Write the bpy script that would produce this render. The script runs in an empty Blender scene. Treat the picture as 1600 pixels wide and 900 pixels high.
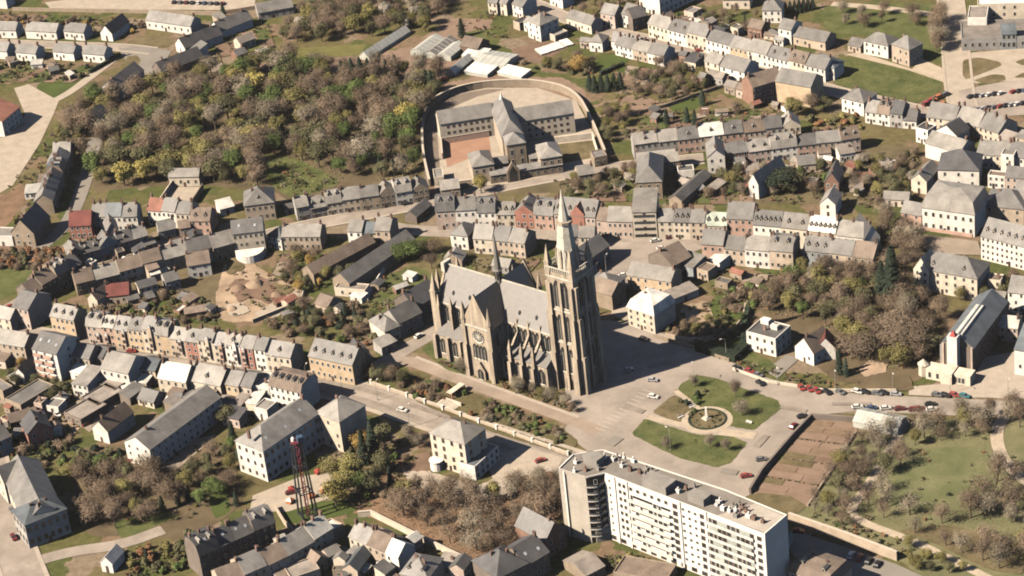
import bpy, math, random
from mathutils import Vector, Matrix
from math import sin, cos, pi, radians

S = bpy.context.scene
COL = S.collection
rng = random.Random(7)

# ---------------------------------------------------------------- camera
TH, ROLL, ALT = radians(29), radians(6.5), 491.0
FPX = 3932.8                                    # focal length in pixels of a 1600 px wide frame
_F = Vector((0, cos(TH), -sin(TH))); _U0 = Vector((0, sin(TH), cos(TH))); _R0 = Vector((1, 0, 0))
_R = cos(ROLL)*_R0 - sin(ROLL)*_U0; _U = sin(ROLL)*_R0 + cos(ROLL)*_U0
CAM = Vector((0, -ALT/math.tan(TH), ALT))
cd = bpy.data.cameras.new('camera'); cam = bpy.data.objects.new('camera', cd); COL.objects.link(cam)
cd.sensor_width = 36; cd.lens = 36*FPX/1600; cd.clip_start = 5; cd.clip_end = 9000
cam.matrix_world = Matrix(((_R.x, _U.x, -_F.x, CAM.x), (_R.y, _U.y, -_F.y, CAM.y), (_R.z, _U.z, -_F.z, CAM.z), (0, 0, 0, 1)))
S.camera = cam
# ---------------------------------------------------------------- world, sun, exposure
SUN_EL, SUN_TRAVEL = radians(40), radians(19)   # light travels towards this heading on the ground
w = bpy.data.worlds.new('World'); S.world = w; w.use_nodes = True
nt = w.node_tree; bg = nt.nodes['Background']
sky = nt.nodes.new('ShaderNodeTexSky'); sky.sky_type = 'NISHITA'; sky.sun_disc = False
sky.sun_elevation = SUN_EL; sky.air_density = 0.55; sky.dust_density = 0.5; sky.altitude = 300
# the sun stands opposite to where its light travels; Nishita measures clockwise from +Y
_az = SUN_TRAVEL + pi
sky.sun_rotation = (pi/2 - _az) % (2*pi)
nt.links.new(sky.outputs[0], bg.inputs[0]); bg.inputs[1].default_value = 0.05
sd = bpy.data.lights.new('sun', 'SUN'); sun = bpy.data.objects.new('sun', sd); COL.objects.link(sun)
sd.energy = 5.0; sd.angle = radians(0.6); sd.color = (1.0, 0.865, 0.715)
sun.rotation_euler = Vector((cos(SUN_TRAVEL)*cos(SUN_EL), sin(SUN_TRAVEL)*cos(SUN_EL), -sin(SUN_EL))).to_track_quat('-Z', 'Y').to_euler()
S.view_settings.view_transform = 'Standard'; S.view_settings.look = 'None'
S.view_settings.exposure = 0.88; S.view_settings.gamma = 1
S.cycles.filter_width = 1.9
S.cycles.max_bounces = 4; S.cycles.diffuse_bounces = 0; S.cycles.glossy_bounces = 2; S.cycles.transmission_bounces = 2
S.cycles.transparent_max_bounces = 4; S.cycles.caustics_reflective = False; S.cycles.caustics_refractive = False

# ---------------------------------------------------------------- helpers
def G(x, y, z=0.0):
    """a photograph pixel as a point of the place at height z"""
    d = _F*FPX + _R*(x-800) + _U*(450-y)
    k = (z-CAM.z)/d.z
    return CAM + d*k

MATS = {}
def mat(name, col, rough=.9, nscale=.6, namt=.18, rnd=.0, bump=0.0, fine=0.0, spec=.3, col2=None, stretch=None):
    if name in MATS: return MATS[name]
    m = bpy.data.materials.new(name); m.use_nodes = True; t = m.node_tree; N = t.nodes; L = t.links
    b = N['Principled BSDF']; b.inputs['Roughness'].default_value = rough
    b.inputs['Specular IOR Level'].default_value = spec
    geo = N.new('ShaderNodeNewGeometry')
    vec = geo.outputs['Position']
    if stretch:
        mp = N.new('ShaderNodeMapping'); mp.inputs['Scale'].default_value = stretch[:3]
        if len(stretch) > 3: mp.inputs['Rotation'].default_value = (0, 0, radians(stretch[3]))
        L.new(vec, mp.inputs['Vector']); vec = mp.outputs[0]
    nz = N.new('ShaderNodeTexNoise'); nz.inputs['Scale'].default_value = nscale; nz.inputs['Detail'].default_value = 5
    nz.inputs['Roughness'].default_value = .65
    L.new(vec, nz.inputs['Vector'])
    ramp = N.new('ShaderNodeMapRange'); ramp.inputs[1].default_value = .3; ramp.inputs[2].default_value = .7
    L.new(nz.outputs['Fac'], ramp.inputs[0])
    mix = N.new('ShaderNodeMix'); mix.data_type = 'RGBA'
    a = tuple(max(0, c*(1-namt)) for c in col); c2 = col2 or tuple(min(.95, c*(1+namt)) for c in col)
    mix.inputs[6].default_value = (*a, 1); mix.inputs[7].default_value = (*c2, 1)
    L.new(ramp.outputs[0], mix.inputs[0]); out = mix.outputs[2]
    if fine:
        n2 = N.new('ShaderNodeTexNoise'); n2.inputs['Scale'].default_value = 2.2; n2.inputs['Detail'].default_value = 3
        L.new(geo.outputs['Position'], n2.inputs['Vector'])
        r2 = N.new('ShaderNodeMapRange'); r2.inputs[1].default_value = .3; r2.inputs[2].default_value = .7
        r2.inputs[3].default_value = 1-fine; r2.inputs[4].default_value = 1+fine
        L.new(n2.outputs['Fac'], r2.inputs[0])
        mm = N.new('ShaderNodeVectorMath'); mm.operation = 'SCALE'; L.new(out, mm.inputs[0]); L.new(r2.outputs[0], mm.inputs['Scale']); out = mm.outputs[0]
    if rnd:
        oi = N.new('ShaderNodeObjectInfo'); r = N.new('ShaderNodeMapRange')
        r.inputs[3].default_value = 1-rnd; r.inputs[4].default_value = 1+rnd
        L.new(oi.outputs['Random'], r.inputs[0])
        mm = N.new('ShaderNodeVectorMath'); mm.operation = 'SCALE'; L.new(out, mm.inputs[0]); L.new(r.outputs[0], mm.inputs['Scale']); out = mm.outputs[0]
    L.new(out, b.inputs['Base Color'])
    if bump:
        bp = N.new('ShaderNodeBump'); bp.inputs['Strength'].default_value = bump; bp.inputs['Distance'].default_value = .3
        L.new(nz.outputs['Fac'], bp.inputs['Height']); L.new(bp.outputs[0], b.inputs['Normal'])
    MATS[name] = m
    return m

WALLC = dict(white=(.76, .715, .63), cream=(.64, .555, .435), pink=(.56, .44, .36), ochre=(.55, .42, .28), brick=(.27, .16, .115),
             redbrick=(.36, .17, .125), stone=(.32, .255, .185), grey=(.36, .34, .31), tan=(.48, .39, .295), dstone=(.20, .165, .135),
             blue=(.30, .33, .33), brown=(.17, .12, .09), green=(.50, .56, .46), rose=(.48, .32, .25))
WALLW = dict(white='white rendered', cream='cream rendered', pink='pinkish rendered', ochre='ochre brick', brick='dark brick',
             redbrick='red brick', stone='brown stone', grey='grey rendered', tan='tan stone', dstone='dark stone', blue='blue-grey',
             brown='brown clad', green='pale green', rose='rose brick')
ROOFC = dict(slate=(.265, .25, .225), pale=(.34, .315, .275), dark=(.105, .102, .10), mid=(.17, .162, .15), brown=(.20, .155, .12),
             red=(.25, .115, .08), zinc=(.55, .53, .47), green=(.52, .58, .48), gravel=(.27, .235, .20), white=(.68, .66, .60), maroon=(.16, .05, .04),
             blue=(.15, .17, .18))
ROOFW = dict(slate='slate', pale='pale slate', dark='dark slate', mid='grey slate', brown='brown tiled', red='red tiled', zinc='pale zinc',
             green='pale green', gravel='gravel', white='white', maroon='maroon tiled', blue='blue-grey slate')
def wm(k): return mat('wall '+k, WALLC[k], .92, .3, .2, .12, 0, .06)
def rm(k):
    sl = k in ('slate', 'pale', 'dark', 'mid', 'blue')            # slate: dark stone with a sheen in the sun
    c = tuple(x*(.8 if sl else 1) for x in ROOFC[k])
    return mat('roof '+k, c, .48 if sl else .75, .22, .30, .22, .12, .14, .5 if sl else .35, stretch=(1, 1, .4))
M_GLASS = mat('window glass', (.035, .04, .045), .25, .3, .4, .35, spec=.5)
M_FRAME = mat('window surround', (.55, .50, .42), .8, .5, .1, .2)
M_CHIM = mat('chimney brick', (.20, .13, .10), .95, 1.0, .25, .35)
M_DOOR = mat('door wood', (.09, .06, .045), .6, 1, .2, .5)
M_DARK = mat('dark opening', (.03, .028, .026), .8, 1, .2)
M_STONE = mat('church stone', (.40, .33, .245), .95, .55, .42, 0, .25, .16, stretch=(1, 1, .14))
M_STONEP = mat('spire stone', (.54, .50, .41), .95, .3, .22, 0, .2, .10)
M_CSLATE = mat('church slate', (.19, .175, .155), .46, .5, .12, 0, .06, .10, .9)
M_METAL = mat('dark steel', (.04, .045, .05), .5, 1, .2)

def mesh(name, verts, faces, mats=(), midx=None, smooth=False):
    me = bpy.data.meshes.new(name); me.from_pydata([tuple(v) for v in verts], [], faces)
    for m in mats: me.materials.append(m)
    if midx: me.polygons.foreach_set('material_index', midx)
    if smooth: me.polygons.foreach_set('use_smooth', [True]*len(me.polygons))
    me.update(); return me

def ob(name, data, parent=None, loc=None, rotz=0, scale=None):
    o = bpy.data.objects.new(name, data); COL.objects.link(o)
    if parent: o.parent = parent
    if loc is not None: o.location = loc
    if rotz: o.rotation_euler = (0, 0, rotz)
    if scale is not None: o.scale = scale
    return o
def tag(o, label, cat, group=None):
    o['label'] = label; o['category'] = cat
    if group: o['group'] = group
    return o
def struct(o, kind='structure'):
    o['kind'] = kind; return o
def thing(name, label, cat, loc=(0, 0, 0), rotz=0, group=None):
    return tag(ob(name, None, None, loc, rotz), label, cat, group)

class MB:
    """collects shapes into one mesh"""
    def __init__(s): s.v = []; s.f = []; s.m = []
    def add(s, v, f, m=0):
        o = len(s.v); s.v += [tuple(x) for x in v]; s.f += [tuple(i+o for i in q) for q in f]; s.m += [m]*len(f); return s
    def box(s, x0, x1, y0, y1, z0, z1, m=0, top=True, bot=False):
        v = [(x0,y0,z0),(x1,y0,z0),(x1,y1,z0),(x0,y1,z0),(x0,y0,z1),(x1,y0,z1),(x1,y1,z1),(x0,y1,z1)]
        f = [(0,1,5,4),(1,2,6,5),(2,3,7,6),(3,0,4,7)]
        if top: f.append((4,5,6,7))
        if bot: f.append((3,2,1,0))
        return s.add(v, f, m)
    def prism(s, poly, z0, z1, m=0, top=True, z1f=None):
        n = len(poly); v = [(p[0], p[1], z0) for p in poly] + [(p[0], p[1], z1) for p in poly]
        f = [(i, (i+1) % n, n+(i+1) % n, n+i) for i in range(n)]
        if top: f.append(tuple(range(n, 2*n)))
        return s.add(v, f, m)
    def cone(s, cx, cy, r0, z0, r1, z1, n=8, m=0, rot=0, cap=True):
        v = []; 
        for r, z in ((r0, z0), (r1, z1)):
            v += [(cx+r*cos(rot+2*pi*i/n), cy+r*sin(rot+2*pi*i/n), z) for i in range(n)]
        f = [(i, (i+1) % n, n+(i+1) % n, n+i) for i in range(n)]
        if cap: f.append(tuple(range(n, 2*n)))
        return s.add(v, f, m)
    def tube(s, a, b, r0, r1, n=5, m=0):
        a = Vector(a); b = Vector(b); d = (b-a).normalized()
        x = d.orthogonal().normalized(); y = d.cross(x); v = []
        for p, r in ((a, r0), (b, r1)): v += [p+x*r*cos(2*pi*i/n)+y*r*sin(2*pi*i/n) for i in range(n)]
        return s.add(v, [(i, (i+1) % n, n+(i+1) % n, n+i) for i in range(n)] + [tuple(range(n, 2*n))], m)
    def slab(s, polys, t, m=0):
        """top polygons given a thickness t downwards"""
        idx = {}; v = []; F = []
        for p in polys:
            q = []
            for c in p:
                k = tuple(round(x, 3) for x in c)
                if k not in idx: idx[k] = len(v); v.append(c)
                q.append(idx[k])
            F.append(tuple(q))
        n = len(v); e = {}
        for q in F:
            for i in range(len(q)): e[(q[i], q[(i+1) % len(q)])] = 1
        f = list(F) + [tuple(n+i for i in reversed(q)) for q in F]
        for (i, j) in e:
            if (j, i) not in e: f.append((i, n+i, n+j, j))
        return s.add(v + [(c[0], c[1], c[2]-t) for c in v], f, m)
    def build(s, name, mats, parent=None, smooth=False, **k):
        if not isinstance(mats, (list, tuple)): mats = [mats]
        return ob(name, mesh(name, s.v, s.f, mats, s.m if len(mats) > 1 else None, smooth), parent, **k)
    def mesh(s, name, mats):
        return mesh(name, s.v, s.f, mats, s.m if len(mats) > 1 else None)

# ---- shared small parts
def _window_mesh(fr):
    b = MB()
    for (x0, x1, z0, z1) in ((-.5, -.4, 0, 1), (.4, .5, 0, 1), (-.4, .4, .93, 1), (-.4, .4, 0, .06)):
        b.box(x0, x1, -.09, .02, z0, z1, 0)
    b.add([(-.4, -.03, .06), (.4, -.03, .06), (.4, -.03, .93), (-.4, -.03, .93)], [(0, 1, 2, 3)], 1)
    return b.mesh('window', [fr, M_GLASS])
WIN = _window_mesh(M_FRAME)
WIN_W = _window_mesh(mat('white window surround', (.72, .70, .64), .8, .5, .1, .1))
WIN_D = _window_mesh(mat('brick window surround', (.22, .15, .11), .8, .5, .1, .2))
DOOR = MB().box(-.5, .5, -.07, .02, 0, 1).mesh('door', [M_DOOR])
_c = MB().box(-.5, .5, -.3, .3, -1.6, 1.25, 0).box(-.58, .58, -.38, .38, 1.25, 1.42, 0)
for _x in (-.25, .25): _c.cone(_x, 0, .13, 1.42, .11, 1.85, 6, 0)
CHIM = _c.mesh('chimney', [M_CHIM])
def _dormer(rfm, wlm, nm):
    b = MB()
    b.add([(-.7,0,-.6),(.7,0,-.6),(.7,0,1.1),(0,0,1.75),(-.7,0,1.1),(-.7,3,1.1),(.7,3,1.1),(-.7,3,-.6),(.7,3,-.6),(0,3,1.75)],
          [(0,1,2,3,4),(4,5,7,0),(1,8,6,2)], 0)
    b.slab([[(-.85,-.2,1.06),(0,-.2,1.9),(0,3,1.9),(-.85,3,1.06)][::-1], [(0,-.2,1.9),(.85,-.2,1.06),(.85,3,1.06),(0,3,1.9)][::-1]], .1, 1)
    b.add([(-.45,-.03,.0),(.45,-.03,.0),(.45,-.03,1.05),(-.45,-.03,1.05)], [(0,1,2,3)], 2)
    return b.mesh('dormer', [wlm, rfm, M_GLASS])
DORM = _dormer(rm('slate'), wm('cream'), 'd')
SKYL = MB().box(-.45, .45, -.6, .6, 0, .12).mesh('skylight', [mat('skylight glass', (.42, .45, .47), .2, 1, .1, .2, spec=.6)])

def profile(kind, D, h, rh):
    if kind == 'g': return [(0, h), (D/2, h+rh), (D, h)]
    if kind == 'm': return [(0, h), (1.1, h+.72*rh), (D/2, h+rh), (D-1.1, h+.72*rh), (D, h)]
    if kind == 's': return [(0, h), (D, h+rh)]
    if kind == 'S': return [(0, h+rh), (D, h)]
    if kind == 'a': return [(0, h), (D*.3, h+rh), (D, h)]
    if kind == 'b': return [(D*(1-cos(pi*i/8))/2, h+rh*sin(pi*i/8)) for i in range(9)]
def slope_z(kind, D, h, rh, y):
    if kind in ('h', 'hl', 'hr'): kind = 'g'
    p = profile(kind, D, h, rh)
    for (a, b) in zip(p, p[1:]):
        if a[0] <= y <= b[0]: return a[1]+(b[1]-a[1])*(y-a[0])/max(1e-6, b[0]-a[0])
    return h
def shell(root, L, D, h, roof, rh, wallm, roofm, ov=.35, end=(.15, .15), base=-.4):
    """walls and roof of one building in its own axes: x along the front, y away from it"""
    t = .22; b = MB(); r = MB(); sw = roof == 'x'
    if sw: L, D = D, L; kind = 'g'
    else: kind = roof
    if kind in ('g', 'm', 's', 'S', 'a', 'b'):
        p = profile(kind, D, h, rh); n = len(p)
        v = [(0, 0, base), (0, D, base)] + [(0, y, z) for y, z in p]; v += [(L, y, z) for _, y, z in v]
        k = n+2
        f = [tuple([0] + list(range(2, k)) + [1])[::1], tuple(([k] + list(range(k+2, 2*k)) + [k+1])[::-1])]
        f = [q[::-1] for q in f]
        f += [(0, k, k+2, 2), (k+1, 1, k-1, 2*k-1)]
        b.add(v, f)
        e = list(p)
        s0 = (p[1][1]-p[0][1])/max(.1, p[1][0]-p[0][0]); s1 = (p[-1][1]-p[-2][1])/max(.1, p[-1][0]-p[-2][0])
        e[0] = (-ov, p[0][1]-ov*min(s0, 1.2)); e[-1] = (D+ov, p[-1][1]+ov*max(s1, -1.2))
        x0, x1 = -end[0], L+end[1]
        r.slab([[(x0, a[0], a[1]+t), (x1, a[0], a[1]+t), (x1, c[0], c[1]+t), (x0, c[0], c[1]+t)] for a, c in zip(e, e[1:])], t)
    elif kind in ('h', 'hl', 'hr', 'p', 'hm'):
        b.box(0, L, 0, D, base, h, top=False)
        o = ov; s = rh/(min(D, L)/2+o); z = h+t - 0*s; zr = h+t+rh
        A, B, Cc, Dd = (-o, -o, z), (L+o, -o, z), (L+o, D+o, z), (-o, D+o, z)
        if kind == 'hm':                                     # steep skirt, then a low hip
            q = 1.1; zz = h+t+.72*rh
            a, b2, c, d = (q, q, zz), (L-q, q, zz), (L-q, D-q, zz), (q, D-q, zz)
            if L >= D: p1, p2 = (D/2, D/2, zr), (L-D/2, D/2, zr); top = [[a, b2, p2, p1], [b2, c, p2], [c, d, p1, p2], [d, a, p1]]
            else: p1, p2 = (L/2, L/2, zr), (L/2, D-L/2, zr); top = [[a, b2, p1], [b2, c, p2, p1], [c, d, p2], [d, a, p1, p2]]
            r.slab([[A, B, b2, a], [B, Cc, c, b2], [Cc, Dd, d, c], [Dd, A, a, d]] + top, t)
        elif L >= D or kind in ('hl', 'hr'):
            i1 = -o-.0 if kind == 'hr' else D/2
            i2 = L+o if kind == 'hl' else L-D/2
            if i1 > i2: i1 = i2 = L/2
            p1, p2 = (i1, D/2, zr), (i2, D/2, zr)
            pol = [[A, B, p2, p1], [Cc, Dd, p1, p2]]
            if abs(i1-i2) < .05: p2 = p1; pol = [[A, B, p1], [Cc, Dd, p1]]
            if kind != 'hl': pol.append([B, Cc, p2])
            else: b.add([(L, 0, h), (L, D, h), (L, D/2, h+rh)], [(0, 1, 2)])
            if kind != 'hr': pol.append([Dd, A, p1])
            else: b.add([(0, 0, h), (0, D, h), (0, D/2, h+rh)], [(2, 1, 0)])
            r.slab(pol, t)
        else:
            p1, p2 = (L/2, L/2, zr), (L/2, D-L/2, zr)
            r.slab([[A, B, p1], [B, Cc, p2, p1], [Cc, Dd, p2], [Dd, A, p1, p2]], t)
    else:                                                     # flat roof behind a parapet
        p = .35; b.box(0, L, 0, D, base, h+.45, top=False)
        i = .3; z = h+.45
        b.add([(0,0,z),(L,0,z),(L,D,z),(0,D,z),(i,i,z),(L-i,i,z),(L-i,D-i,z),(i,D-i,z)], [(0,1,5,4),(1,2,6,5),(2,3,7,6),(3,0,4,7)])
        b.add([(i,i,z),(L-i,i,z),(L-i,D-i,z),(i,D-i,z),(i,i,h-.2),(L-i,i,h-.2),(L-i,D-i,h-.2),(i,D-i,h-.2)], [(0,1,5,4),(1,2,6,5),(2,3,7,6),(3,0,4,7)])
        r.box(i+.01, L-i-.01, i+.01, D-i-.01, h-.3, h)
    if sw:
        for m_ in (b, r): m_.v = [(L2-y, x, z) for (x, y, z) in m_.v for L2 in (D,)]
    W = b.build('wall', wallm, root); R = r.build('roof', roofm, root)
    return W, R

def windows(root, x0, y0, rotz, L, cols, fl, z0=1.0, fh=3.0, w=1.1, hh=1.65, m=WIN, skip=0, only=None, jit=.0):
    """a grid of windows on a wall that starts at (x0, y0) and runs along rotz, outside to its right"""
    d = Vector((cos(rotz), sin(rotz)))
    for j in range(fl):
        for i in range(cols):
            if skip and rng.random() < skip: continue
            s = L*(i+.5)/cols + (rng.uniform(-jit, jit) if jit else 0)
            ob('window', m, root, (x0+d.x*s, y0+d.y*s, z0+j*fh), rotz, (w, 1, hh))

ORD = 'first second third fourth fifth sixth seventh eighth ninth tenth eleventh twelfth thirteenth fourteenth fifteenth sixteenth seventeenth eighteenth'.split()
WINM = dict(white=WIN_W, cream=WIN, pink=WIN_W, ochre=WIN_W, brick=WIN_W, redbrick=WIN_W)
def frame(p0, p1, h=0, e=0):
    a = G(*p0, h if e else 0); b = G(*p1, h if e else 0); d = b-a
    return Vector((a.x, a.y, 0)), math.hypot(d.x, d.y), math.atan2(d.y, d.x)

FOOT = []; ROADS = []
def blocked(q, m=.6, road=True):
    for P, c, r, a in FOOT:
        if (q-c).length < r+m:
            if inside(q, P) or any(seg_dist(q, P[i], P[i-1]) < m for i in range(len(P))): return True
    if road:
        for P, hw, bx in ROADS:
            if bx[0]-hw < q.x < bx[1]+hw and bx[2]-hw < q.y < bx[3]+hw and any(seg_dist(q, a, b) < hw+m*.5 for a, b in zip(P, P[1:])): return True
    return False
def seg_dist(q, a, b):
    d = b-a; t = max(0, min(1, (q-a).dot(d)/max(1e-6, d.length_squared))); return (a+d*t-q).length
def inside(p, poly):
    c = False; n = len(poly)
    for i in range(n):
        a, b = poly[i], poly[i-1]
        if (a.y > p.y) != (b.y > p.y) and p.x < (b.x-a.x)*(p.y-a.y)/(b.y-a.y)+a.x: c = not c
    return c
def foot(o, a, L, D):
    X = Vector((cos(a), sin(a))); Y = Vector((-X.y, X.x)); o = Vector((o.x, o.y)); P = [o, o+X*L, o+X*L+Y*D, o+Y*D]
    FOOT.append((P, o+X*L/2+Y*D/2, math.hypot(L, D)/2, a))
def house(label, p0, p1, dep, h=6.5, roof='g', rh=None, wall='cream', rf='slate', e=0, cols=None, fl=None, left=0, right=0, chim=1, dorm=0,
          sky_=0, door=1, name='house', cat='house', group=None, end=(.15, .15), fh=None, win=None, z=0, wscale=1.0, wskip=.06, ext=None, fr=None, L=None, par=None):
    """a building whose camera-side wall runs from pixel p0 to pixel p1 at its foot (e=0) or at its eaves (e=1)"""
    if fr is None: o, L, a = frame(p0, p1, h+z, e)
    else: o, a = fr
    if isinstance(dep, tuple):                                # depth given by the pixel of the far corner of the right-hand end
        q = G(*dep, h+z if e else 0); dep = max(2.0, -(q.x-o.x)*sin(a)+(q.y-o.y)*cos(a))
    if rh is None: rh = (.34*(dep if roof != 'x' else L))
    foot(o, a, L, dep)
    if par is None: r = thing(name, label, cat, (o.x, o.y, z), a, group)
    else:                                                     # a wing of another building: a part of it
        t = Matrix.Rotation(-par.rotation_euler.z, 3, 'Z') @ (Vector((o.x, o.y, z))-par.location)
        r = ob(name, None, par, t, a-par.rotation_euler.z)
    W, R = shell(r, L, dep, h, roof, rh, wm(wall), rm(rf), end=end)
    if par is not None: R = r
    if fl is None: fl = max(1, int((h+.3)//2.9))
    if fh is None: fh = h/fl
    if cols is None: cols = max(1, round(L/2.6))
    wmesh = win or WINM.get(wall, WIN); hh = min(1.75, fh*.56)*wscale; ww = min(1.15, L/max(1, cols)*.5)*wscale
    if cols:
        windows(r, 0, 0, 0, L, cols, fl, fh*.3, fh, ww, hh, wmesh, wskip)
    if left: windows(r, 0, dep, -pi/2, dep, left, fl, fh*.3, fh, ww, hh, wmesh, wskip)
    if right: windows(r, L, 0, pi/2, dep, right, fl, fh*.3, fh, ww, hh, wmesh, wskip)
    if door and L > 3.5: ob('door', DOOR, r, (min(L-.8, L*(.5 if cols < 2 else (cols//2)/cols)), -.05, 0), 0, (1.0, 1, 2.2))
    gable = roof in ('g', 'm', 'hl', 'hr')
    for i in range(chim):
        if gable: x = (.5 if i == 0 else L-.5) if chim > 1 else (L-.6 if rng.random() < .5 else .6); x = L*.5 if i == 2 else x; ob('chimney', CHIM, R, (x, dep/2+rng.uniform(-.8, .8), h+rh), pi/2, (1.15, 1.15, 1.1))
        elif roof == 'x': ob('chimney', CHIM, R, (L/2, dep*(.15 if i == 0 else .85), h+rh))
        elif roof in ('h', 'hm', 'p'): ob('chimney', CHIM, R, (L*(.32 if i == 0 else .68), dep*(.5+rng.uniform(-.1, .1)), h+rh*.72))
        elif roof == 'f': ob('chimney', CHIM, R, (L*rng.uniform(.2, .8), dep*rng.uniform(.3, .8), h+.5))
        elif roof in ('s', 'S', 'a', 'b'): ob('chimney', CHIM, R, (L*.8, dep*.6, slope_z(roof, dep, h, rh, dep*.6)))
    if dorm and roof != 'x':
        y = dep*.13; zz = slope_z(roof if roof != 'hm' else 'm', dep, h, rh, y)+.25
        for i in range(dorm): ob('dormer', DORM, R, (L*(i+.5)/dorm, y, zz), 0, (.85, .85, .85))
    for i in range(sky_ if roof not in ('x', 'f', 'p', 'hm') else 0):
        y = dep*rng.uniform(.15, .35); zz = slope_z(roof, dep, h, rh, y)+.25
        s_ = ob('skylight', SKYL, R, (L*(i+.5)/sky_, y, zz)); s_.rotation_euler = (math.atan2(rh, dep/2), 0, 0)
    if ext:                                                   # a lower rear wing towards the camera: (from, to, length, height, roof, wall)
        for (u0, u1, ln, hx, rk, wk) in ext:
            q = ob('wing', None, r, (L*u0, -ln, 0))
            b = MB(); n = L*(u1-u0); b.box(.02, n-.02, 0, ln-.05, -.4, hx, top=False); b.add([(.02, ln-.05, hx), (n-.02, ln-.05, hx), (.02, ln-.05, hx+.8), (n-.02, ln-.05, hx+.8)], [])
            b.build('wing_wall', wm(wk), q)
            MB().slab([[(-.1, -.25, hx+.2), (n+.1, -.25, hx+.2), (n+.1, ln-.1, hx+1.1), (-.1, ln-.1, hx+1.1)]], .2).build('wing_roof', rm(rk), q)
            b = MB().add([(.02, 0, hx), (.02, ln-.1, hx), (.02, ln-.1, hx+.9)], [(0, 2, 1)]).add([(n-.02, 0, hx), (n-.02, ln-.1, hx), (n-.02, ln-.1, hx+.9)], [(0, 1, 2)])
            b.build('wing_gable', wm(wk), q)
            ob('window', wmesh, q, (n/2, 0, .9), 0, (min(1.2, n*.5), 1, 1.3))
    return r

def row(desc, endname, pts, n, dep=9, h=6.5, roofs=('slate',), walls=('cream',), roof='g', rh=None, e=0, hj=.5, dorm=None, chim=(1, 2), left=0, right=0,
        group=None, wj=.2, cols=None, fl=None, kind='terraced house', ext=None, sky_=None, door=1, rhj=.35, bays=0):
    """a terrace: houses side by side along a pixel polyline, each its own thing"""
    seg = [Vector(p) for p in pts]; ln = [(b-a).length for a, b in zip(seg, seg[1:])]; T = sum(ln)
    ws = [1+rng.uniform(-wj, wj) for _ in range(n)]; tw = sum(ws); cut = [0]
    for q in ws: cut.append(cut[-1]+q/tw*T)
    def at(s):
        for a, b, l in zip(seg, seg[1:], ln):
            if s <= l+1e-6: return a.lerp(b, s/l)
            s -= l
        return seg[-1]
    hs = h if isinstance(h, (list, tuple)) else None
    for i in range(n):
        a, b = at(cut[i]), at(cut[i+1]); wk = walls[i % len(walls)]; rk = roofs[i % len(roofs)]
        hh = (hs[i % len(hs)] if hs else h)+rng.uniform(-hj, hj)
        href = (sum(hs)/len(hs) if hs else h)
        p0, p1 = (a.x, a.y), (b.x, b.y)
        if e:                                               # eave pixels: keep every front on one line
            A = G(*p0, href); B = G(*p1, href); d = B-A; fr = (Vector((A.x, A.y, 0)), math.atan2(d.y, d.x)); L = math.hypot(d.x, d.y)
        else:
            A = G(*p0); B = G(*p1); d = B-A; fr = (Vector((A.x, A.y, 0)), math.atan2(d.y, d.x)); L = math.hypot(d.x, d.y)
        dn = dorm[i % len(dorm)] if dorm else 0
        lab = f"{WALLW[wk]} house, {ROOFW[rk]} roof, {ORD[i]} from {endname} of {desc}"
        if len(lab.replace('-', ' ').split()) > 16: lab = f"{WALLW[wk]} house, {ORD[i]} from {endname} of {desc}"
        ex = None
        if ext and rng.random() < ext:
            u = rng.uniform(.0, .35); ex = [(u, u+rng.uniform(.4, .6), rng.uniform(3, 6), rng.uniform(2.6, 4.2), rng.choice(['slate', 'brown', 'gravel', 'zinc']), rng.choice([wk, 'white', 'tan']))]
        rr = rh if rh is not None else .34*dep
        rk_ = roof
        if roof == 'g' and not ex and n > 3:                # now and then a mansard or a gable to the street
            q_ = rng.random()
            if q_ < .12: rk_ = 'm'; rr += .3; dn = max(dn, 2)
            elif q_ < .19 and L < 9: rk_ = 'x'; dn = 0; rr = L*.42
            if rng.random() < .15: hh += rng.choice((-1.1, 1.3))
        H_ = house(lab, p0, p1, dep+rng.uniform(-.8, .8), hh, rk_, rr+rng.uniform(-rhj, rhj), wk, rk, chim=rng.choice(chim+(2, 3)), dorm=dn, group=group or desc, fr=fr, L=L,
              end=(.15 if i == 0 else 0, .15 if i == n-1 else 0), left=left if i == 0 else 0, right=right if i == n-1 else 0, cols=cols, fl=fl, name='terraced_house', ext=ex,
              sky_=(sky_[i % len(sky_)] if sky_ else 0), door=door)
        if bays and rng.random() < bays:                    # a projecting bay with its own little roof
            x = L*rng.choice((.3, .7)); zt = hh*rng.choice((.62, .95, 1.12)); bk = rng.choice(('white', 'cream', 'rose', 'pink', 'tan'))
            B_ = MB().prism([(x-1.15, 0), (x-.75, -.85), (x+.75, -.85), (x+1.15, 0)], 2.6, zt).build('bay_window', wm(bk), H_)
            MB().add([(x-1.25, .05, zt), (x-.8, -1.0, zt), (x+.8, -1.0, zt), (x+1.25, .05, zt), (x, .05, zt+1.1)], [(0, 1, 4), (1, 2, 4), (2, 3, 4)]).build('bay_roof', rm('mid'), B_)
            for zz in (3.4, 6.2):
                if zz+1.7 < zt: ob('bay_pane', WIN_D, B_, (x, -.85, zz), 0, (1.2, 1, 1.6))

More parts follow.
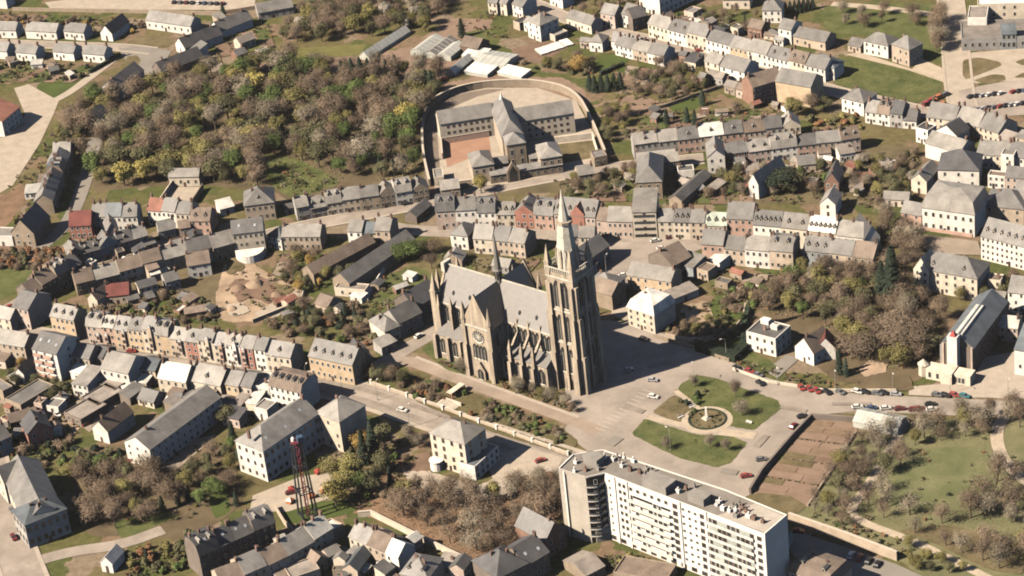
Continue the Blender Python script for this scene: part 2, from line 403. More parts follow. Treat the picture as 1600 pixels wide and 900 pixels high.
# ---- ground sheets
_layer = [0]
def sheet(name, pts, m, z=None, px=True, rnd=0, cut=.13, jag=0):
    """a flat piece of ground; each new sheet lies a little above the last"""
    if z is None: _layer[0] += 1; z = .02+.0025*_layer[0]
    if rnd:
        for _ in range(rnd):
            q = []
            for i in range(len(pts)):
                a, b = Vector(pts[i]), Vector(pts[(i+1) % len(pts)]); q += [tuple(a.lerp(b, cut)), tuple(a.lerp(b, 1-cut))]
            pts = q
    if jag:                                                   # ragged border
        q = []
        for i in range(len(pts)):
            a, b = Vector(pts[i]), Vector(pts[(i+1) % len(pts)]); k = max(1, int((b-a).length/4))
            for t in range(k): p = a.lerp(b, t/k); q.append((p.x+rng.uniform(-jag, jag), p.y+rng.uniform(-jag, jag)*.55))
        pts = q
    P = [G(*p) for p in pts] if px else [Vector((*p, 0)) for p in pts]
    me = mesh(name, [(p.x, p.y, z) for p in P], [tuple(range(len(P)))], [m])
    if me.polygons[0].normal.z < 0: me.flip_normals()
    return struct(ob(name, me))
def offset(P, d):
    R = []
    for i, p in enumerate(P):
        a = (P[i]-P[i-1]).normalized() if i else (P[1]-P[0]).normalized()
        b = (P[i+1]-P[i]).normalized() if i < len(P)-1 else a
        t = (a+b).normalized(); n = Vector((-t.y, t.x)); k = 1/max(.5, n.dot(Vector((-a.y, a.x))))
        R.append(p+n*d*k)
    return R
def smooth(pts, it=2):
    P = [Vector(p) for p in pts]
    for _ in range(it):
        Q = [P[0]]
        for a, b in zip(P, P[1:]): Q += [a.lerp(b, .25), a.lerp(b, .75)]
        P = Q+[P[-1]]
    return P
def strip(name, pts, w, m, sm=2, z=None):
    P = smooth(pts, sm) if len(pts) > 2 else [Vector(p) for p in pts]
    P = [G(p.x, p.y).xy for p in P]
    if z is None: _layer[0] += 1; z = .02+.0025*_layer[0]
    ROADS.append((P, w/2, (min(p.x for p in P), max(p.x for p in P), min(p.y for p in P), max(p.y for p in P))))
    A, B = offset(P, w/2), offset(P, -w/2); n = len(P)
    v = [(p.x, p.y, z) for p in A]+[(p.x, p.y, z) for p in B]
    return struct(ob(name, mesh(name, v, [(i, n+i, n+i+1, i+1) for i in range(n-1)], [m]))), P
def wallstrip(P, t, h, z0=-.3, mb=None, m=0):
    """a standing wall of thickness t along ground points"""
    mb = mb or MB(); A, B = offset(P, t/2), offset(P, -t/2); n = len(P)
    v = [(p.x, p.y, z0) for p in A]+[(p.x, p.y, z0) for p in B]+[(p.x, p.y, h) for p in A]+[(p.x, p.y, h) for p in B]
    f = []
    for i in range(n-1):
        f += [(n+i, n+i+1, 3*n+i+1, 3*n+i), (i+1, i, 2*n+i, 2*n+i+1), (2*n+i, 3*n+i, 3*n+i+1, 2*n+i+1)]
    f += [(0, n, 3*n, 2*n), (2*n-1, n-1, 3*n-1, 4*n-1)]
    return mb.add(v, f, m)
def road(name, pts, w, m, pave=0, sm=2):
    o, P = strip(name, pts, w, m, sm)
    if pave:
        for s in (1, -1):
            q = offset(P, s*(w/2+pave/2)); struct(wallstrip(q, pave, .15+.0025*_layer[0], 0).build('pavement', M_PAVE))
    return o
def gwall(label, pts, h=2.0, t=.4, m=None, cat='wall', name='garden_wall', sm=0, cope=False, group=None):
    P = smooth(pts, sm) if sm else [Vector(p) for p in pts]
    P = [G(p.x, p.y).xy for p in P]
    o = wallstrip(P, t, h).build(name, m or wm('tan')); tag(o, label, cat, group)
    if cope: wallstrip(P, t+.2, h+.18, h-.02).build('coping', mat('coping stone', (.55, .48, .38), .9, .5, .1), o)
    return o
def box_thing(name, label, cat, p, L, D, h, ang, m):
    g = G(*p); return tag(MB().box(-L/2, L/2, -D/2, D/2, 0, h).build(name, m, loc=(g.x, g.y, 0), rotz=radians(ang)), label, cat)
# ---------------------------------------------------------------- trees, shrubs, hedges, cars
def leafmat(name, c, rnd=.28, namt=.3):
    return mat(name, c, .9, .35, namt, rnd, spec=.1)
M_BARK = mat('bark', (.11, .085, .065), .95, 1.5, .3, .2)
FOL = dict(bare=leafmat('twigs brown', (.21, .157, .108)), pale=leafmat('twigs pale', (.262, .222, .158)), bud=leafmat('buds olive', (.235, .21, .08)),
           yellow=leafmat('leaves yellow green', (.36, .30, .095)), green=leafmat('leaves green', (.115, .155, .05)), dark=leafmat('needles dark', (.036, .05, .034)),
           blossom=leafmat('blossom', (.50, .44, .35)), rust=leafmat('leaves rust', (.27, .145, .075)), dull=leafmat('leaves dull', (.14, .135, .07)),
           gold=leafmat('leaves gold', (.38, .255, .085)), plum=leafmat('twigs plum', (.195, .148, .105)))
def _clumps(r, n, R, zc, zr):
    out = []
    while len(out) < n:
        p = Vector((r.uniform(-1, 1), r.uniform(-1, 1), r.uniform(-1, 1)))
        if .25 < p.length < 1: out.append(Vector((p.x*R, p.y*R, zc+p.z*zr)))
    return out
def _quad(b, p, u, v):
    o = len(b.v); b.v += [tuple(p-u-v), tuple(p+u-v), tuple(p+u+v), tuple(p-u+v)]; b.f.append((o, o+1, o+2, o+3)); b.m.append(0)
def _flake(b, r, p, n, lu, lv):
    """a leaf-sized face turned roughly towards n"""
    n = n.normalized()+Vector((r.gauss(0, .42), r.gauss(0, .42), r.gauss(0, .42)))
    u = n.cross(Vector((r.gauss(0, 1), r.gauss(0, 1), r.gauss(0, 1)))).normalized(); v = n.cross(u).normalized(); _quad(b, p, u*lu, v*lv)
def crown_twigs(seed, n=2300, R=4.2, zc=6.3, zr=3.6):
    """bare crown: sprays of fine twigs in clumps"""
    r = random.Random(seed); b = MB(); cl = _clumps(r, 24, R*.78, zc, zr*.78); C = Vector((0, 0, zc-zr*.3))
    for i in range(n):
        c = r.choice(cl); q = Vector((r.gauss(0, 1), r.gauss(0, 1), r.gauss(0, .9))); p = c+q*R*.25
        nn = q.normalized()*.8+(p-C).normalized()*.9+Vector((0, 0, .3))
        if i % 4: _flake(b, r, p, nn, r.uniform(.3, .7), r.uniform(.025, .055))
        else: _flake(b, r, p, nn, r.uniform(.1, .2), r.uniform(.07, .14))
    return b
def crown_leaves(seed, n=2600, R=3.9, zc=5.9, zr=3.9, k=24):
    """leafing crown: small leaf faces in clumps"""
    r = random.Random(seed); b = MB(); cl = _clumps(r, k, R*.76, zc, zr*.76); C = Vector((0, 0, zc-zr*.3))
    for i in range(n):
        c = r.choice(cl); q = Vector((r.gauss(0, 1), r.gauss(0, 1), r.gauss(0, .85))); q = q.normalized()*(q.length**.5); p = c+q*R*.27
        _flake(b, r, p, q.normalized()*.9+(p-C).normalized()*.8+Vector((0, 0, .25)), r.uniform(.1, .24), r.uniform(.08, .17))
    return b
def crown_conifer(seed, n=1000, R=2.3, H=10.0):
    r = random.Random(seed); b = MB()
    for i in range(n):
        t = r.random()**.75; z = .8+(H-.8)*t; rad = R*(1-t)**.85*(.75+.25*sin(z*5))+.1; a = r.uniform(0, 2*pi); q = rad*r.uniform(.45, 1.05)
        p = Vector((cos(a)*q, sin(a)*q, z-.2*q)); o = Vector((cos(a), sin(a), -.45)).normalized(); s = Vector((-sin(a), cos(a), r.gauss(0, .3))).normalized()
        _quad(b, p, o*r.uniform(.25, .5), s*r.uniform(.12, .28))
    return b
def trunk_mesh(seed, H=5.5, limbs=7, R=3.2, top=8.5, r0=.28):
    r = random.Random(seed); b = MB(); b.tube((0, 0, -.3), (0, 0, H*.5), r0, r0*.75, 7); b.tube((0, 0, H*.5), (r.uniform(-.2, .2), r.uniform(-.2, .2), H), r0*.75, r0*.5, 6)
    for i in range(limbs):
        a = 2*pi*i/limbs+r.uniform(-.4, .4); z = H*r.uniform(.45, .95); q = R*r.uniform(.5, .95)
        m = Vector((cos(a)*q*.45, sin(a)*q*.45, z+(top-z)*.45)); e = Vector((cos(a)*q, sin(a)*q, top*r.uniform(.75, 1)))
        b.tube((0, 0, z), m, r0*.42, r0*.25, 4); b.tube(m, e, r0*.25, r0*.08, 4)
        b.tube(m, m.lerp(e, .6)+Vector((r.uniform(-.9, .9), r.uniform(-.9, .9), .6)), r0*.2, r0*.06, 3)
    return b.mesh('trunk', [M_BARK])
_slot = [FOL['bare']]
TWIGS = [crown_twigs(100+i, R=R_, zc=c_, zr=z_).mesh('crown', _slot) for i, (R_, c_, z_) in enumerate(((4.2, 6.3, 3.6), (3.6, 6.6, 3.3), (4.8, 6.0, 3.4), (3.9, 6.2, 3.9), (4.4, 6.6, 3.0), (3.3, 6.0, 4.0), (4.0, 6.4, 3.6), (4.6, 5.8, 3.7)))]
THIN = [crown_twigs(150+i, 950, 3.9, 6.4, 3.5).mesh('crown', _slot) for i in range(4)]
LEAVES = [crown_leaves(200+i, R=R_, zc=c_, zr=z_).mesh('crown', _slot) for i, (R_, c_, z_) in enumerate(((3.9, 5.9, 3.9), (3.3, 5.6, 4.2), (4.4, 6.0, 3.4), (3.6, 6.2, 3.6), (4.0, 5.6, 4.2), (4.7, 5.8, 3.6)))]
CONES = [crown_conifer(300+i).mesh('crown', _slot) for i in range(3)]
COLS = [crown_leaves(400+i, 1500, 1.25, 5.4, 4.6, 14).mesh('crown', _slot) for i in range(2)]
BUSH = [crown_leaves(500+i, 700, 1.25, .95, .8, 9).mesh('foliage', _slot) for i in range(4)]
BUSHT = [crown_twigs(600+i, 800, 1.35, 1.2, 1.0).mesh('foliage', _slot) for i in range(3)]
TRUNKS = [trunk_mesh(700+i) for i in range(4)]; TRUNKC = MB().tube((0, 0, -.3), (0, 0, 8), .22, .05, 6).mesh('trunk', [M_BARK])
STEMB = MB().tube((0, 0, -.2), (.1, 0, 1.1), .07, .03, 4).tube((0, 0, 0), (-.5, .3, 1.2), .05, .02, 3).tube((0, 0, 0), (.4, -.4, 1.1), .05, .02, 3).mesh('stem', [M_BARK])
TNAME = dict(bare='bare_tree', pale='pale_bare_tree', bud='budding_tree', yellow='yellow_tree', green='green_tree', dark='conifer_tree', blossom='blossom_tree', rust='russet_tree',
             dull='olive_tree', gold='golden_tree', plum='purplish_tree')
TCAT = dict(bare='bare tree', pale='pale tree', bud='budding tree', yellow='leafing tree', green='leafing tree', dark='conifer', blossom='blossoming tree', rust='leafing tree',
            dull='leafing tree', gold='leafing tree', plum='purplish tree')
def setfol(o, k):
    s = o.material_slots[0]; s.link = 'OBJECT'; s.material = FOL[k]
def tree(g, k, hgt, label, wid=1.0, shape=None, group=None):
    if shape is None: shape = 'twig' if k in ('bare', 'pale', 'plum') else ('cone' if k == 'dark' else 'leaf')
    me = dict(twig=TWIGS, thin=THIN, leaf=LEAVES, cone=CONES, col=COLS)[shape]; s = hgt/10
    r = thing(TNAME[k], label, TCAT[k], (g.x, g.y, 0), rng.uniform(0, 2*pi), group)
    r.scale = (s*wid*rng.uniform(.92, 1.08), s*wid*rng.uniform(.92, 1.08), s)
    ob('trunk', TRUNKC if shape in ('cone', 'col') else rng.choice(TRUNKS), r)
    setfol(ob('crown', rng.choice(me), r), k)
    return r
def shrub(g, k, sz, label, group=None, twig=False):
    r = thing('bare_shrub' if twig else 'leafy_shrub', label, 'shrub', (g.x, g.y, 0), rng.uniform(0, 6), group); r.scale = (sz*rng.uniform(.85, 1.2), sz*rng.uniform(.85, 1.2), sz*rng.uniform(.8, 1.1))
    ob('stem', STEMB, r); setfol(ob('foliage', rng.choice(BUSHT if twig else BUSH), r), k); return r
KEEP = []
def scatter(poly, n, gap, avoid=()):
    P = [G(*p).xy for p in poly]; x0, x1 = min(p.x for p in P), max(p.x for p in P); y0, y1 = min(p.y for p in P), max(p.y for p in P)
    av = [[G(*q).xy for q in a] for a in avoid]; out = []
    for _ in range(n*40):
        if len(out) >= n: break
        q = Vector((rng.uniform(x0, x1), rng.uniform(y0, y1)))
        if not inside(q, P) or any(inside(q, a) for a in av): continue
        if any((q-o).length < gap for o in out) or blocked(q, .8): continue
        out.append(q)
    return out
KW = dict(bare='bare brown', pale='bare pale', bud='olive budding', yellow='yellow-green leafing', green='fresh green', dark='dark conifer', blossom='white blossoming', rust='russet',
          dull='dull green', gold='golden', plum='bare purplish')
def wood(where, poly, n, gap, mix, hgt=(8, 12), avoid=(), wid=1.0, thin=0):
    ks = [k for k, c in mix.items() for _ in range(c)]
    for q in scatter(poly, n, gap, avoid):
        k = rng.choice(ks)
        nm = KW[k] if k == 'dark' else KW[k]+' tree'
        tree(Vector((q.x, q.y, 0)), k, rng.uniform(*hgt)*(1.1 if k == 'dark' else 1), f"{nm} among the trees {where}", wid*rng.uniform(.8, 1.25), 'thin' if thin and k in ('bare', 'pale', 'plum') and rng.random() < thin else None, group=f"{KW[k]} trees {where}")
def bushes(where, poly, n, gap, mix, sz=(.8, 1.8), avoid=()):
    ks = [k for k, c in mix.items() for _ in range(c)]
    for q in scatter(poly, n, gap, avoid):
        k = rng.choice(ks); shrub(Vector((q.x, q.y, 0)), k, rng.uniform(*sz), f"low {KW[k]} shrub {where}", f"{KW[k]} shrubs {where}", twig=k in ('bare', 'pale', 'plum'))
def undergrowth(name, label, poly, n, mats, sz=(.25, .7), avoid=()):
    P = [G(*p).xy for p in poly]; x0, x1 = min(p.x for p in P), max(p.x for p in P); y0, y1 = min(p.y for p in P), max(p.y for p in P)
    av = [[G(*q).xy for q in a] for a in avoid]; b = MB(); c = 0
    while c < n:
        q = Vector((rng.uniform(x0, x1), rng.uniform(y0, y1)))
        if not inside(q, P) or any(inside(q, a) for a in av): c += .2; continue
        c += 1; s = rng.uniform(*sz); z = rng.uniform(.05, 1.0)*s*1.4
        u = Vector((rng.gauss(0, 1), rng.gauss(0, 1), rng.gauss(0, .7))).normalized(); v = u.cross(Vector((rng.gauss(0, 1), rng.gauss(0, 1), rng.gauss(0, 1)))).normalized()
        _quad(b, Vector((q.x, q.y, z)), u*s*.6, v*s*.35); b.m[-1] = rng.randrange(len(mats))
    o = b.build(name, [FOL[m] for m in mats]); o['kind'] = 'stuff'; o['label'] = label; o['category'] = 'undergrowth'; return o
def hedge(label, pts, w=1.2, h=1.6, k='dark'):
    P = [G(*p).xy for p in pts]; b = MB()
    wallstrip(P, w*.8, h*.9, 0, b)
    for a, c in zip(P, P[1:]):
        l = (c-a).length; d = (c-a)/max(l, .01); nrm = Vector((-d.y, d.x))
        for _ in range(int(l*14)):
            t = rng.uniform(0, l); p = a+d*t+nrm*rng.uniform(-.55, .55)*w; z = rng.uniform(.1, h*1.08)
            u = Vector((rng.gauss(0, 1), rng.gauss(0, 1), rng.gauss(0, 1))).normalized(); v = u.cross(Vector((rng.gauss(0, 1), rng.gauss(0, 1), rng.gauss(0, 1)))).normalized()
            _quad(b, Vector((p.x, p.y, z)), u*.28, v*.2)
    return tag(b.build('hedge', FOL[k]), label, 'hedge')

# cars
def _car(van=False):
    b = MB(); L, Wd = (4.7, 1.85) if van else (4.2, 1.7)
    pr = [(-L/2, .35), (-L/2, .8), (-L/2+.15, .9), (-L*.27, .95), (L*.22, .93), (L/2-.2, .78), (L/2, .6), (L/2, .35)] if not van else \
         [(-L/2, .35), (-L/2, 1.0), (L*.3, 1.0), (L/2-.15, .9), (L/2, .7), (L/2, .35)]
    n = len(pr)
    b.add([(x, -Wd/2, z) for x, z in pr]+[(x, Wd/2, z) for x, z in pr], [tuple(range(n))[::-1], tuple(range(n, 2*n))]+[(i, (i+1) % n, n+(i+1) % n, n+i) for i in range(n)])
    c = [(-L*.42, .95), (-L*.33, 1.38), (L*.08, 1.42), (L*.24, .93)] if not van else [(-L/2+.05, 1.0), (-L/2+.15, 1.95), (L*.15, 1.95), (L*.32, 1.0)]
    i1 = .12; g = MB()
    lo, hi = Wd/2-.06, Wd/2-.2
    ys = [lo, hi, hi, lo]
    g.add([(c[i][0], -ys[i], c[i][1]) for i in range(4)]+[(c[i][0], ys[i], c[i][1]) for i in range(4)], [(0, 3, 2, 1), (4, 5, 6, 7), (0, 1, 5, 4), (2, 3, 7, 6)])
    r = MB().box(c[1][0]-.02, c[2][0]+.02, -hi-.02, hi+.02, c[1][1]-.03, c[2][1]+.05, bot=True)
    return b, g, r, L, Wd
CARM = {}
def carpaint(k):
    c = dict(red=(.32, .055, .045), dred=(.16, .03, .03), white=(.72, .70, .64), black=(.02, .02, .023), grey=(.17, .17, .17), silver=(.42, .42, .41), blue=(.05, .09, .16), green=(.05, .09, .06),
             beige=(.42, .36, .27), teal=(.06, .2, .22), yellow=(.55, .38, .05), orange=(.48, .17, .07))[k]
    return mat('car paint '+k, c, .3, .5, .03, 0, spec=.5)
_cars = {}
for _k in (False, True):
    _b, _g, _r, _L, _W = _car(_k); d = carpaint('red')
    _cars[_k] = (_b.mesh('body', [d]), _g.mesh('cabin_glass', [M_GLASS]), _r.mesh('car_roof', [d]), _L, _W)
_wh = MB(); _wh.v = [(.32*cos(2*pi*i/10), y, .32+.32*sin(2*pi*i/10)) for y in (-.11, .11) for i in range(10)]
_wh.f = [(i, (i+1) % 10, 10+(i+1) % 10, 10+i) for i in range(10)]+[tuple(range(10))[::-1], tuple(range(10, 20))]; _wh.m = [0]*12
WHEEL = _wh.mesh('wheel', [mat('tyre rubber', (.02, .02, .02), .8)])
CARW = dict(red='red', dred='dark red', white='white', black='black', grey='grey', silver='silver', blue='blue', green='dark green', beige='beige', teal='teal', yellow='yellow', orange='orange')
def car(p, ang, k, label, van=False, group=None, wheels=True):
    g = G(*p) if not isinstance(p, Vector) else p
    bm, gm, rf_, L, Wd = _cars[van]
    r = thing('parked_van' if van else 'parked_car', label, 'van' if van else 'car', (g.x, g.y, .22), radians(ang), group)
    for n, m in (('body', bm), ('car_roof', rf_)):
        o = ob(n, m, r); o.material_slots[0].link = 'OBJECT'; o.material_slots[0].material = carpaint(k)
    ob('cabin_glass', gm, r)
    for sx in (-.31, .31):
        for sy in (-1, 1): ob('wheel', WHEEL, r, (L*sx, sy*(Wd/2-.1), 0))
    return r
def carrow(pts, cols, ang, where, endname, group):
    """cars parked in a line of pixels; each told apart by its colour and its turn in the line"""
    a, b = Vector(pts[0]), Vector(pts[1]); n = len(cols)
    for i, k in enumerate(cols):
        if k is None: continue
        p = a.lerp(b, i/max(1, n-1)); g = G(p.x, p.y)
        j = sum(1 for c in cols[:i+1] if c)
        car(g, ang+rng.uniform(-4, 4), k, f"{CARW[k]} car, {ORD[j-1]} from {endname} {where}", group=group)

PLANT = MB(); PLANTK = ('dull', 'bare', 'bud', 'green', 'dark', 'rust', 'pale')
def planting(poly, n, avoid=(), line=None):
    """low garden plants, too small and many to count, gathered into one mass"""
    P = [G(*p).xy for p in poly]; x0, x1 = min(p.x for p in P), max(p.x for p in P); y0, y1 = min(p.y for p in P), max(p.y for p in P); c = 0; t = 0
    while c < n and t < n*20:
        t += 1; q = Vector((rng.uniform(x0, x1), rng.uniform(y0, y1)))
        if not inside(q, P): continue
        if blocked(q, .5): continue
        c += 1; clump(q)
def clump(q, R=None):
    R = R or rng.choice((.5, .7, .9, 1.3)); k = rng.choice((0, 0, 0, 1, 1, 2, 3, 4, 5, 6))
    for _ in range(int(22*R)+6):
        p = Vector((q.x+rng.gauss(0, R*.36), q.y+rng.gauss(0, R*.36), rng.uniform(.05, R*1.3)))
        u = Vector((rng.gauss(0, 1), rng.gauss(0, 1), rng.gauss(0, .8))).normalized(); v = u.cross(Vector((rng.gauss(0, 1), rng.gauss(0, 1), rng.gauss(0, 1)))).normalized()
        _quad(PLANT, p, u*rng.uniform(.15, .34), v*rng.uniform(.1, .24)); PLANT.m[-1] = k
def plots(a, b, c, d, n, mats=None):
    """a strip of back gardens: pixels a-b along the houses, d-c along the far end, cut into n plots with planted edges"""
    mats = mats or (M_LAWN, M_LAWND, M_SOIL2, M_LAWN, M_SOIL, M_LAWND, M_YARD, M_LAWNB)
    a, b, c, d = map(Vector, (a, b, c, d))
    for i in range(n):
        t0, t1 = i/n, (i+1)/n; q = [a.lerp(b, t0), a.lerp(b, t1), d.lerp(c, t1), d.lerp(c, t0)]
        s = rng.uniform(.35, .65); m0, m1 = q[0].lerp(q[3], s), q[1].lerp(q[2], s)
        sheet('garden_plot', [tuple(q[0]), tuple(q[1]), tuple(m1), tuple(m0)], rng.choice(mats), z=.36+.004*(i%2)); sheet('garden_plot', [tuple(m0), tuple(m1), tuple(q[2]), tuple(q[3])], rng.choice(mats), z=.368+.004*(i%2))
        e0, e1 = G(*q[0]).xy, G(*q[3]).xy; l = (e1-e0).length
        for k in range(int(l/1.3)):
            if rng.random() < .7: clump(e0.lerp(e1, (k+rng.random())/(l/1.3)), rng.choice((.4, .5, .7)))
def sheds(where, poly, n, group):
    """small garden sheds and lean-tos"""
    for q in scatter(poly, n, 5):
        wk = rng.choice(('tan', 'white', 'stone', 'brown', 'brick', 'cream')); rk = rng.choice(('brown', 'slate', 'zinc', 'gravel', 'mid', 'red')); L = rng.uniform(3, 6); D = rng.uniform(2.5, 4.5); h = rng.uniform(2.1, 2.8)
        a = radians(rng.choice((-40, 48, -10, 20))+rng.uniform(-8, 8)); rf_ = rng.choice(('g', 's', 's', 'f'))
        house(f"small {WALLW[wk]} shed with {ROOFW[rk]} roof {where}", None, None, D, h, rf_, .9, wk, rk, cols=1, fl=1, chim=0, name='shed', cat='shed', fr=(Vector((q.x, q.y, 0)), a), L=L, door=0, group=group, wscale=.7)

def infill(where, poly, n, h=(3, 6), L=(5, 9), D=(5, 8)):
    """small back buildings standing square to their neighbours"""
    for q in scatter(poly, n, 6.5):
        nb = min(FOOT, key=lambda f: (f[1]-q).length); a = nb[3]+rng.choice((0, 0, pi/2)); l, d = rng.uniform(*L), rng.uniform(*D)
        X = Vector((cos(a), sin(a))); Y = Vector((-X.y, X.x)); o = q-X*l/2-Y*d/2
        if any(blocked(o+X*l*u+Y*d*v, .25) for u in (0, .5, 1) for v in (0, .5, 1)): l *= .6; d *= .6; o = q-X*l/2-Y*d/2
        if any(blocked(o+X*l*u+Y*d*v, .2) for u in (0, .5, 1) for v in (0, .5, 1)): continue
        if any(inside(p, [o, o+X*l, o+X*l+Y*d, o+Y*d]) for f in FOOT for p in f[0]): continue
        while cos(a) < -.2: a += pi; o = o+X*l+Y*d; X, Y = -X, -Y
        wk = rng.choice(('tan', 'white', 'stone', 'cream', 'brick', 'pink', 'grey', 'white')); rk = rng.choice(('slate', 'pale', 'brown', 'mid', 'gravel', 'zinc', 'dark', 'slate'))
        house(f"{WALLW[wk]} back building, {ROOFW[rk]} roof, {where}", None, None, d, rng.uniform(*h), rng.choice(('g', 'g', 's', 'f', 'g')), None if rng.random() < .7 else 1.2, wk, rk, chim=rng.choice((0, 0, 1)), name='yard_building', cat='outbuilding', fr=(Vector((o.x, o.y, 0)), a), L=l, group=f'back buildings {where}')
# ---------------------------------------------------------------- ground, roads, fields
def groundmat():
    """open land: grass, dry grass and bare soil in uneven patches of garden size"""
    m = bpy.data.materials.new('ground'); m.use_nodes = True; t = m.node_tree; N = t.nodes; L = t.links; b = N['Principled BSDF']
    b.inputs['Roughness'].default_value = .95; b.inputs['Specular IOR Level'].default_value = .1
    g = N.new('ShaderNodeNewGeometry')
    w = N.new('ShaderNodeTexNoise'); w.inputs['Scale'].default_value = .16; w.inputs['Detail'].default_value = 7; w.inputs['Roughness'].default_value = .7; L.new(g.outputs['Position'], w.inputs['Vector'])
    wv = N.new('ShaderNodeVectorMath'); wv.operation = 'MULTIPLY_ADD'; L.new(w.outputs['Color'], wv.inputs[0]); wv.inputs[1].default_value = (13, 13, 0); L.new(g.outputs['Position'], wv.inputs[2])
    v = N.new('ShaderNodeTexVoronoi'); v.inputs['Scale'].default_value = .085; v.inputs['Randomness'].default_value = .9; L.new(wv.outputs[0], v.inputs['Vector'])
    sp = N.new('ShaderNodeSeparateColor'); L.new(v.outputs['Color'], sp.inputs[0])
    r = N.new('ShaderNodeValToRGB'); r.color_ramp.interpolation = 'CONSTANT'; L.new(sp.outputs[0], r.inputs[0])
    cs = [(0, (.13, .11, .05)), (.22, (.085, .095, .032)), (.42, (.19, .135, .085)), (.56, (.15, .125, .06)), (.72, (.11, .105, .04)), (.86, (.22, .17, .115))]
    e = r.color_ramp.elements
    e[0].position, e[0].color = cs[0][0], (*cs[0][1], 1); e[1].position, e[1].color = cs[1][0], (*cs[1][1], 1)
    for p, c in cs[2:]: x = e.new(p); x.color = (*c, 1)
    n = N.new('ShaderNodeTexNoise'); n.inputs['Scale'].default_value = .35; n.inputs['Detail'].default_value = 8; n.inputs['Roughness'].default_value = .7; L.new(g.outputs['Position'], n.inputs['Vector'])
    mr = N.new('ShaderNodeMapRange'); mr.inputs[1].default_value = .25; mr.inputs[2].default_value = .75; mr.inputs[3].default_value = .6; mr.inputs[4].default_value = 1.45; L.new(n.outputs['Fac'], mr.inputs[0])
    sc = N.new('ShaderNodeVectorMath'); sc.operation = 'SCALE'; L.new(r.outputs[0], sc.inputs[0]); L.new(mr.outputs[0], sc.inputs['Scale'])
    L.new(sc.outputs[0], b.inputs['Base Color']); return m
struct(ob('ground', mesh('ground', [(-2400, -2000, 0), (2400, -2000, 0), (2400, 2800, 0), (-2400, 2800, 0)], [(0, 1, 2, 3)], [groundmat()])))
M_ROAD = mat('road dusty asphalt', (.325, .275, .225), .95, .09, .27, 0, 0, .10)
M_ROADD = mat('road grey asphalt', (.25, .225, .19), .95, .12, .13, 0, 0, .05)
M_PAVE = mat('pavement', (.43, .365, .29), .95, .3, .12, 0, 0, .05)
M_PLAZA = mat('plaza asphalt', (.335, .285, .235), .95, .05, .27, 0, 0, .10)
M_GRAV = mat('pale gravel', (.42, .355, .275), .95, .2, .14, 0, 0, .08)
M_PATH = mat('path', (.46, .38, .28), .95, .25, .14, 0, 0, .08)
M_SAND = mat('sandy yard', (.36, .265, .18), .95, .09, .36, 0, 0, .14)
M_SOIL = mat('tilled soil', (.245, .17, .12), .95, .15, .18, 0, .1, .08)
M_SOIL2 = mat('brown soil', (.19, .125, .085), .95, .2, .22, 0, .1, .10)
M_SOILG = mat('soil with seedlings', (.215, .15, .095), .95, .3, .2, 0, .1, .1)
M_LAWN = mat('lawn', (.08, .108, .036), .95, .13, .25, 0, 0, .2, spec=.1, col2=(.15, .15, .06))
M_LAWND = mat('dry lawn', (.135, .115, .055), .95, .13, .35, 0, 0, .2, spec=.1, col2=(.215, .17, .095))
M_LAWNB = mat('bright lawn', (.078, .10, .03), .95, .1, .2, 0, 0, .12, spec=.1)
M_RUST = mat('leaf litter', (.215, .14, .088), .95, .12, .35, 0, 0, .14, spec=.1)
M_WOOD = mat('woodland floor', (.13, .10, .06), .95, .08, .3, 0, 0, .15, spec=.1)
M_YARD = mat('yard', (.31, .25, .19), .95, .12, .18, 0, 0, .08)
M_RED = mat('red cinder', (.36, .21, .14), .95, .15, .12, 0, 0, .06)

# woodland floor, park, fields
sheet('woodland_floor', [(120, 130), (260, 115), (400, 100), (560, 95), (690, 110), (690, 150), (660, 200), (670, 285), (460, 320), (430, 300), (330, 290), (250, 290), (150, 300), (110, 240)], M_WOOD, jag=2.2)
sheet('lawn', [(400, 235), (470, 250), (540, 285), (460, 312), (420, 290)], M_LAWN, rnd=2, jag=.9)
sheet('lawn', [(600, 235), (660, 225), (672, 280), (600, 280)], M_LAWND, rnd=2, jag=.9)
sheet('field', [(398, 98), (560, 88), (640, 74), (735, 95), (700, 125), (640, 128), (500, 112), (400, 112)], M_SOIL, jag=2.2)
sheet('field', [(420, 78), (575, 68), (560, 87), (400, 98)], mat('green crop', (.15, .14, .045), .95, .2, .15, 0, 0, .1), jag=2.2)
sheet('field', [(660, 60), (705, 28), (770, 30), (760, 58), (700, 64)], M_SOIL, jag=2.2)
sheet('lawn', [(715, 52), (765, 44), (770, 60), (730, 66)], M_LAWN, rnd=2, jag=.9)
sheet('field', [(800, 75), (870, 62), (905, 66), (842, 98), (800, 96)], M_SOIL2, jag=2.2)
sheet('field', [(690, 130), (760, 118), (880, 122), (912, 140), (920, 165), (905, 160), (850, 142), (780, 135), (700, 150)], M_SOIL, jag=2.2)
sheet('field', [(925, 165), (990, 148), (1060, 165), (1005, 180), (940, 178)], M_SOIL, jag=2.2)
sheet('lawn', [(930, 95), (975, 80), (985, 96), (940, 118)], M_LAWNB, rnd=2, jag=.9)
sheet('lawn', [(1040, 165), (1090, 148), (1105, 165), (1060, 178)], M_LAWNB, rnd=2, jag=.9)
sheet('field', [(0, 22), (110, 25), (100, 40), (0, 42)], M_SOIL2, jag=2.2)
sheet('lawn', [(60, 40), (80, 22), (120, 24), (105, 42)], M_LAWNB, rnd=2, jag=.9)
sheet('lawn', [(50, 148), (62, 128), (130, 130), (100, 150), (85, 158)], M_LAWNB, rnd=2, jag=.9)
sheet('lawn', [(195, 70), (215, 55), (275, 62), (262, 76)], M_LAWND, rnd=2, jag=.9)
sheet('field', [(0, 105), (110, 98), (165, 100), (120, 125), (0, 128)], M_SOIL2, jag=2.2)
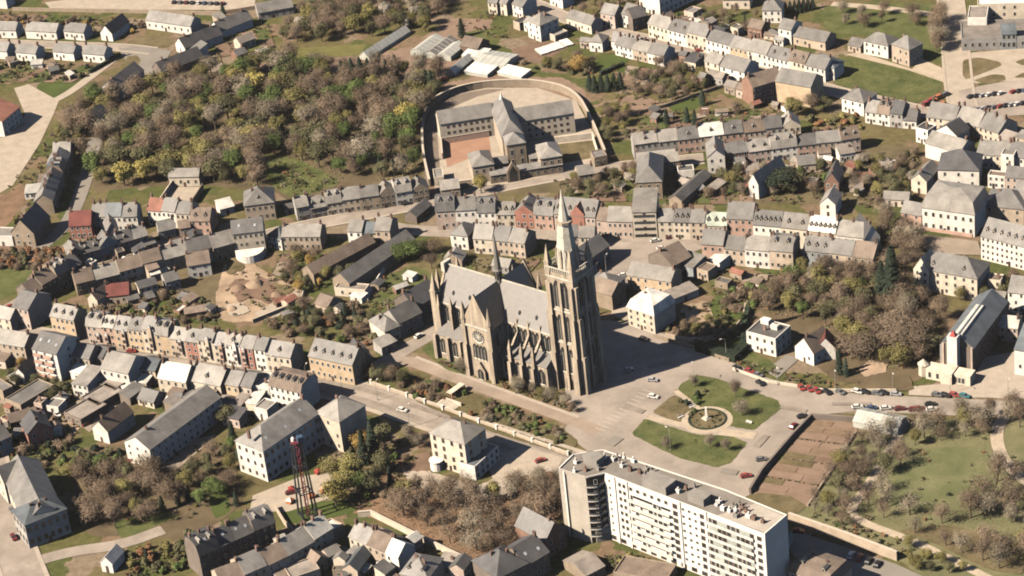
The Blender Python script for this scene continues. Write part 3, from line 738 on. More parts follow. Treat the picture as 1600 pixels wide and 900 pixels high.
sheet('lawn', [(-20, 380), (60, 385), (100, 392), (112, 412), (60, 438), (0, 470), (-20, 480)], M_LAWN, rnd=2, jag=.9)
sheet('field', [(-20, 375), (100, 385), (112, 408), (60, 418), (-20, 415)], M_SOIL2, jag=2.2)
sheet('field', [(-20, 300), (10, 305), (30, 285), (48, 300), (20, 345), (0, 362), (-20, 370)], M_RUST, jag=2.2)
# upper right park
sheet('lawn', [(1285, 5), (1480, 5), (1492, 60), (1480, 110), (1440, 80), (1340, 55), (1288, 48)], M_LAWN, rnd=2, jag=.9)
sheet('lawn', [(1300, 92), (1340, 92), (1420, 110), (1472, 122), (1470, 142), (1425, 166), (1310, 135), (1290, 112)], M_LAWN, rnd=2, jag=.9)
strip('path', [(1300, 6), (1380, 12), (1470, 24)], 5, M_PATH)
sheet('forecourt', [(1320, 85), (1345, 82), (1425, 108), (1440, 92), (1480, 110), (1478, 130), (1420, 110)], M_PATH)
# gardens between the terraces
sheet('garden_ground', [(690, 300), (860, 275), (990, 265), (1110, 265), (1340, 225), (1440, 230), (1440, 300), (1370, 320), (1140, 318), (990, 310), (870, 300), (700, 310)], mat('garden ground', (.13, .105, .055), .95, .09, .3, 0, 0, .15))
sheet('lawn', [(600, 430), (655, 415), (690, 440), (640, 480), (600, 500), (575, 480)], M_LAWN, rnd=2, jag=.9)
sheet('lawn', [(1110, 470), (1160, 440), (1175, 470), (1140, 505), (1110, 495)], M_LAWNB, rnd=2, jag=.9)
sheet('garden_ground', [(200, 425), (350, 400), (345, 500), (240, 490), (140, 480)], mat('garden ground rough', (.14, .11, .06), .95, .12, .3, 0, 0, .15))
sheet('parkland', [(1165, 470), (1240, 430), (1360, 400), (1480, 440), (1480, 560), (1430, 600), (1310, 600), (1260, 560), (1240, 520)], M_WOOD, rnd=2, jag=.9)
sheet('parkland', [(1345, 665), (1480, 655), (1620, 650), (1620, 920), (1460, 920), (1400, 870), (1235, 812), (1275, 740)], mat('park grass', (.15, .155, .068), .95, .06, .25, 0, 0, .16, col2=(.22, .20, .105)), rnd=2, jag=.9)
sheet('parkland', [(540, 800), (610, 700), (680, 760), (800, 770), (880, 720), (885, 800), (790, 870), (740, 880), (570, 805)], M_RUST, rnd=2, jag=.9)
sheet('parkland', [(110, 700), (260, 690), (370, 730), (380, 790), (290, 850), (240, 835), (130, 840)], M_WOOD, rnd=2, jag=.9)
sheet('lawn', [(320, 765), (352, 760), (362, 800), (335, 812)], M_LAWNB, rnd=2, jag=.9)
sheet('lawn', [(175, 815), (250, 800), (285, 805), (190, 845)], M_LAWN, rnd=2, jag=.9)
sheet('lawn', [(440, 790), (540, 780), (560, 800), (470, 820), (440, 815)], M_LAWNB, rnd=2, jag=.9)
# sandy site behind the boulevard
sheet('sandy_yard', [(345, 425), (368, 395), (420, 428), (472, 452), (470, 472), (410, 500), (350, 505), (335, 470)], M_SAND, rnd=2, jag=2.2)
sheet('sandy_yard', [(395, 490), (465, 455), (480, 462), (420, 503)], M_GRAV, rnd=2, jag=2.2)
# streets
M_R = M_ROAD
road('road', [(-30, 518), (60, 528), (140, 544), (270, 564), (400, 586), (490, 600), (570, 616), (660, 648), (790, 690), (900, 725), (960, 745)], 13, M_R, 1.8)
for d_ in (-3.0, 3.0):
    P_ = smooth([(-30, 518), (60, 528), (140, 544), (270, 564), (400, 586), (490, 600), (570, 616), (660, 648), (790, 690), (900, 725)], 2); P_ = offset([G(p.x, p.y).xy for p in P_], d_); A_, B_ = offset(P_, 1.3), offset(P_, -1.3); n_ = len(P_); _layer[0] += 1
    struct(ob('worn_lane', mesh('worn_lane', [(p.x, p.y, .02+.0025*_layer[0]) for p in A_+B_], [(i, n_+i, n_+i+1, i+1) for i in range(n_-1)], [mat('worn asphalt', (.275, .232, .188), .95, .15, .3, 0, 0, .1)])))
sheet('plaza', [(880, 600), (925, 500), (985, 503), (1060, 530), (1140, 565), (1200, 592), (1300, 614), (1640, 630), (1640, 648), (1480, 650), (1345, 642), (1268, 650), (1215, 705), (1168, 782), (1100, 765), (930, 715), (880, 675), (895, 650)], M_PLAZA, rnd=2)
road('promenade', [(585, 573), (630, 560), (690, 582), (760, 608), (905, 660), (935, 676)], 6.5, mat('promenade', (.33, .26, .20), .95, .1, .2, 0, 0, .08), 0)
strip('path', [(650, 558), (760, 600), (905, 652)], 1.6, M_PAVE, 0)
road('road', [(592, 572), (630, 548), (692, 512), (720, 495)], 7.5, M_R, 0)
road('road', [(370, 380), (470, 354), (560, 338), (690, 313), (800, 288), (900, 270), (1000, 257), (1100, 248)], 8, M_R, 1.2)
road('road', [(590, 352), (640, 360), (700, 363), (850, 366), (945, 374), (1100, 378), (1190, 383), (1300, 395), (1380, 398)], 9, M_R, 0)
sheet('market_square', [(925, 440), (955, 405), (945, 378), (1085, 380), (1100, 388), (1060, 402), (1010, 442), (975, 448)], M_PLAZA)
road('road', [(-30, 508), (30, 470), (70, 446), (110, 424), (170, 402), (240, 384), (330, 360)], 6, M_R, 0)
road('road', [(60, 390), (100, 358), (125, 310), (142, 250), (150, 215)], 6.5, M_ROADD, 0)
road('road', [(-30, 66), (90, 71), (190, 74), (240, 80)], 7, M_R, 1)
sheet('turning_place', [(185, 76), (225, 72), (268, 80), (262, 90), (236, 120), (205, 108), (195, 92)], M_ROADD)
sheet('lawn', [(196, 90), (212, 86), (222, 95), (212, 104), (200, 102)], M_LAWND, rnd=2, jag=.9)
road('path', [(188, 85), (145, 118), (102, 150), (60, 168)], 5, M_GRAV, 0)
sheet('yard', [(22, 138), (45, 132), (92, 158), (85, 176), (62, 225), (20, 290), (-30, 320), (-30, 215), (8, 215), (40, 180)], M_GRAV)
sheet('yard', [(70, 4), (150, -6), (400, -6), (398, 10), (350, 16), (80, 15)], M_GRAV)
road('road', [(760, -20), (835, 5), (885, 30), (960, 52), (1035, 66), (1085, 88), (1150, 104), (1250, 128), (1330, 150), (1400, 164), (1470, 182)], 8, M_R, 1.2)
road('road', [(1483, -20), (1490, 40), (1495, 100), (1500, 150), (1512, 190)], 11, M_GRAV, 1.2)
sheet('car_park', [(1498, 142), (1545, 132), (1620, 120), (1620, 178), (1500, 188)], M_PLAZA)
sheet('gravel_garden', [(1502, 84), (1620, 74), (1620, 124), (1506, 132)], M_GRAV)
for q in ([(1504, 94), (1530, 90), (1562, 97), (1566, 103), (1510, 125), (1504, 118)], [(1520, 126), (1552, 116), (1570, 118), (1572, 126), (1540, 132)], [(1585, 97), (1620, 86), (1620, 100), (1598, 103)], [(1583, 122), (1598, 114), (1620, 112), (1620, 122)]):
    sheet('flower_bed', q, M_LAWND, rnd=2)
road('road', [(-25, 700), (-5, 780), (18, 850), (50, 930)], 13, M_R, 1.5)
road('driveway', [(48, 880), (110, 862), (190, 852), (255, 828)], 6, M_ROAD, 0)
sheet('yard', [(120, 600), (172, 588), (205, 612), (140, 676), (118, 660)], M_YARD)
sheet('yard', [(38, 622), (60, 610), (100, 640), (125, 670), (110, 685), (70, 660)], M_SAND)
sheet('yard', [(205, 690), (240, 735), (275, 735), (330, 690), (338, 680), (280, 690)], M_YARD)
sheet('school_yard', [(395, 775), (470, 745), (540, 735), (545, 770), (450, 800), (390, 800)], M_GRAV)
sheet('villa_yard', [(628, 735), (655, 728), (675, 738), (745, 760), (800, 735), (815, 745), (772, 790), (740, 778), (690, 770), (640, 760)], M_GRAV, jag=2.2)
sheet('villa_yard', [(628, 738), (650, 710), (672, 706), (672, 736)], M_SOIL2, jag=2.2)
sheet('villa_drive', [(760, 725), (815, 698), (880, 716), (870, 735), (815, 745), (775, 760)], M_GRAV)
# square with its lawns and round bed
sheet('lawn', [(1062, 602), (1088, 586), (1120, 592), (1215, 626), (1222, 638), (1178, 673), (1135, 666), (1090, 640), (1058, 618)], M_LAWN, rnd=1, cut=.07, jag=.9)
sheet('lawn', [(1018, 645), (1052, 617), (1088, 630), (1090, 640), (1062, 661)], M_LAWND, rnd=1, cut=.07, jag=.9)
sheet('lawn', [(986, 679), (1007, 655), (1050, 668), (1090, 680), (1140, 681), (1168, 692), (1142, 724), (1120, 731), (1060, 716)], M_LAWN, rnd=1, cut=.07, jag=.9)
def disc(name, c, r, m, n=36):
    g = G(*c); _layer[0] += 1; z = .02+.0025*_layer[0]
    return struct(ob(name, mesh(name, [(g.x+r*cos(2*pi*i/n), g.y+r*sin(2*pi*i/n), z) for i in range(n)], [tuple(range(n))], [m])))
disc('round_path', (1105, 657), 9.3, M_PATH)
strip('path', [(1012, 652), (1080, 668)], 3, M_PATH); strip('path', [(1125, 675), (1180, 682)], 4.5, M_PATH)
disc('round_bed', (1105, 656), 6.7, M_LAWND)
# kitchen garden with walls
sheet('kitchen_garden', [(1180, 768), (1268, 655), (1345, 660), (1338, 676), (1262, 792), (1232, 812), (1172, 788)], M_SOIL, rnd=2)
for k in range(11):
    t0 = k/11; a, b = Vector((1266, 657)).lerp(Vector((1182, 766)), t0), Vector((1338, 664)).lerp(Vector((1268, 782)), t0); t1 = (k+.8)/11
    c, d = Vector((1338, 664)).lerp(Vector((1268, 782)), t1), Vector((1266, 657)).lerp(Vector((1182, 766)), t1); s_ = rng.uniform(.35, .65)
    for (u, v) in ((.02, s_), (s_+.02, .97)):
        sheet('garden_bed', [tuple(a.lerp(b, u)), tuple(a.lerp(b, v)), tuple(d.lerp(c, v)), tuple(d.lerp(c, u))], rng.choice((M_SOIL, M_SOIL2, M_SOILG, M_LAWND, M_SOIL)), z=.38)
    e0, e1 = G(*a).xy, G(*b).xy
    if k in (3, 6, 9):
        for q in range(16): clump(e0.lerp(e1, q/16+rng.uniform(0, .05)), .45)
sheet('lawn', [(1180, 770), (1235, 775), (1262, 792), (1232, 812), (1172, 788)], M_LAWND, rnd=2, jag=.9)
# park paths on the right
road('path', [(1415, 658), (1398, 690), (1375, 730), (1345, 775), (1325, 800), (1350, 818), (1400, 836), (1440, 852), (1500, 882), (1560, 912)], 3.4, M_PATH, 0)
road('path', [(1570, 650), (1556, 672), (1560, 705), (1580, 735), (1620, 765)], 4.5, M_PATH, 0)
sheet('parking_lane', [(1225, 838), (1250, 832), (1400, 882), (1450, 905), (1380, 930), (1240, 870)], M_ROADD)
sheet('lawn', [(658, 548), (672, 535), (722, 552), (735, 588), (700, 580)], M_LAWN, rnd=2, jag=.9)
sheet('bank', [(602, 592), (640, 585), (760, 620), (880, 672), (905, 690), (890, 712), (780, 680), (660, 634)], mat('grassy bank', (.12, .10, .045), .95, .12, .3, 0, 0, .15), rnd=2, jag=.9)
sheet('yard', [(960, 470), (1040, 490), (1045, 515), (985, 505), (955, 492)], M_PAVE)
sheet('sandy_yard', [(1060, 480), (1105, 470), (1115, 500), (1080, 510)], M_SAND, rnd=2, jag=2.2)
sheet('drive', [(1195, 580), (1228, 555), (1250, 560), (1215, 592)], M_ROADD)
sheet('lawn', [(1145, 568), (1165, 548), (1200, 562), (1215, 575), (1195, 585)], M_LAWN, rnd=2, jag=.9)
sheet('sandy_yard', [(1340, 580), (1360, 562), (1385, 568), (1385, 582), (1350, 590)], M_SAND, rnd=2, jag=2.2)
sheet('yard', [(1420, 605), (1600, 590), (1600, 625), (1420, 618)], M_PAVE)

# back gardens cut into plots
plots((0, 100), (160, 103), (112, 130), (-50, 128), 11)
plots((150, 492), (340, 508), (320, 478), (190, 452), 9)
plots((1000, 205), (1240, 182), (1225, 168), (1000, 185), 11)
plots((1140, 268), (1345, 246), (1340, 262), (1150, 286), 9)
plots((1020, 42), (1190, 84), (1230, 62), (1080, 22), 8)
plots((880, 315), (1000, 316), (985, 280), (890, 288), 6)
plots((1040, 320), (1180, 320), (1170, 282), (1060, 282), 6)
plots((0, 590), (48, 604), (30, 640), (-20, 625), 3)
plots((245, 625), (345, 640), (330, 652), (255, 640), 4)
plots((130, 380), (235, 378), (230, 390), (140, 402), 5)
plots((440, 398), (505, 398), (470, 440), (425, 430), 3)
plots((690, 400), (845, 408), (830, 425), (700, 430), 6)
plots((960, 100), (1040, 112), (1010, 135), (960, 122), 4)
plots((330, 62), (420, 44), (430, 75), (345, 90), 4)
plots((290, 92), (345, 90), (350, 112), (270, 118), 3)
plots((1100, 425), (1240, 432), (1215, 455), (1120, 462), 5)
plots((520, 850), (700, 905), (640, 915), (500, 880), 6, (M_YARD, M_PAVE, M_YARD, M_LAWND))

sheet('soil_heap_ground', [(356, 448), (372, 436), (392, 440), (408, 432), (448, 456), (430, 462), (422, 476), (392, 466), (372, 474)], M_SOIL2, z=.40, rnd=2, jag=2.2)
sheet('soil_heap_ground', [(352, 478), (380, 474), (392, 488), (360, 496)], M_GRAV, z=.40, rnd=2, jag=2.2)
sheet('rough_grass', [(352, 408), (372, 404), (384, 420), (356, 432)], M_LAWND, z=.40, rnd=2, jag=2.2)
sheet('rough_grass', [(425, 440), (462, 452), (448, 462), (430, 456)], M_LAWND, z=.402, rnd=2, jag=2.2)
sheet('lawn', [(1395, 735), (1450, 700), (1540, 700), (1560, 760), (1520, 800), (1420, 800), (1370, 780)], mat('park lawn', (.13, .15, .058), .95, .08, .25, 0, 0, .16, col2=(.19, .185, .09)), z=.39, rnd=2, jag=.9)
sheet('lawn', [(1400, 830), (1480, 820), (1600, 850), (1600, 900), (1540, 890), (1450, 845)], M_LAWND, z=.39, rnd=2, jag=.9)
plots((1180, 430), (1240, 432), (1235, 450), (1180, 458), 3)

for i, (x, y, l, w_, a_) in enumerate(((990, 640, 9, 3, -40), (1060, 745, 7, 2.5, -35), (1190, 690, 8, 2.5, 55), (960, 690, 6, 4, 48), (1240, 640, 10, 2.2, -30), (1030, 570, 9, 3, 10), (1330, 632, 14, 1.8, -12), (1140, 738, 6, 3, -30))):
    g = G(x, y); c_, s_ = cos(radians(a_)), sin(radians(a_)); q = [(-l/2, -w_/2), (l/2, -w_/2), (l/2, w_/2), (-l/2, w_/2)]
    sheet('asphalt_patch', [(g.x+c_*u-s_*v, g.y+s_*u+c_*v) for u, v in q], M_ROADD if i % 2 else MATS['worn asphalt'], z=.40, px=False)

sheet('courtyard', [(1522, 592), (1535, 560), (1600, 548), (1625, 600), (1600, 625), (1525, 622)], M_PAVE, z=.41)
sheet('courtyard', [(1425, 385), (1445, 368), (1528, 378), (1535, 400), (1470, 398)], M_YARD, z=.41)
sheet('lawn', [(1340, 595), (1420, 585), (1430, 612), (1340, 610)], M_WOOD, z=.41, rnd=2, jag=.9)

strip('path', [(1056, 612), (1094, 642)], 2.2, M_PATH, 0, z=.42)
# ---------------------------------------------------------------- the church
def church():
    T = Vector((20.8, -81.4)); a = radians(139); u = Vector((cos(a), sin(a))); v = Vector((-u.y, u.x))
    o = T+u*1.5-v*2.7
    r = thing('church', 'large stone church with tall spire, buttresses and slate roofs beside the plaza', 'church', (o.x, o.y, 0), a)
    st, sl, sp = M_STONE, M_CSLATE, M_STONEP
    Z, ZR, W = 23.0, 35.0, 6.2                       # nave eaves, ridge, half width
    b = MB(); b.add([(5, -W, -.5), (60, -W, -.5), (60, W, -.5), (5, W, -.5), (5, -W, Z), (60, -W, Z), (60, W, Z), (5, W, Z), (60, 0, ZR), (5, 0, ZR)],
                    [(0, 1, 5, 4), (2, 3, 7, 6), (1, 2, 6, 8, 5), (3, 0, 4, 9, 7)]); b.build('nave_wall', st, r)
    R = MB().slab([[(5.5, W+.4, Z-.4), (59.6, W+.4, Z-.4), (59.6, 0, ZR+.3), (5.5, 0, ZR+.3)], [(5.5, 0, ZR+.3), (59.6, 0, ZR+.3), (59.6, -W-.4, Z-.4), (5.5, -W-.4, Z-.4)]], .35).build('nave_roof', sl, r)
    MB().box(6, 60, -.25, .25, ZR+.3, ZR+.75).build('ridge_crest', sp, R)
    for x in (14, 22, 46, 54):
        for s in (1,):
            q = MB().box(-.4, .4, -.4, .4, -.6, .7).cone(0, 0, .62, .7, 0, 1.5, 4, 0, pi/4).build('lucarne', M_METAL, R, loc=(x, s*4.6, Z+3.2))
    # corbel cornice along the eaves
    for s in (1, -1): MB().box(5.5, 59.5, min(s*W, s*(W+.55)), max(s*W, s*(W+.55)), Z-1.3, Z-.45, bot=True).build('cornice', sp, r)
    # choir end gable with stone block and stair turrets
    MB().prism([(59.8, -W-.3), (60.6, -W-.3), (60.6, W+.3), (59.8, W+.3)], -.5, Z).build('choir_wall', st, r)
    MB().add([(59.8, -W-.5, Z), (59.8, W+.5, Z), (59.8, 0, ZR+1.2), (60.7, -W-.5, Z), (60.7, W+.5, Z), (60.7, 0, ZR+1.2)], [(0, 1, 2), (5, 4, 3), (0, 2, 5, 3), (1, 4, 5, 2)]).build('choir_gable', st, r)
    MB().box(59.4, 61.0, -2.2, 2.2, ZR-2.0, ZR+1.8).build('gable_block', sp, r)
    def pinnacle(x, y, z0, z1, w=.8, nm='pinnacle', base=0, par=r):
        p = MB(); p.box(x-w, x+w, y-w, y+w, base, z0); p.box(x-w*1.15, x+w*1.15, y-w*1.15, y+w*1.15, z0, z0+.4); p.cone(x, y, w*1.35, z0+.4, .05, z1, 4, 0, pi/4)
        return p.build(nm, st, par)
    for y in (W+1.2, -W-1.2): pinnacle(61.2, y, 27, 35, 1.25, 'turret', -.5)
    pinnacle(64.5, 1.2, 24, 33, 1.3, 'turret', -.5)
    MB().prism([(60.6, -5), (64, -3), (65.2, 0), (64, 3), (60.6, 5)], -.5, 17).build('apse_wall', st, r)
    MB().slab([[(60.6, -5.3, 17.2), (64.2, -3.2, 17.2), (60.7, 0, 22)], [(64.2, -3.2, 17.2), (65.5, 0, 17.2), (60.7, 0, 22)], [(65.5, 0, 17.2), (64.2, 3.2, 17.2), (60.7, 0, 22)], [(64.2, 3.2, 17.2), (60.6, 5.3, 17.2), (60.7, 0, 22)]], .25).build('apse_roof', sl, r)
    def lancet(x, y, z, w, h, rot, par=r, nm='lancet_window'):
        m = MB(); n = [(-w/2, 0), (w/2, 0), (w/2, h*.72), (w*.3, h*.88), (0, h), (-w*.3, h*.88), (-w/2, h*.72)]
        m.add([(q[0], -.04, q[1]) for q in n], [tuple(range(7))], 1)
        for (p, q) in zip(n, n[1:]+n[:1]):
            d = Vector((q[0]-p[0], q[1]-p[1])).normalized(); e = Vector((d.y, -d.x))*.22
            m.add([(p[0], -.04, p[1]), (q[0], -.04, q[1]), (q[0]+e.x, -.30, q[1]+e.y), (p[0]+e.x, -.30, p[1]+e.y)], [(0, 1, 2, 3)], 0)
        m.box(-.07, .07, -.16, -.04, 0, h*.8, 0)
        return m.build(nm, [sp, M_DARK], par, loc=(x, y, z), rotz=rot)
    # aisles with lean-to roofs, buttresses and flyers
    AW, AZ = 11.4, 10.5
    for s in (1, -1):
        for (x0, x1, nb) in ((6, 28, 4), (41, 59.4, 3)):
            y0, y1 = sorted((s*W, s*AW)); m = MB(); m.box(x0, x1, y0, y1, -.5, AZ, top=False)
            m.add([(x0, s*AW, AZ), (x0, s*W, AZ), (x0, s*W, AZ+3)], [(0, 1, 2)]).add([(x1, s*AW, AZ), (x1, s*W, AZ), (x1, s*W, AZ+3)], [(0, 1, 2)])
            m.build('aisle_wall', st, r)
            q = [(x0, s*(AW+.3), AZ+.1), (x1, s*(AW+.3), AZ+.1), (x1, s*W, AZ+3.2), (x0, s*W, AZ+3.2)]
            MB().slab([q if s < 0 else q[::-1]], .2).build('aisle_roof', sl, r)
            st_ = (x1-x0)/nb
            for i in range(nb+1):
                x = x0+i*st_
                if i < nb:
                    xm = x+st_/2; rot = pi if s > 0 else 0
                    for dx in (-1.0, 1.0): lancet(xm+dx, s*W, 14.2, 1.7, 6.8, rot)
                    lancet(xm, s*AW, 2.8, 2.6, 6.4, rot)
                if 0 < i < nb or (i == 0 and x0 > 30) or (i == nb and x0 > 30):
                    if x0 > 30:
                        m = MB(); yy = lambda q: (min(s*(W-.1), s*q), max(s*(W-.1), s*q))
                        m.box(x-.75, x+.75, *yy(AW+1.6), -.5, 10.8); m.box(x-.65, x+.65, *yy(W+2.6), 10.8, 21.5); m.cone(x, s*(W+1.7), 1.0, 21.5, .05, 26.5, 4, 0, pi/4); m.build('buttress', st, r); continue
                    m = MB(); m.box(x-.7, x+.7, min(s*(AW-.1), s*(AW+2.2)), max(s*(AW-.1), s*(AW+2.2)), -.5, 9.5)
                    m.box(x-.6, x+.6, min(s*(AW-.1), s*(AW+1.3)), max(s*(AW-.1), s*(AW+1.3)), 9.5, 14.8)
                    m.cone(x, s*(AW+.6), .95, 14.8, .05, 18.6, 4, 0, pi/4); m.build('buttress', st, r)
                    f = MB(); p = [(AW+.2, 12.6), (AW+.2, 14.2), (W, 20.4), (W, 18.6)]
                    f.add([(x-.4, s*y, z) for y, z in p]+[(x+.4, s*y, z) for y, z in p], [(0, 1, 2, 3), (7, 6, 5, 4), (0, 4, 5, 1), (1, 5, 6, 2), (2, 6, 7, 3), (3, 7, 4, 0)]); f.build('flying_buttress', st, r)
                    pinnacle(x, s*(W+.35), 21.5, 25.5, .45, base=14)
    # transepts
    TX, TW, TY = 34.4, 6.2, 15.4
    for s in (1, -1):
        t0, t1 = W-.5, TY; m = MB()
        m.add([(TX-TW, s*t0, -.5), (TX+TW, s*t0, -.5), (TX+TW, s*t1, -.5), (TX-TW, s*t1, -.5), (TX-TW, s*t0, Z), (TX+TW, s*t0, Z), (TX+TW, s*t1, Z), (TX-TW, s*t1, Z), (TX, s*t1, ZR)],
              [(0, 3, 7, 4), (1, 2, 6, 5), (3, 2, 6, 8, 7)]); m.build('transept_wall', st, r)
        MB().slab([[(TX-TW-.4, s*(t1-.4), Z-.4), (TX, s*(t1-.4), ZR+.3), (TX, 0, ZR+.3), (TX-TW-.4, 0, Z-.4)], [(TX+TW+.4, s*(t1-.4), Z-.4), (TX+TW+.4, 0, Z-.4), (TX, 0, ZR+.3), (TX, s*(t1-.4), ZR+.3)]], .3).build('transept_roof', sl, r)
        # stepped gable wall standing above the roof
        g = MB(); pts = [(-TW-.3, Z-.6), (TW+.3, Z-.6), (TW+.3, Z+.6), (0, ZR+1.6), (-TW-.3, Z+.6)]
        g.add([(TX+x, s*(t1-.45), z) for x, z in pts]+[(TX+x, s*(t1+.35), z) for x, z in pts], [tuple(range(5)), tuple(range(9, 4, -1))]+[(i, 5+i, 5+(i+1) % 5, (i+1) % 5) for i in range(5)]); g.build('transept_gable', st, r)
        rot = pi if s > 0 else 0; y = s*(t1+.36)
        MB().box(TX-TW-.5, TX+TW+.5, min(s*(t1+.3), s*(t1+.75)), max(s*(t1+.3), s*(t1+.75)), Z-.8, Z-.1, bot=True).build('string_course', sp, r)
        # rose window: stone ring, dark glass, spokes
        k = MB(); n = 24
        for i in range(n):
            a0, a1 = 2*pi*i/n, 2*pi*(i+1)/n
            k.add([(2.7*cos(a0), -.32, 2.7*sin(a0)), (2.7*cos(a1), -.32, 2.7*sin(a1)), (2.3*cos(a1), -.05, 2.3*sin(a1)), (2.3*cos(a0), -.05, 2.3*sin(a0))], [(0, 1, 2, 3)], 0)
        k.add([(2.3*cos(2*pi*i/n), -.05, 2.3*sin(2*pi*i/n)) for i in range(n)], [tuple(range(n))], 1)
        for i in range(6):
            d = Vector((cos(pi*i/6), sin(pi*i/6))); e = Vector((-d.y, d.x))*.12
            k.add([(d.x*q+e.x*w_, -.14, d.y*q+e.y*w_) for q, w_ in ((-2.3, -1), (2.3, -1), (2.3, 1), (-2.3, 1))], [(0, 1, 2, 3)], 0)
        k.build('rose_window', [sp, M_DARK], r, loc=(TX, s*t1, 18.2), rotz=rot)
        for dx in (-2.4, -.8, .8, 2.4): lancet(TX+dx, s*t1, 8.4, 1.2, 6.2, rot)
        lancet(TX, s*t1, 27, .9, 2.6, rot); lancet(TX-1.7, s*t1, 25.2, .5, 1.2, rot); lancet(TX+1.7, s*t1, 25.2, .5, 1.2, rot)
        d = MB(); d.add([(-2.2, -1.2, 0), (2.2, -1.2, 0), (2.2, -1.2, 4), (0, -1.2, 7.4), (-2.2, -1.2, 4), (-2.2, 0, 0), (2.2, 0, 0), (2.2, 0, 4), (0, 0, 7.4), (-2.2, 0, 4)], [(0, 1, 2, 3, 4), (1, 6, 7, 2), (5, 0, 4, 9), (2, 7, 8, 3), (3, 8, 9, 4)])
        d = d.build('porch', st, r, loc=(TX, s*t1, 0), rotz=rot); lancet(0, -1.2, .2, 2.2, 4.4, 0, d, 'door')
        for dx in (-TW, TW):
            m = MB(); x = TX+dx; m.box(x-.9, x+.9, min(s*(t1-.5), s*(t1+1.5)), max(s*(t1-.5), s*(t1+1.5)), -.5, 14); m.box(x-.8, x+.8, min(s*(t1-.5), s*(t1+.9)), max(s*(t1-.5), s*(t1+.9)), 14, 25)
            m.cone(x, s*(t1+.2), 1.25, 25, .05, 32.5, 8, 0, pi/8); m.build('transept_buttress', st, r)
        for xx, ro in ((TX-TW, pi/2 if 0 else -pi/2), (TX+TW, pi/2)):
            lancet(xx, s*11.5, 14, 1.6, 6.5, ro)
    # fleche over the crossing
    f = MB(); f.cone(TX, 0, 1.5, ZR-1, 1.4, ZR+4.5, 8); f.cone(TX, 0, 1.8, ZR+4.5, 1.5, ZR+5.0, 8); f.cone(TX, 0, 1.45, ZR+5, .05, ZR+21, 8); F = f.build('fleche', M_CSLATE, r)
    for i in range(8):
        a_ = 2*pi*(i+.5)/8; MB().add([(-.35, -.02, 0), (.35, -.02, 0), (.35, -.02, 2.6), (0, -.02, 3.4), (-.35, -.02, 2.6)], [(0, 1, 2, 3, 4)]).build('louvre', M_DARK, F, loc=(TX+1.44*cos(a_), 1.44*sin(a_), ZR+.8), rotz=a_+pi/2)
    # tower
    H = 5.9; TZ = 50.0
    MB().box(-H, H, -H, H, -.5, TZ).build('tower_wall', st, r)
    for (cx, cy) in ((-1, -1), (-1, 1), (1, -1), (1, 1)):
        for ax in (0, 1):
            m = MB()
            for (z0, z1, pr, w) in ((-.5, 16, 2.3, 1.15), (16, 32, 1.7, 1.0), (32, 45, 1.1, .85)):
                c = H-.9
                if ax: m.box(cx*c-w, cx*c+w, min(cy*H, cy*(H+pr)), max(cy*H, cy*(H+pr)), z0, z1)
                else: m.box(min(cx*H, cx*(H+pr)), max(cx*H, cx*(H+pr)), cy*c-w, cy*c+w, z0, z1)
            m.build('tower_buttress', st, r)
        pinnacle(cx*(H-.6), cy*(H-.6), TZ+3.2, TZ+10.5, 1.0, base=TZ-2)
    for k in range(4):
        rot = k*pi/2; d = Vector((sin(rot), -cos(rot))); t = Vector((cos(rot), sin(rot)))
        for dx in (-1.85, 1.85):
            p = d*H+t*dx; lancet(p.x, p.y, 35.2, 2.4, 11.2, rot, nm='belfry_opening')
            lancet(p.x, p.y, 21.0, 2.1, 11, rot)
        
        for dx in (-1.9, 1.9): p = d*H+t*dx; lancet(p.x, p.y, 7.5, 1.9, 10.5, rot)
        if k in (0, 2, 3): 
            q = d*H; lancet(q.x, q.y, .2, 2.4, 5.5, rot, nm='door')
        m = MB(); m.box(-.55, .55, -.9, 0, -.5, 46); m.build('pilaster', st, r, loc=(d.x*H, d.y*H, 0), rotz=rot)
        for z in (19.8, 33.6, 47.4): MB().box(-H-.35, H+.35, -.4, 0, z, z+.7, bot=True).build('string_course', sp, r, loc=(d.x*H, d.y*H, 0), rotz=rot)
        m = MB(); m.box(-H, H, -.55, -.15, TZ+1.5, TZ+1.9, bot=True)
        for i in range(13): m.box(-H+i*H/6-.14, -H+i*H/6+.14, -.5, -.2, TZ, TZ+1.5, top=False)
        m.build('balustrade', sp, r, loc=(d.x*H, d.y*H, 0), rotz=rot)
    s = MB(); s.cone(0, 0, 4.3, TZ, 4.1, TZ+4.5, 8, 0, pi/8); s.cone(0, 0, 4.1, TZ+4.5, 2.6, TZ+18.2, 8, 0, pi/8); s.build('spire_base', sp, r)
    s = MB(); s.cone(0, 0, 3.1, TZ+18, 3.2, TZ+19.1, 8, 0, pi/8); s.build('spire_gallery', st, r)
    s = MB(); s.cone(0, 0, 2.1, TZ+19.1, .12, TZ+31.5, 8, 0, pi/8); S_ = s.build('spire', sp, r)
    c = MB(); c.tube((0, 0, TZ+31.2), (0, 0, TZ+34.6), .1, .07, 5); c.box(-.09, .09, -.8, .8, TZ+33.2, TZ+33.45, bot=True); c.build('cross', M_METAL, S_)
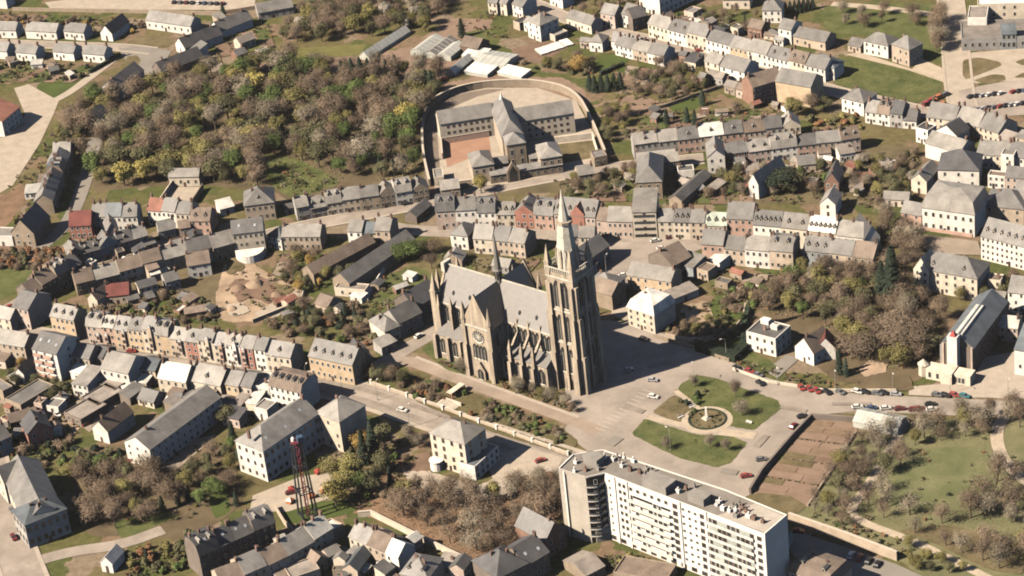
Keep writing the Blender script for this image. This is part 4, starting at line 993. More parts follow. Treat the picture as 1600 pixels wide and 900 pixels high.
    for i in range(8):
        a_ = 2*pi*(i+.5)/8+pi/8-pi/8
        m = MB(); m.add([(-.6, -.5, 0), (.6, -.5, 0), (.6, -.5, 2.4), (0, -.5, 3.8), (-.6, -.5, 2.4), (-.6, 1, 0), (.6, 1, 0), (.6, 1, 2.4), (0, 1, 3.8), (-.6, 1, 2.4)], [(0, 1, 2, 3, 4), (1, 6, 7, 2), (5, 0, 4, 9), (2, 7, 8, 3), (3, 8, 9, 4)])
        m.build('spire_lucarne', sp, r, loc=(3.35*cos(a_), 3.35*sin(a_), TZ+4.8), rotz=a_+pi/2)
        m = MB().box(-.25, .25, -.1, .1, 0, .9); m.build('spire_opening', M_DARK, r, loc=(2.98*cos(a_), 2.98*sin(a_), TZ+12.6), rotz=a_+pi/2)
        pinnacle(3.9*cos(a_+pi/8), 3.9*sin(a_+pi/8), TZ+5.2, TZ+9, .4, base=TZ)
church()
_u = Vector((cos(radians(139)), sin(radians(139)))); _v = Vector((-_u.y, _u.x)); _o = Vector((20.8, -81.4))+_u*1.5-_v*2.7
foot(_o-_u*8-_v*14, radians(139), 75, 28); foot(_o+_u*27-_v*18, radians(139), 15, 36)

# ---------------------------------------------------------------- the apartment block
def apartments():
    H = 26.6; px = [(872.5, 733), (915, 747), (944, 740), (1195, 836), (1230, 806), (1135, 767), (942, 704), (895, 711)]
    P = [G(x, y, H).xy for x, y in px]; c = P[2]; d = P[3]-P[2]; L = d.length; a = math.atan2(d.y, d.x)
    r = thing('apartment_block', 'long white nine-storey apartment block with flat roof and rows of balconies', 'apartment block', (c.x, c.y, 0), a)
    Q = [Vector((cos(a)*(p-c).x+sin(a)*(p-c).y, -sin(a)*(p-c).x+cos(a)*(p-c).y)) for p in P]
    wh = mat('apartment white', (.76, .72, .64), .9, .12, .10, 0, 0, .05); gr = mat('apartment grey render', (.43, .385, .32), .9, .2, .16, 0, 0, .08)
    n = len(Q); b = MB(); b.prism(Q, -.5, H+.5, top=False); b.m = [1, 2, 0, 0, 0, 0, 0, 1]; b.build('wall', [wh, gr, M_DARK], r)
    ins = []
    cen = sum(Q, Vector((0, 0)))/n
    for q in Q: ins.append(q+(cen-q).normalized()*.45)
    m = MB(); m.add([(*q, H+.5) for q in Q]+[(*q, H+.5) for q in ins]+[(*q, H) for q in ins], [(i, (i+1) % n, n+(i+1) % n, n+i) for i in range(n)]+[(n+i, n+(i+1) % n, 2*n+(i+1) % n, 2*n+i) for i in range(n)]); m.build('parapet', wh, r)
    m = MB(); m.add([(*q, H) for q in ins], [tuple(range(n))]); R = m.build('roof', mat('apartment roof felt', (.24, .215, .185), .95, .1, .22, 0, 0, .1), r)
    fl = 8; fh = 2.85; z0 = 2.9
    def fx(z): return (z-575)/1005*L
    # pale right half of the roof, a low layer of gravel
    D_ = Q[5].y if Q[5].y > 2 else 12
    # facade, section by section
    glass = MB().box(-.5, .5, -.03, .02, 0, 1).mesh('glazing_and_shade', [M_GLASS])  # dark strip, coloured as the shade behind the long balconies
    pale = MB().box(-.5, .5, -.03, .02, 0, 1).mesh('glazing_and_shade', [mat('loggia panel', (.42, .44, .39), .5, .4, .2, .2)])
    slab_m = mat('balcony concrete', (.66, .60, .52), .9, .5, .1); rail_m = mat('balcony rail', (.68, .60, .52), .8, .5, .1); rail_g = mat('balcony rail green', (.62, .63, .56), .8, .5, .1)
    def balcony(x0, x1, z, rail, depth=1.25):
        bq = ob('balcony', MB().box(x0, x1, -depth, 0, z-.18, z, bot=True).mesh('balcony', [slab_m]), r)
        MB().box(x0, x1, -depth-.02, -depth+.06, z-.05, z+.95, bot=True).build('railing', rail, bq)
        if False:
          for x in (): MB().box(x, x+.1, -depth, -.02, z, z+2.6).build('side_screen', slab_m, bq)
    for j in range(fl):
        z = z0+j*fh
        for x in (.5*(fx(660)+fx(685)), .5*(fx(690)+fx(712))): ob('window', WIN, r, (x, 0, z+.8), 0, (1.3, 1, 1.6))
        ob('window', WIN, r, (fx(605), 0, z+1.0), 0, (.7, 1, 1.1))
        if j < fl-1:
            x0, x1 = fx(732), fx(1000)
            for k in range(9):
                if rng.random() < .5: ob('window', WIN_W, r, (x0+(x1-x0)*(k+.5)/9, -.02, z+.15), 0, (rng.choice((1.2, 1.8, 2.2)), 1, 2.0))
            ob('glazing_and_shade', glass, r, ((x0+x1)/2, 0, z+1.15), 0, (x1-x0-.6, 1, .95))  # shadow line above the balcony rail, put in as a dark band
            for k in range(4): balcony(x0+(x1-x0)*k/4, x0+(x1-x0)*(k+1)/4-.02, z, rail_m)
        else:
            for k in range(6): ob('window', WIN, r, (fx(745+k*45), 0, z+.8), 0, (1.5, 1, 1.5))
        ob('window', WIN_D, r, ((fx(1005)+fx(1048))/2, 0, z+.5), 0, (2.0, 1, 1.9))
        for k in range(3): ob('window', WIN_W, r, (fx(1078+k*38), 0, z+.9), 0, (1.2, 1, 1.2))
        ob('window', WIN_D, r, (fx(1195), 0, z+.6), 0, (1.8, 1, 1.8))
        x0, x1 = fx(1232), fx(1515)
        ob('glazing_and_shade', pale, r, ((x0+x1)/2, 0, z+.3), 0, (x1-x0-.4, 1, 1.9))
        for k in range(10):
            if rng.random() < .6: ob('window', WIN_D, r, (x0+(x1-x0)*(k+.5)/10, -.03, z+.5), 0, (rng.choice((1.2, 1.7)), 1, 1.7))
        for k in range(5): balcony(x0+(x1-x0)*k/5, x0+(x1-x0)*(k+1)/5-.1, z, rail_g, .7)
        ob('window', WIN_D, r, (fx(1545), 0, z+.6), 0, (1.9, 1, 1.7))
    for x in (fx(640), fx(722), fx(1058), fx(1222)): MB().box(x-.35, x+.35, -.35, .02, -.5, H+.3).build('pilaster', wh, r)
    for k in range(14): ob('window', WIN_D, r, (fx(600)+k*(L-6)/14, 0, .5), 0, (2.4, 1, 1.7))
    # hollow corner with curved dark balconies
    e = Q[2]-Q[1]; ea = math.atan2(e.y, e.x); el = e.length
    for j in range(fl):
        z = z0+j*fh
        bq = MB(); k = 6; pts = [(el*i/k, -1.1*sin(pi*i/k)) for i in range(k+1)]
        bq.prism([(x, y) for x, y in pts], z-.3, z+.18); B = bq.build('balcony', slab_m, r, loc=(Q[1].x, Q[1].y, 0), rotz=ea)
        g = MB()
        for p, q in zip(pts, pts[1:]): g.add([(*p, z+.18), (*q, z+.18), (*q, z+.9), (*p, z+.9)], [(0, 1, 2, 3)])
        g.build('railing', mat('smoked glass rail', (.06, .07, .08), .2, 1, .2, spec=.6), B)
        ob('window', WIN_W, r, (Q[1].x+e.x*.5, Q[1].y+e.y*.5, z+.2), ea, (1.3, 1, 2.2))
    # end wall: downpipe strip and windows
    e0 = Q[1]-Q[0]; a0 = math.atan2(e0.y, e0.x)
    MB().box(-.3, .3, -.3, .02, -.5, H).build('pilaster', wh, r, loc=(Q[0].x+e0.x*.2, Q[0].y+e0.y*.2, 0), rotz=a0)
    MB().box(-.15, .15, -.2, .02, -.5, H-1).build('downpipe', M_METAL, r, loc=(Q[0].x+e0.x*.26, Q[0].y+e0.y*.26, 0), rotz=a0)
    # machine rooms and vents on the roof
    def onroof(x, y, z): g = G(x, y, z); t = g.xy-c; return Vector((cos(a)*t.x+sin(a)*t.y, -sin(a)*t.x+cos(a)*t.y))
    rb = mat('machine room render', (.27, .25, .22), .9, .3, .2, 0, 0, .08)
    for (x, y, w_, d_, h_) in ((1030, 762, 10, 5.5, 3.2), (1093, 783, 6.5, 4.0, 2.6), (928, 724, 6, 4, 3.0)):
        q = onroof(x, y, H); m = MB().box(-w_/2, w_/2, -d_/2, d_/2, H, H+h_).box(-w_/2-.2, w_/2+.2, -d_/2-.2, d_/2+.2, H+h_, H+h_+.25); m.build('machine_room', rb, R, loc=(q.x, q.y, 0))
    for (x, y) in ((958, 720), (968, 725), (1000, 740), (1010, 735), (1022, 744), (1120, 790), (1130, 797), (1150, 800), (1160, 795), (1170, 808), (1150, 808), (1192, 817), (900, 724), (898, 738), (975, 716), (1045, 755), (1085, 762), (965, 716), (972, 730), (985, 736), (1008, 745), (1018, 738), (1060, 770), (1072, 766), (1110, 780), (1125, 786), (1140, 800), (1157, 806), (1166, 800), (1178, 812), (945, 716), (935, 735), (915, 736), (1155, 790), (1145, 793), (990, 722)):
        q = onroof(x, y, H); s_ = rng.uniform(.4, .9); MB().box(-s_, s_, -s_*.8, s_*.8, H, H+rng.uniform(.8, 1.8)).cone(0, 0, .3, H+1.2, .3, H+2.2, 8).build('roof_vent', rng.choice([M_CHIM, wh, rb]), R, loc=(q.x, q.y, 0))
    m = MB(); t = [onroof(*p, H) for p in ((1120, 806), (1195, 832), (1225, 806), (1180, 787), (1150, 795))]
    m.add([(p.x, p.y, H+.03) for p in t], [tuple(range(5))]); m.build('gravel_layer', mat('roof gravel pale', (.46, .41, .34), .95, .15, .18, 0, 0, .1), R)
    # low glazed annex at the foot of the hollow corner
    q = onroof(947, 832, 2); MB().box(-4, 4, -2, 3, -.5, 5).build('annex', gr, r, loc=(q.x, q.y, 0), rotz=ea)
apartments()
_a, _b, _c = G(915, 747, 26.6), G(1195, 836, 26.6), G(1230, 806, 26.6); _t = math.atan2(_b.y-_a.y, _b.x-_a.x); foot(_a, _t, (_b-_a).xy.length, 14)

# ---------------------------------------------------------------- prison
def prison():
    A = G(690, 226); a = radians(6)
    X = Vector((cos(a), sin(a))); Y = Vector((-X.y, X.x))
    r = thing('prison', 'slate-roofed stone prison with two windowed wings inside a curved wall', 'prison', (A.x, A.y, 0), a)
    def lc(x, y, z=0):
        g = (G(x, y, z)-A).xy; return Vector((g.dot(X), g.dot(Y)))
    st, dk = wm('tan'), wm('stone'); sl = rm('slate')
    def wing(nm, x0, x1, y0, y1, h, rh, roof='g', w=None, rf='slate'):
        q = ob(nm, None, r, (x0, y0, 0)); shell(q, x1-x0, y1-y0, h, roof, rh, w or st, rm(rf)); return q
    wl = lc(765, 206).x
    q = wing('cell_wing', 0, 25, 0, 11, 10.2, 4.0, w=wm('cream')); windows(q, 2.5, 0, 0, 21, 8, 3, 1.6, 3.0, 1.1, 1.3, WIN_D)
    x0 = lc(812, 206).x; x1 = x0+24; y0 = lc(850, 216).y
    q = wing('cell_wing', x0-2, x1, y0, y0+11, 10.2, 4.0, w=wm('cream')); windows(q, 4, 0, 0, 20, 7, 3, 1.6, 3.0, 1.1, 1.3, WIN_D)
    c0 = 24.6; c1 = x0-1.6; m = (c0+c1)/2
    yh = lc(790, 252).y; yt = lc(801, 265).y; yf = lc(801, 284).y
    q = wing('central_hall', c0, c1, yh, 8, 11.5, 6.0, 'h', wm('tan')); windows(q, 0, 0, 0, c1-c0, 3, 2, 3, 4, 1.2, 2.2, WIN)
    q = wing('chapel', m-4.2, m+4.2, yt, yh-.2, 12, 3.6, 'h', dk); windows(q, 0, 0, 0, 8.4, 2, 2, 2, 4.6, 1.4, 3, WIN)
    q = wing('link_building', m+5, m+18, yf+10, yf+17, 4.6, 1.4, 'g', dk); windows(q, 0, 0, 0, 13, 5, 1, 1.4, 3, 1.1, 1.8, WIN)
    q = wing('link_building', m-14, m-4.5, yf+10, yf+17, 4.6, 1.4, 'g', dk); windows(q, 0, 0, 0, 9, 3, 1, 1.4, 3, 1.1, 1.8, WIN)
    q = wing('entrance_block', m-14, m+18, yf+.6, yf+4.5, 4.2, .8, 's', dk); windows(q, 0, 0, 0, 32, 10, 1, 1.4, 3, 1.0, 1.6, WIN)
    for p in ((741, 288), (847, 275)):
        p = lc(*p)
        q = wing('pavilion', p.x, p.x+9.5, p.y, p.y+14, 8.2, 3.0, 'h', wm('tan'), 'pale'); windows(q, 0, 0, 0, 9.5, 3, 2, 1.2, 3.6, 1.1, 1.9, WIN); windows(q, 9.5, 0, pi/2, 14, 4, 2, 1.2, 3.6, 1.1, 1.9, WIN)
    # gothic gate
    g = MB(); pts = [(-2.8, 0), (2.8, 0), (2.8, 5.5), (0, 10), (-2.8, 5.5)]
    g.add([(x, -1.2, z) for x, z in pts]+[(x, 0, z) for x, z in pts], [tuple(range(5)), tuple(range(9, 4, -1))]+[(i, (i+1) % 5, 5+(i+1) % 5, 5+i) for i in range(5)]); gt = g.build('gatehouse', dk, r, loc=(lc(804, 286).x, yf+.4, 0))
    MB().add([(-1.8, -1.24, .2), (1.8, -1.24, .2), (1.8, -1.24, 5.0), (0, -1.24, 8.0), (-1.8, -1.24, 5.0)], [(0, 1, 2, 3, 4)]).build('gate_window', M_GLASS, gt)
    MB().cone(m, 2, 1.2, 16, .1, 20, 8).build('lantern', wm('white'), r)
    # yards inside the wall
    def yard(nm, pts, mt): return sheet(nm, pts, mt)
    yard('prison_yard', [(680, 296), (664, 205), (672, 172), (705, 150), (760, 138), (840, 138), (900, 158), (945, 240), (935, 258), (800, 288)], M_GRAV)
    yard('perimeter_lane', [(664, 290), (662, 205), (672, 170), (705, 150), (760, 140), (790, 140), (745, 152), (712, 166), (690, 182), (683, 205), (690, 290)], mat('lane cinder', (.20, .16, .125), .95, .15, .2, 0, 0, .1))
    yard('exercise_yard', [(692, 226), (764, 214), (768, 242), (735, 248), (699, 262)], M_RED)
    yard('exercise_yard', [(872, 226), (926, 220), (934, 246), (880, 256)], M_LAWND)
prison()
gwall('high curved stone wall round the prison grounds', [(672, 292), (662, 250), (660, 205), (668, 170), (705, 148), (760, 136), (840, 134), (900, 150), (925, 195), (946, 246)], 3.6, .8, wm('stone'), name='prison_wall', sm=2, cope=True)
gwall('inner prison yard wall with pale coping', [(692, 250), (690, 226), (765, 214)], 3.2, .5, wm('rose'), cope=True)
gwall('pale straight wall inside the prison on its right yard', [(868, 224), (926, 217), (936, 250)], 3.2, .5, wm('cream'))
gwall('prison front wall along the street', [(692, 296), (738, 290)], 3.0, .6, wm('tan'), cope=True)
house('small pale flat-roofed guard house at the prison corner by the street', (680, 292), (695, 290), 9, 4, 'f', wall='cream', rf='pale', cols=1, chim=0, name='guard_house', cat='guard house')
house('low grey guard house at the far end of the prison wall', (930, 262), (950, 258), 7, 4.5, 'f', wall='stone', rf='slate', cols=2, chim=0, name='guard_house', cat='guard house')

# ---------------------------------------------------------------- hillside chapel on the right
def chapel():
    a0 = G(1472, 535, 11); a1 = G(1521, 544, 11)
    d = a1-a0; a = math.atan2(d.y, d.x); L = d.xy.length
    r = thing('modern_chapel', 'dark slate chapel with white square bell tower standing on the terrace', 'chapel', (a0.x, a0.y, 0), a)
    q = G(1552, 467, 11); D = max(25, -(q.x-a1.x)*sin(a)+(q.y-a1.y)*cos(a))
    b, rr = shell(r, L, D, 11, 'x', 4.2, wm('dstone'), rm('blue'))
    MB().slab([[(L*.36, 1.5, 15.1), (L*.6, 1.5, 15.1), (L*.6, D*.66, 15.1), (L*.36, D*.66, 15.1)]], .6).build('ridge_cap', rm('zinc'), rr)
    MB().box(0, L, -.25, -.02, -.5, 11).build('screen_wall', wm('dstone'), r)
    t = MB(); t.box(-1.9, 1.9, -3.4, -.2, -.5, 16); T = t.build('bell_tower', wm('white'), r, loc=(L*.42, 0, 0))
    MB().cone(0, -1.8, 1.7, 16, .1, 18.2, 4, 0, pi/4).build('tower_cap', mat('red copper cap', (.36, .06, .05), .6), T)
    for x in (.2, L-.9): MB().box(x, x+.7, -.7, -.02, -.5, 11.2).build('pier', wm('pink'), r)
    windows(r, L, 2, pi/2, D-4, 8, 2, 1.5, 4.2, 1.4, 2.6, WIN_D)
    for k in range(9): MB().box(-1.0, 0, k*D/9+.3, k*D/9+1.1, -.5, 9.8).build('buttress', wm('grey'), r)
    f = MB(); f.box(-3, L*.25, -9, -3.6, -.5, 4.2).box(L*.27, L*.62, -10.5, -3.6, -.5, 4.6).box(L*.65, L+2, -9, -3.6, -.5, 4.2); f.build('forecourt_terrace', wm('cream'), r)
    windows(r, -3, -9, 0, L*.25+3, 2, 1, .8, 3, 1.2, 2.4, WIN); windows(r, L*.65, -9, 0, L*.35, 3, 1, .8, 3, 1.2, 2.4, WIN)
    MB().cone(-4.8, -6.5, 2.0, -.5, 2.0, 4.6, 8).cone(-4.8, -6.5, 2.3, 4.6, .1, 6.6, 8).build('round_turret', wm('cream'), r)
chapel()
# ---------------------------------------------------------------- landmark houses
v = house('white villa of three storeys with hipped slate roof beside the boulevard', (671.5, 677), (725.7, 695), (759.5, 670), 13.5, 'h', 4.2, 'cream', 'pale', e=1, cols=4, fl=4, right=2, chim=2, name='villa', cat='villa', win=WIN_D, wscale=1.15)
house('', (741.7, 731), (778.7, 697.5), 7, 5.6, 'f', wall='white', rf='blue', e=1, cols=5, chim=0, door=0, name='annex', par=v, win=WIN_D)
b_ = MB(); b_.cone(0, 0, 2.4, -.3, 2.4, 3.6, 14).cone(0, 0, 2.7, 3.6, 2.7, 3.9, 14)
b_.build('round_bay', wm('white'), v, loc=(2.5, -1.2, 0))
s_ = house('cream school wing with long slate roof and sunlit hipped end', (411, 706), (497, 647), 14, 13, 'hl', 5.0, 'white', 'slate', e=1, cols=10, fl=3, left=4, chim=2, name='school', cat='school', sky_=3, win=WIN_D)
house('', (493, 645), (530, 660), (552, 626), 13, 'h', 4.5, 'cream', 'pale', e=1, cols=3, fl=3, chim=1, door=0, name='pavilion', par=s_)
h_ = house('pale stone hotel with hipped slate roof at the street corner beside the park', (47, 858), (112, 832), 12, 10, 'h', 4.2, 'grey', 'blue', cols=6, fl=2, chim=2, name='hotel', cat='hotel', wscale=1.2, left=4, win=WIN_D)
h2 = house('', (10, 770), (47, 852), 14, 9.2, 'g', 5.0, 'cream', 'slate', cols=8, fl=2, chim=2, door=0, name='street_wing', par=h_)
house('', (0, 770), (14, 788), 9, 9.6, 'x', 4.0, 'cream', 'dark', cols=1, fl=2, chim=0, door=0, name='gabled_wing', par=h_)
house('white house with hipped pale roof standing at the back of the church plaza', (980, 480), (1022, 494), 13, 8.2, 'hm', 4.6, 'cream', 'zinc', e=1, cols=4, fl=3, chim=1, left=2)
sq = house('square cream house with flat roof and terrace overlooking the boulevard', (1165.8, 519), (1211.5, 531), (1236, 510), 7.6, 'f', wall='white', rf='mid', e=1, cols=4, fl=2, right=3, chim=2, win=WIN)
for (x, y, w_, d_) in ((1.5, 8, 3.5, 2.5), (7, 6, 3, 2)): MB().box(x, x+w_, y, y+d_, 7.6, 9.4).build('roof_house', wm('white'), sq)
gh = house('white house with steep dark gable roof below the wooded park', (1243, 560), (1272, 572), 11, 5.4, 'x', 5.0, 'white', 'brown', cols=2, fl=1, chim=1, right=2)
house('', (1275, 562), (1306, 562), 7, 5.0, 'x', 4.4, 'white', 'maroon', cols=1, fl=1, chim=0, door=0, name='wing', par=gh)
T_ = house('long cream town house with seven bays and broad hipped slate roof', (1441.5, 359), (1523, 371), 17, 10.2, 'hm', 6.5, 'white', 'pale', cols=7, fl=2, chim=0, name='mansion', cat='mansion', wscale=1.15, win=WIN, left=0)
b_ = MB().box(-.2, 21, -.35, 0, -.4, 1.4).build('red_plinth', wm('rose'), T_)
house('white block of four storeys with slate roof beyond the big mansion', (1533, 405), (1622, 428), 13, 10.5, 'g', 5.2, 'white', 'slate', cols=12, fl=4, chim=1, dorm=8, name='institute', cat='institute', wscale=.8, win=WIN_D)
mz = house('cream mansion with hipped roof half hidden behind bare trees', (1432, 452), (1527, 470), 13, 9.5, 'h', 5.0, 'cream', 'slate', cols=7, fl=3, chim=2, dorm=2, name='mansion', cat='mansion')
house('', (1428, 453), (1452, 459), 8, 9.5, 'x', 5.5, 'cream', 'pale', cols=2, fl=3, chim=0, door=0, name='gabled_wing', par=mz)
house('white apartment house with slate roof at the right end of the boulevard', (1575, 488), (1625, 494), 12, 9, 'g', 4, 'white', 'slate', cols=6, fl=3, chim=1)
house('low white and red hall linking the chapel to its neighbour', (1543, 530), (1590, 535), 9, 6, 'g', 2.5, 'pink', 'zinc', cols=5, fl=2, chim=1, name='parish_hall', cat='hall')
house('tall cream building at the frame edge beside the chapel', (1585, 586), (1640, 596), 22, 11, 'g', 5, 'white', 'blue', cols=3, fl=1, chim=0)
mn = house('white manor with hipped roof on the lawn of the upper park', (1394, 96), (1421, 105), (1441, 94), 8.5, 'h', 4.2, 'tan', 'slate', cols=3, fl=2, right=4, chim=1, name='manor', cat='manor')
house('', (1350, 84), (1388, 92), 9, 6.5, 'h', 3.6, 'white', 'slate', cols=4, fl=2, chim=1, door=0, name='wing', par=mn)
house('small tan outbuilding beside the manor on the lawn', (1325, 80), (1345, 84), 8, 3.4, 'g', 2.2, 'tan', 'slate', cols=2, chim=0, name='outbuilding', cat='outbuilding')
# baths / college with roof terraces, top right
pv = house('stepped pale stone college with roof terraces behind the gravel garden', (1503, 80), (1660, 74), 20, 6.0, 'f', wall='grey', rf='gravel', cols=14, fl=1, chim=0, name='college', cat='college', wscale=1.3)
house('', (1512, 58), (1542, 58), 14, 9.5, 'f', wall='white', rf='gravel', cols=0, chim=0, door=0, name='terrace_block', par=pv)
house('', (1528, 40), (1660, 36), 22, 10.5, 'f', wall='cream', rf='white', cols=8, chim=0, door=0, name='main_block', par=pv)
house('', (1565, 78), (1588, 77), 6, 8, 'b', 3.5, 'blue', 'blue', cols=3, chim=0, door=0, name='glazed_bay', par=pv, wscale=1.5)
house('', (1566, 20), (1588, 20), 7, 12.4, 'p', 4, 'blue', 'blue', cols=0, chim=0, door=0, name='skylight_pyramid', par=pv)
# glasshouses of the nursery
def glasshouse(label, p0, p1, dep, h=2.6, rh=1.6, kind='g', rf=None, n=1, e=0):
    o, L, a = frame(p0, p1, h, e); r = thing('greenhouse', label, 'greenhouse', (o.x, o.y, 0), a)
    gm = mat('greenhouse glass', (.50, .50, .44), .35, .25, .14, .12, 0, .08, .5); fm = mat('greenhouse frame', (.62, .60, .54), .7, 1, .1)
    if isinstance(dep, tuple):
        q = G(*dep, 0); dep = max(2.0, -(q.x-o.x)*sin(a)+(q.y-o.y)*cos(a))
    W_, R_ = shell(r, L, dep, h, kind, rh, gm, rf or gm, .15)
    sw = kind == 'x'; RL = dep if sw else L
    for i in range(1, max(2, int(RL/3))):
        t = i/max(2, int(RL/3)); b = MB()
        pr = profile('g' if kind == 'x' else kind, L if sw else dep, h, rh)
        for (q0, q1) in zip(pr, pr[1:]):
            if sw: b.tube((q0[0], dep*t, q0[1]+.27), (q1[0], dep*t, q1[1]+.27), .09, .09, 4)
            else: b.tube((L*t, q0[0], q0[1]+.27), (L*t, q1[0], q1[1]+.27), .09, .09, 4)
        b.build('glazing_bar', fm, R_)
    return r
glasshouse('long rounded plastic tunnel greenhouse lying across the brown field', (562, 92), (577, 95), 34, 1.6, 2.6, 'x')
glasshouse('first of three joined glasshouses at the nursery, nearest the brown field', (642, 87), (662, 90), 19, 2.4, 1.6, 'x')
glasshouse('middle of three joined glasshouses at the nursery', (663, 90), (683, 93), 19, 2.4, 1.6, 'x', rm('slate'))
glasshouse('third of three joined glasshouses at the nursery, beside the barn', (684, 93), (705, 96), 15, 2.4, 1.6, 'x')
glasshouse('half-round tunnel greenhouse in front of the nursery barn', (697, 117), (712, 119), 18, 1.4, 2.2, 'x')
glasshouse('white sheeted cold house nearest the prison wall, left one', (726, 116), (762, 122), 12, 1.8, .5, 's', rm('white'))
glasshouse('white sheeted cold house nearest the prison wall, right one', (778, 118), (815, 126), 8, 1.8, .5, 's', rm('white'))
glasshouse('wide pale nursery house behind the white sheeted ones', (742, 104), (788, 111), 14, 2.4, 1.0, 'g')
glasshouse('small white nursery shed roof beside the half-round tunnel', (722, 94), (755, 98), 9, 2.4, .8, 's', rm('white'))
for i, (x, y) in enumerate(((846, 87), (858, 83), (870, 79), (884, 74))):
    glasshouse(f'low white garden frame, {ORD[i]} of four beside the brown field', (x, y), (x+12, y-3.4), 7, .6, .3, 's', rm('white'))
house('brown nursery barn with slate roof above the glasshouses', (720, 83), (748, 88), 10, 4, 'g', 3.2, 'brown', 'brown', cols=1, chim=0, name='barn', cat='barn')
glasshouse('large white greenhouse beside the boulevard at the kitchen garden', (1333, 668), (1403, 682), 9.5, 2.6, 2.0, 'g')
# steel mast
def mast():
    g = G(482, 806); r = thing('lattice_mast', 'tall steel mast on dark legs with a red central column', 'mast', (g.x, g.y, 0), radians(20)); Hm = 33
    rd = mat('red paint', (.15, .03, .04), .6, .4, .2)
    for i in range(4):
        a = pi/4+i*pi/2; p = Vector((cos(a)*3.9, sin(a)*3.9, -.3)); q = Vector((cos(a)*2.1, sin(a)*2.1, Hm-2)); MB().tube(p, q, .38, .26, 6).build('leg', M_METAL, r)
    c = MB()
    for k in range(10):
        z0, z1 = k*3.1, (k+1)*3.1
        for i in range(3):
            a = i*2*pi/3; p = Vector((cos(a)*.7, sin(a)*.7, z0)); c.tube(p, (p.x, p.y, z1), .15, .15, 4); b = a+2*pi/3; c.tube(p, (cos(b)*.7, sin(b)*.7, z1), .13, .13, 3)
    c.build('column', rd, r)
    for z in (.8, 10.5, 21): 
        m = MB(); rad = 3.9-(1.8*z/(Hm-2))
        for i in range(4):
            a, b = pi/4+i*pi/2, pi/4+(i+1)*pi/2; m.tube((cos(a)*rad, sin(a)*rad, z), (cos(b)*rad, sin(b)*rad, z), .2, .2, 5); m.tube((cos(a)*rad, sin(a)*rad, z), (0, 0, z), .14, .14, 4)
        m.build('ring_beam', M_METAL, r)
    MB().cone(0, 0, 2.0, Hm-2.2, 2.0, Hm-1.6, 10).build('platform', rd, r)
    MB().box(.2, 2.2, -2, 0, Hm-1.6, Hm+.4).build('cabin', mat('blue steel', (.06, .10, .16), .5), r)
    MB().cone(-.8, .6, .8, Hm-1.6, .7, Hm-.6, 10).cone(-.8, .6, .7, Hm-.6, .15, Hm, 10).build('dish', wm('white'), r)
mast()
for i, (x, y, k) in enumerate(((498, 740, 'red'), (528, 744, 'orange'), (506, 768, 'orange'), (488, 778, 'orange'), (454, 786, 'orange'), (456, 768, 'red'))):
    g = G(x, y); m = MB(); m.box(-1.2, 1.2, -1.0, 1.0, 0, 1.3).cone(0, 0, 1.7, 1.3, .2, 2.3, 4, 0, pi/4)
    w_ = ['beside the shaded school wall', 'farthest from the mast, by the yellow tree', 'behind the mast legs', 'between the mast and the cream yard', 'nearest the lawn edge', 'close to the school gable'][i]
    tag(m.build('fair_booth', carpaint(k), loc=(g.x, g.y, .1), rotz=rng.uniform(0, 1)), f'small {CARW[k]} canopy booth {w_}', 'booth')

# ---------------------------------------------------------------- terraces
SL = ('slate', 'pale', 'slate', 'mid', 'slate', 'pale', 'brown')
row('the boulevard terrace', 'the left end', [(140, 538), (270, 557), (400, 578)], 12, 9, 9.6, ('pale', 'pale', 'slate', 'slate', 'slate', 'pale', 'pale', 'slate', 'slate', 'slate', 'pale', 'slate'),
    ('pink', 'rose', 'ochre', 'ochre', 'cream', 'ochre', 'tan', 'redbrick', 'cream', 'cream', 'white', 'redbrick'), rh=3.2, dorm=(0, 2, 2, 1, 0, 2, 1, 1, 0, 0, 1, 0), chim=(1, 2), fl=3, hj=.7, bays=.8, rhj=.5)
house('cream four-bay house standing alone at the left end of the boulevard terrace', (85, 527), (122, 534), 9, 10, 'g', 3.4, 'ochre', 'pale', chim=2, dorm=3, fl=3)
house('white gabled house next to the redbrick end of the boulevard terrace', (402, 578), (419, 581), 9, 9.6, 'g', 3, 'white', 'slate', chim=1, fl=3)
house('cream house with small front gable beside the dark gap', (419, 581), (458, 587), 10, 8, 'g', 3.6, 'cream', 'slate', chim=1, dorm=1, fl=2)
hb = house('ochre brick corner mansion with tall dormers facing the boulevard', (487, 588), (555, 603), 12, 9.2, 'g', 4.6, 'ochre', 'slate', cols=8, fl=2, dorm=5, chim=2, right=2)
house('dark slate house with brick chimney behind the ochre mansion', (556, 590), (585, 582), 10, 7, 'x', 4.4, 'dstone', 'dark', cols=2, chim=1)
# near side of the boulevard, seen from behind
house('tan house at the frame edge on the near side of the boulevard', (-8, 535), (38, 542), 10, 8.5, 'g', 3.4, 'tan', 'pale', e=1, chim=1, fl=3, ext=[(.1, .5, 5, 3.5, 'brown', 'pink')])
ap = house('white four-storey flats with red balconies on the near side of the boulevard', (50, 545), (88, 554), 14, 12.5, 'g', 4.2, 'white', 'mid', e=1, cols=3, fl=4, chim=0, right=1, sky_=3, name='block_of_flats', cat='flats')
for j in range(4):
    for k in range(2): MB().box(.8+k*5, 4.8+k*5, -1.1, 0, 3.0*j+.9, 3.0*j+1.9, bot=True).build('balcony', wm('rose'), ap)
house('grey-roofed tan house right of the white flats', (112, 556), (139, 561), 10, 7.5, 'g', 3.2, 'tan', 'mid', e=1, chim=1, ext=[(.2, .9, 5, 3.5, 'white', 'white')])
house('low dark-roofed house squeezed beside the broad white-backed one', (141, 556), (160, 560), 9, 6.5, 'g', 2.4, 'stone', 'dark', e=1, chim=0)
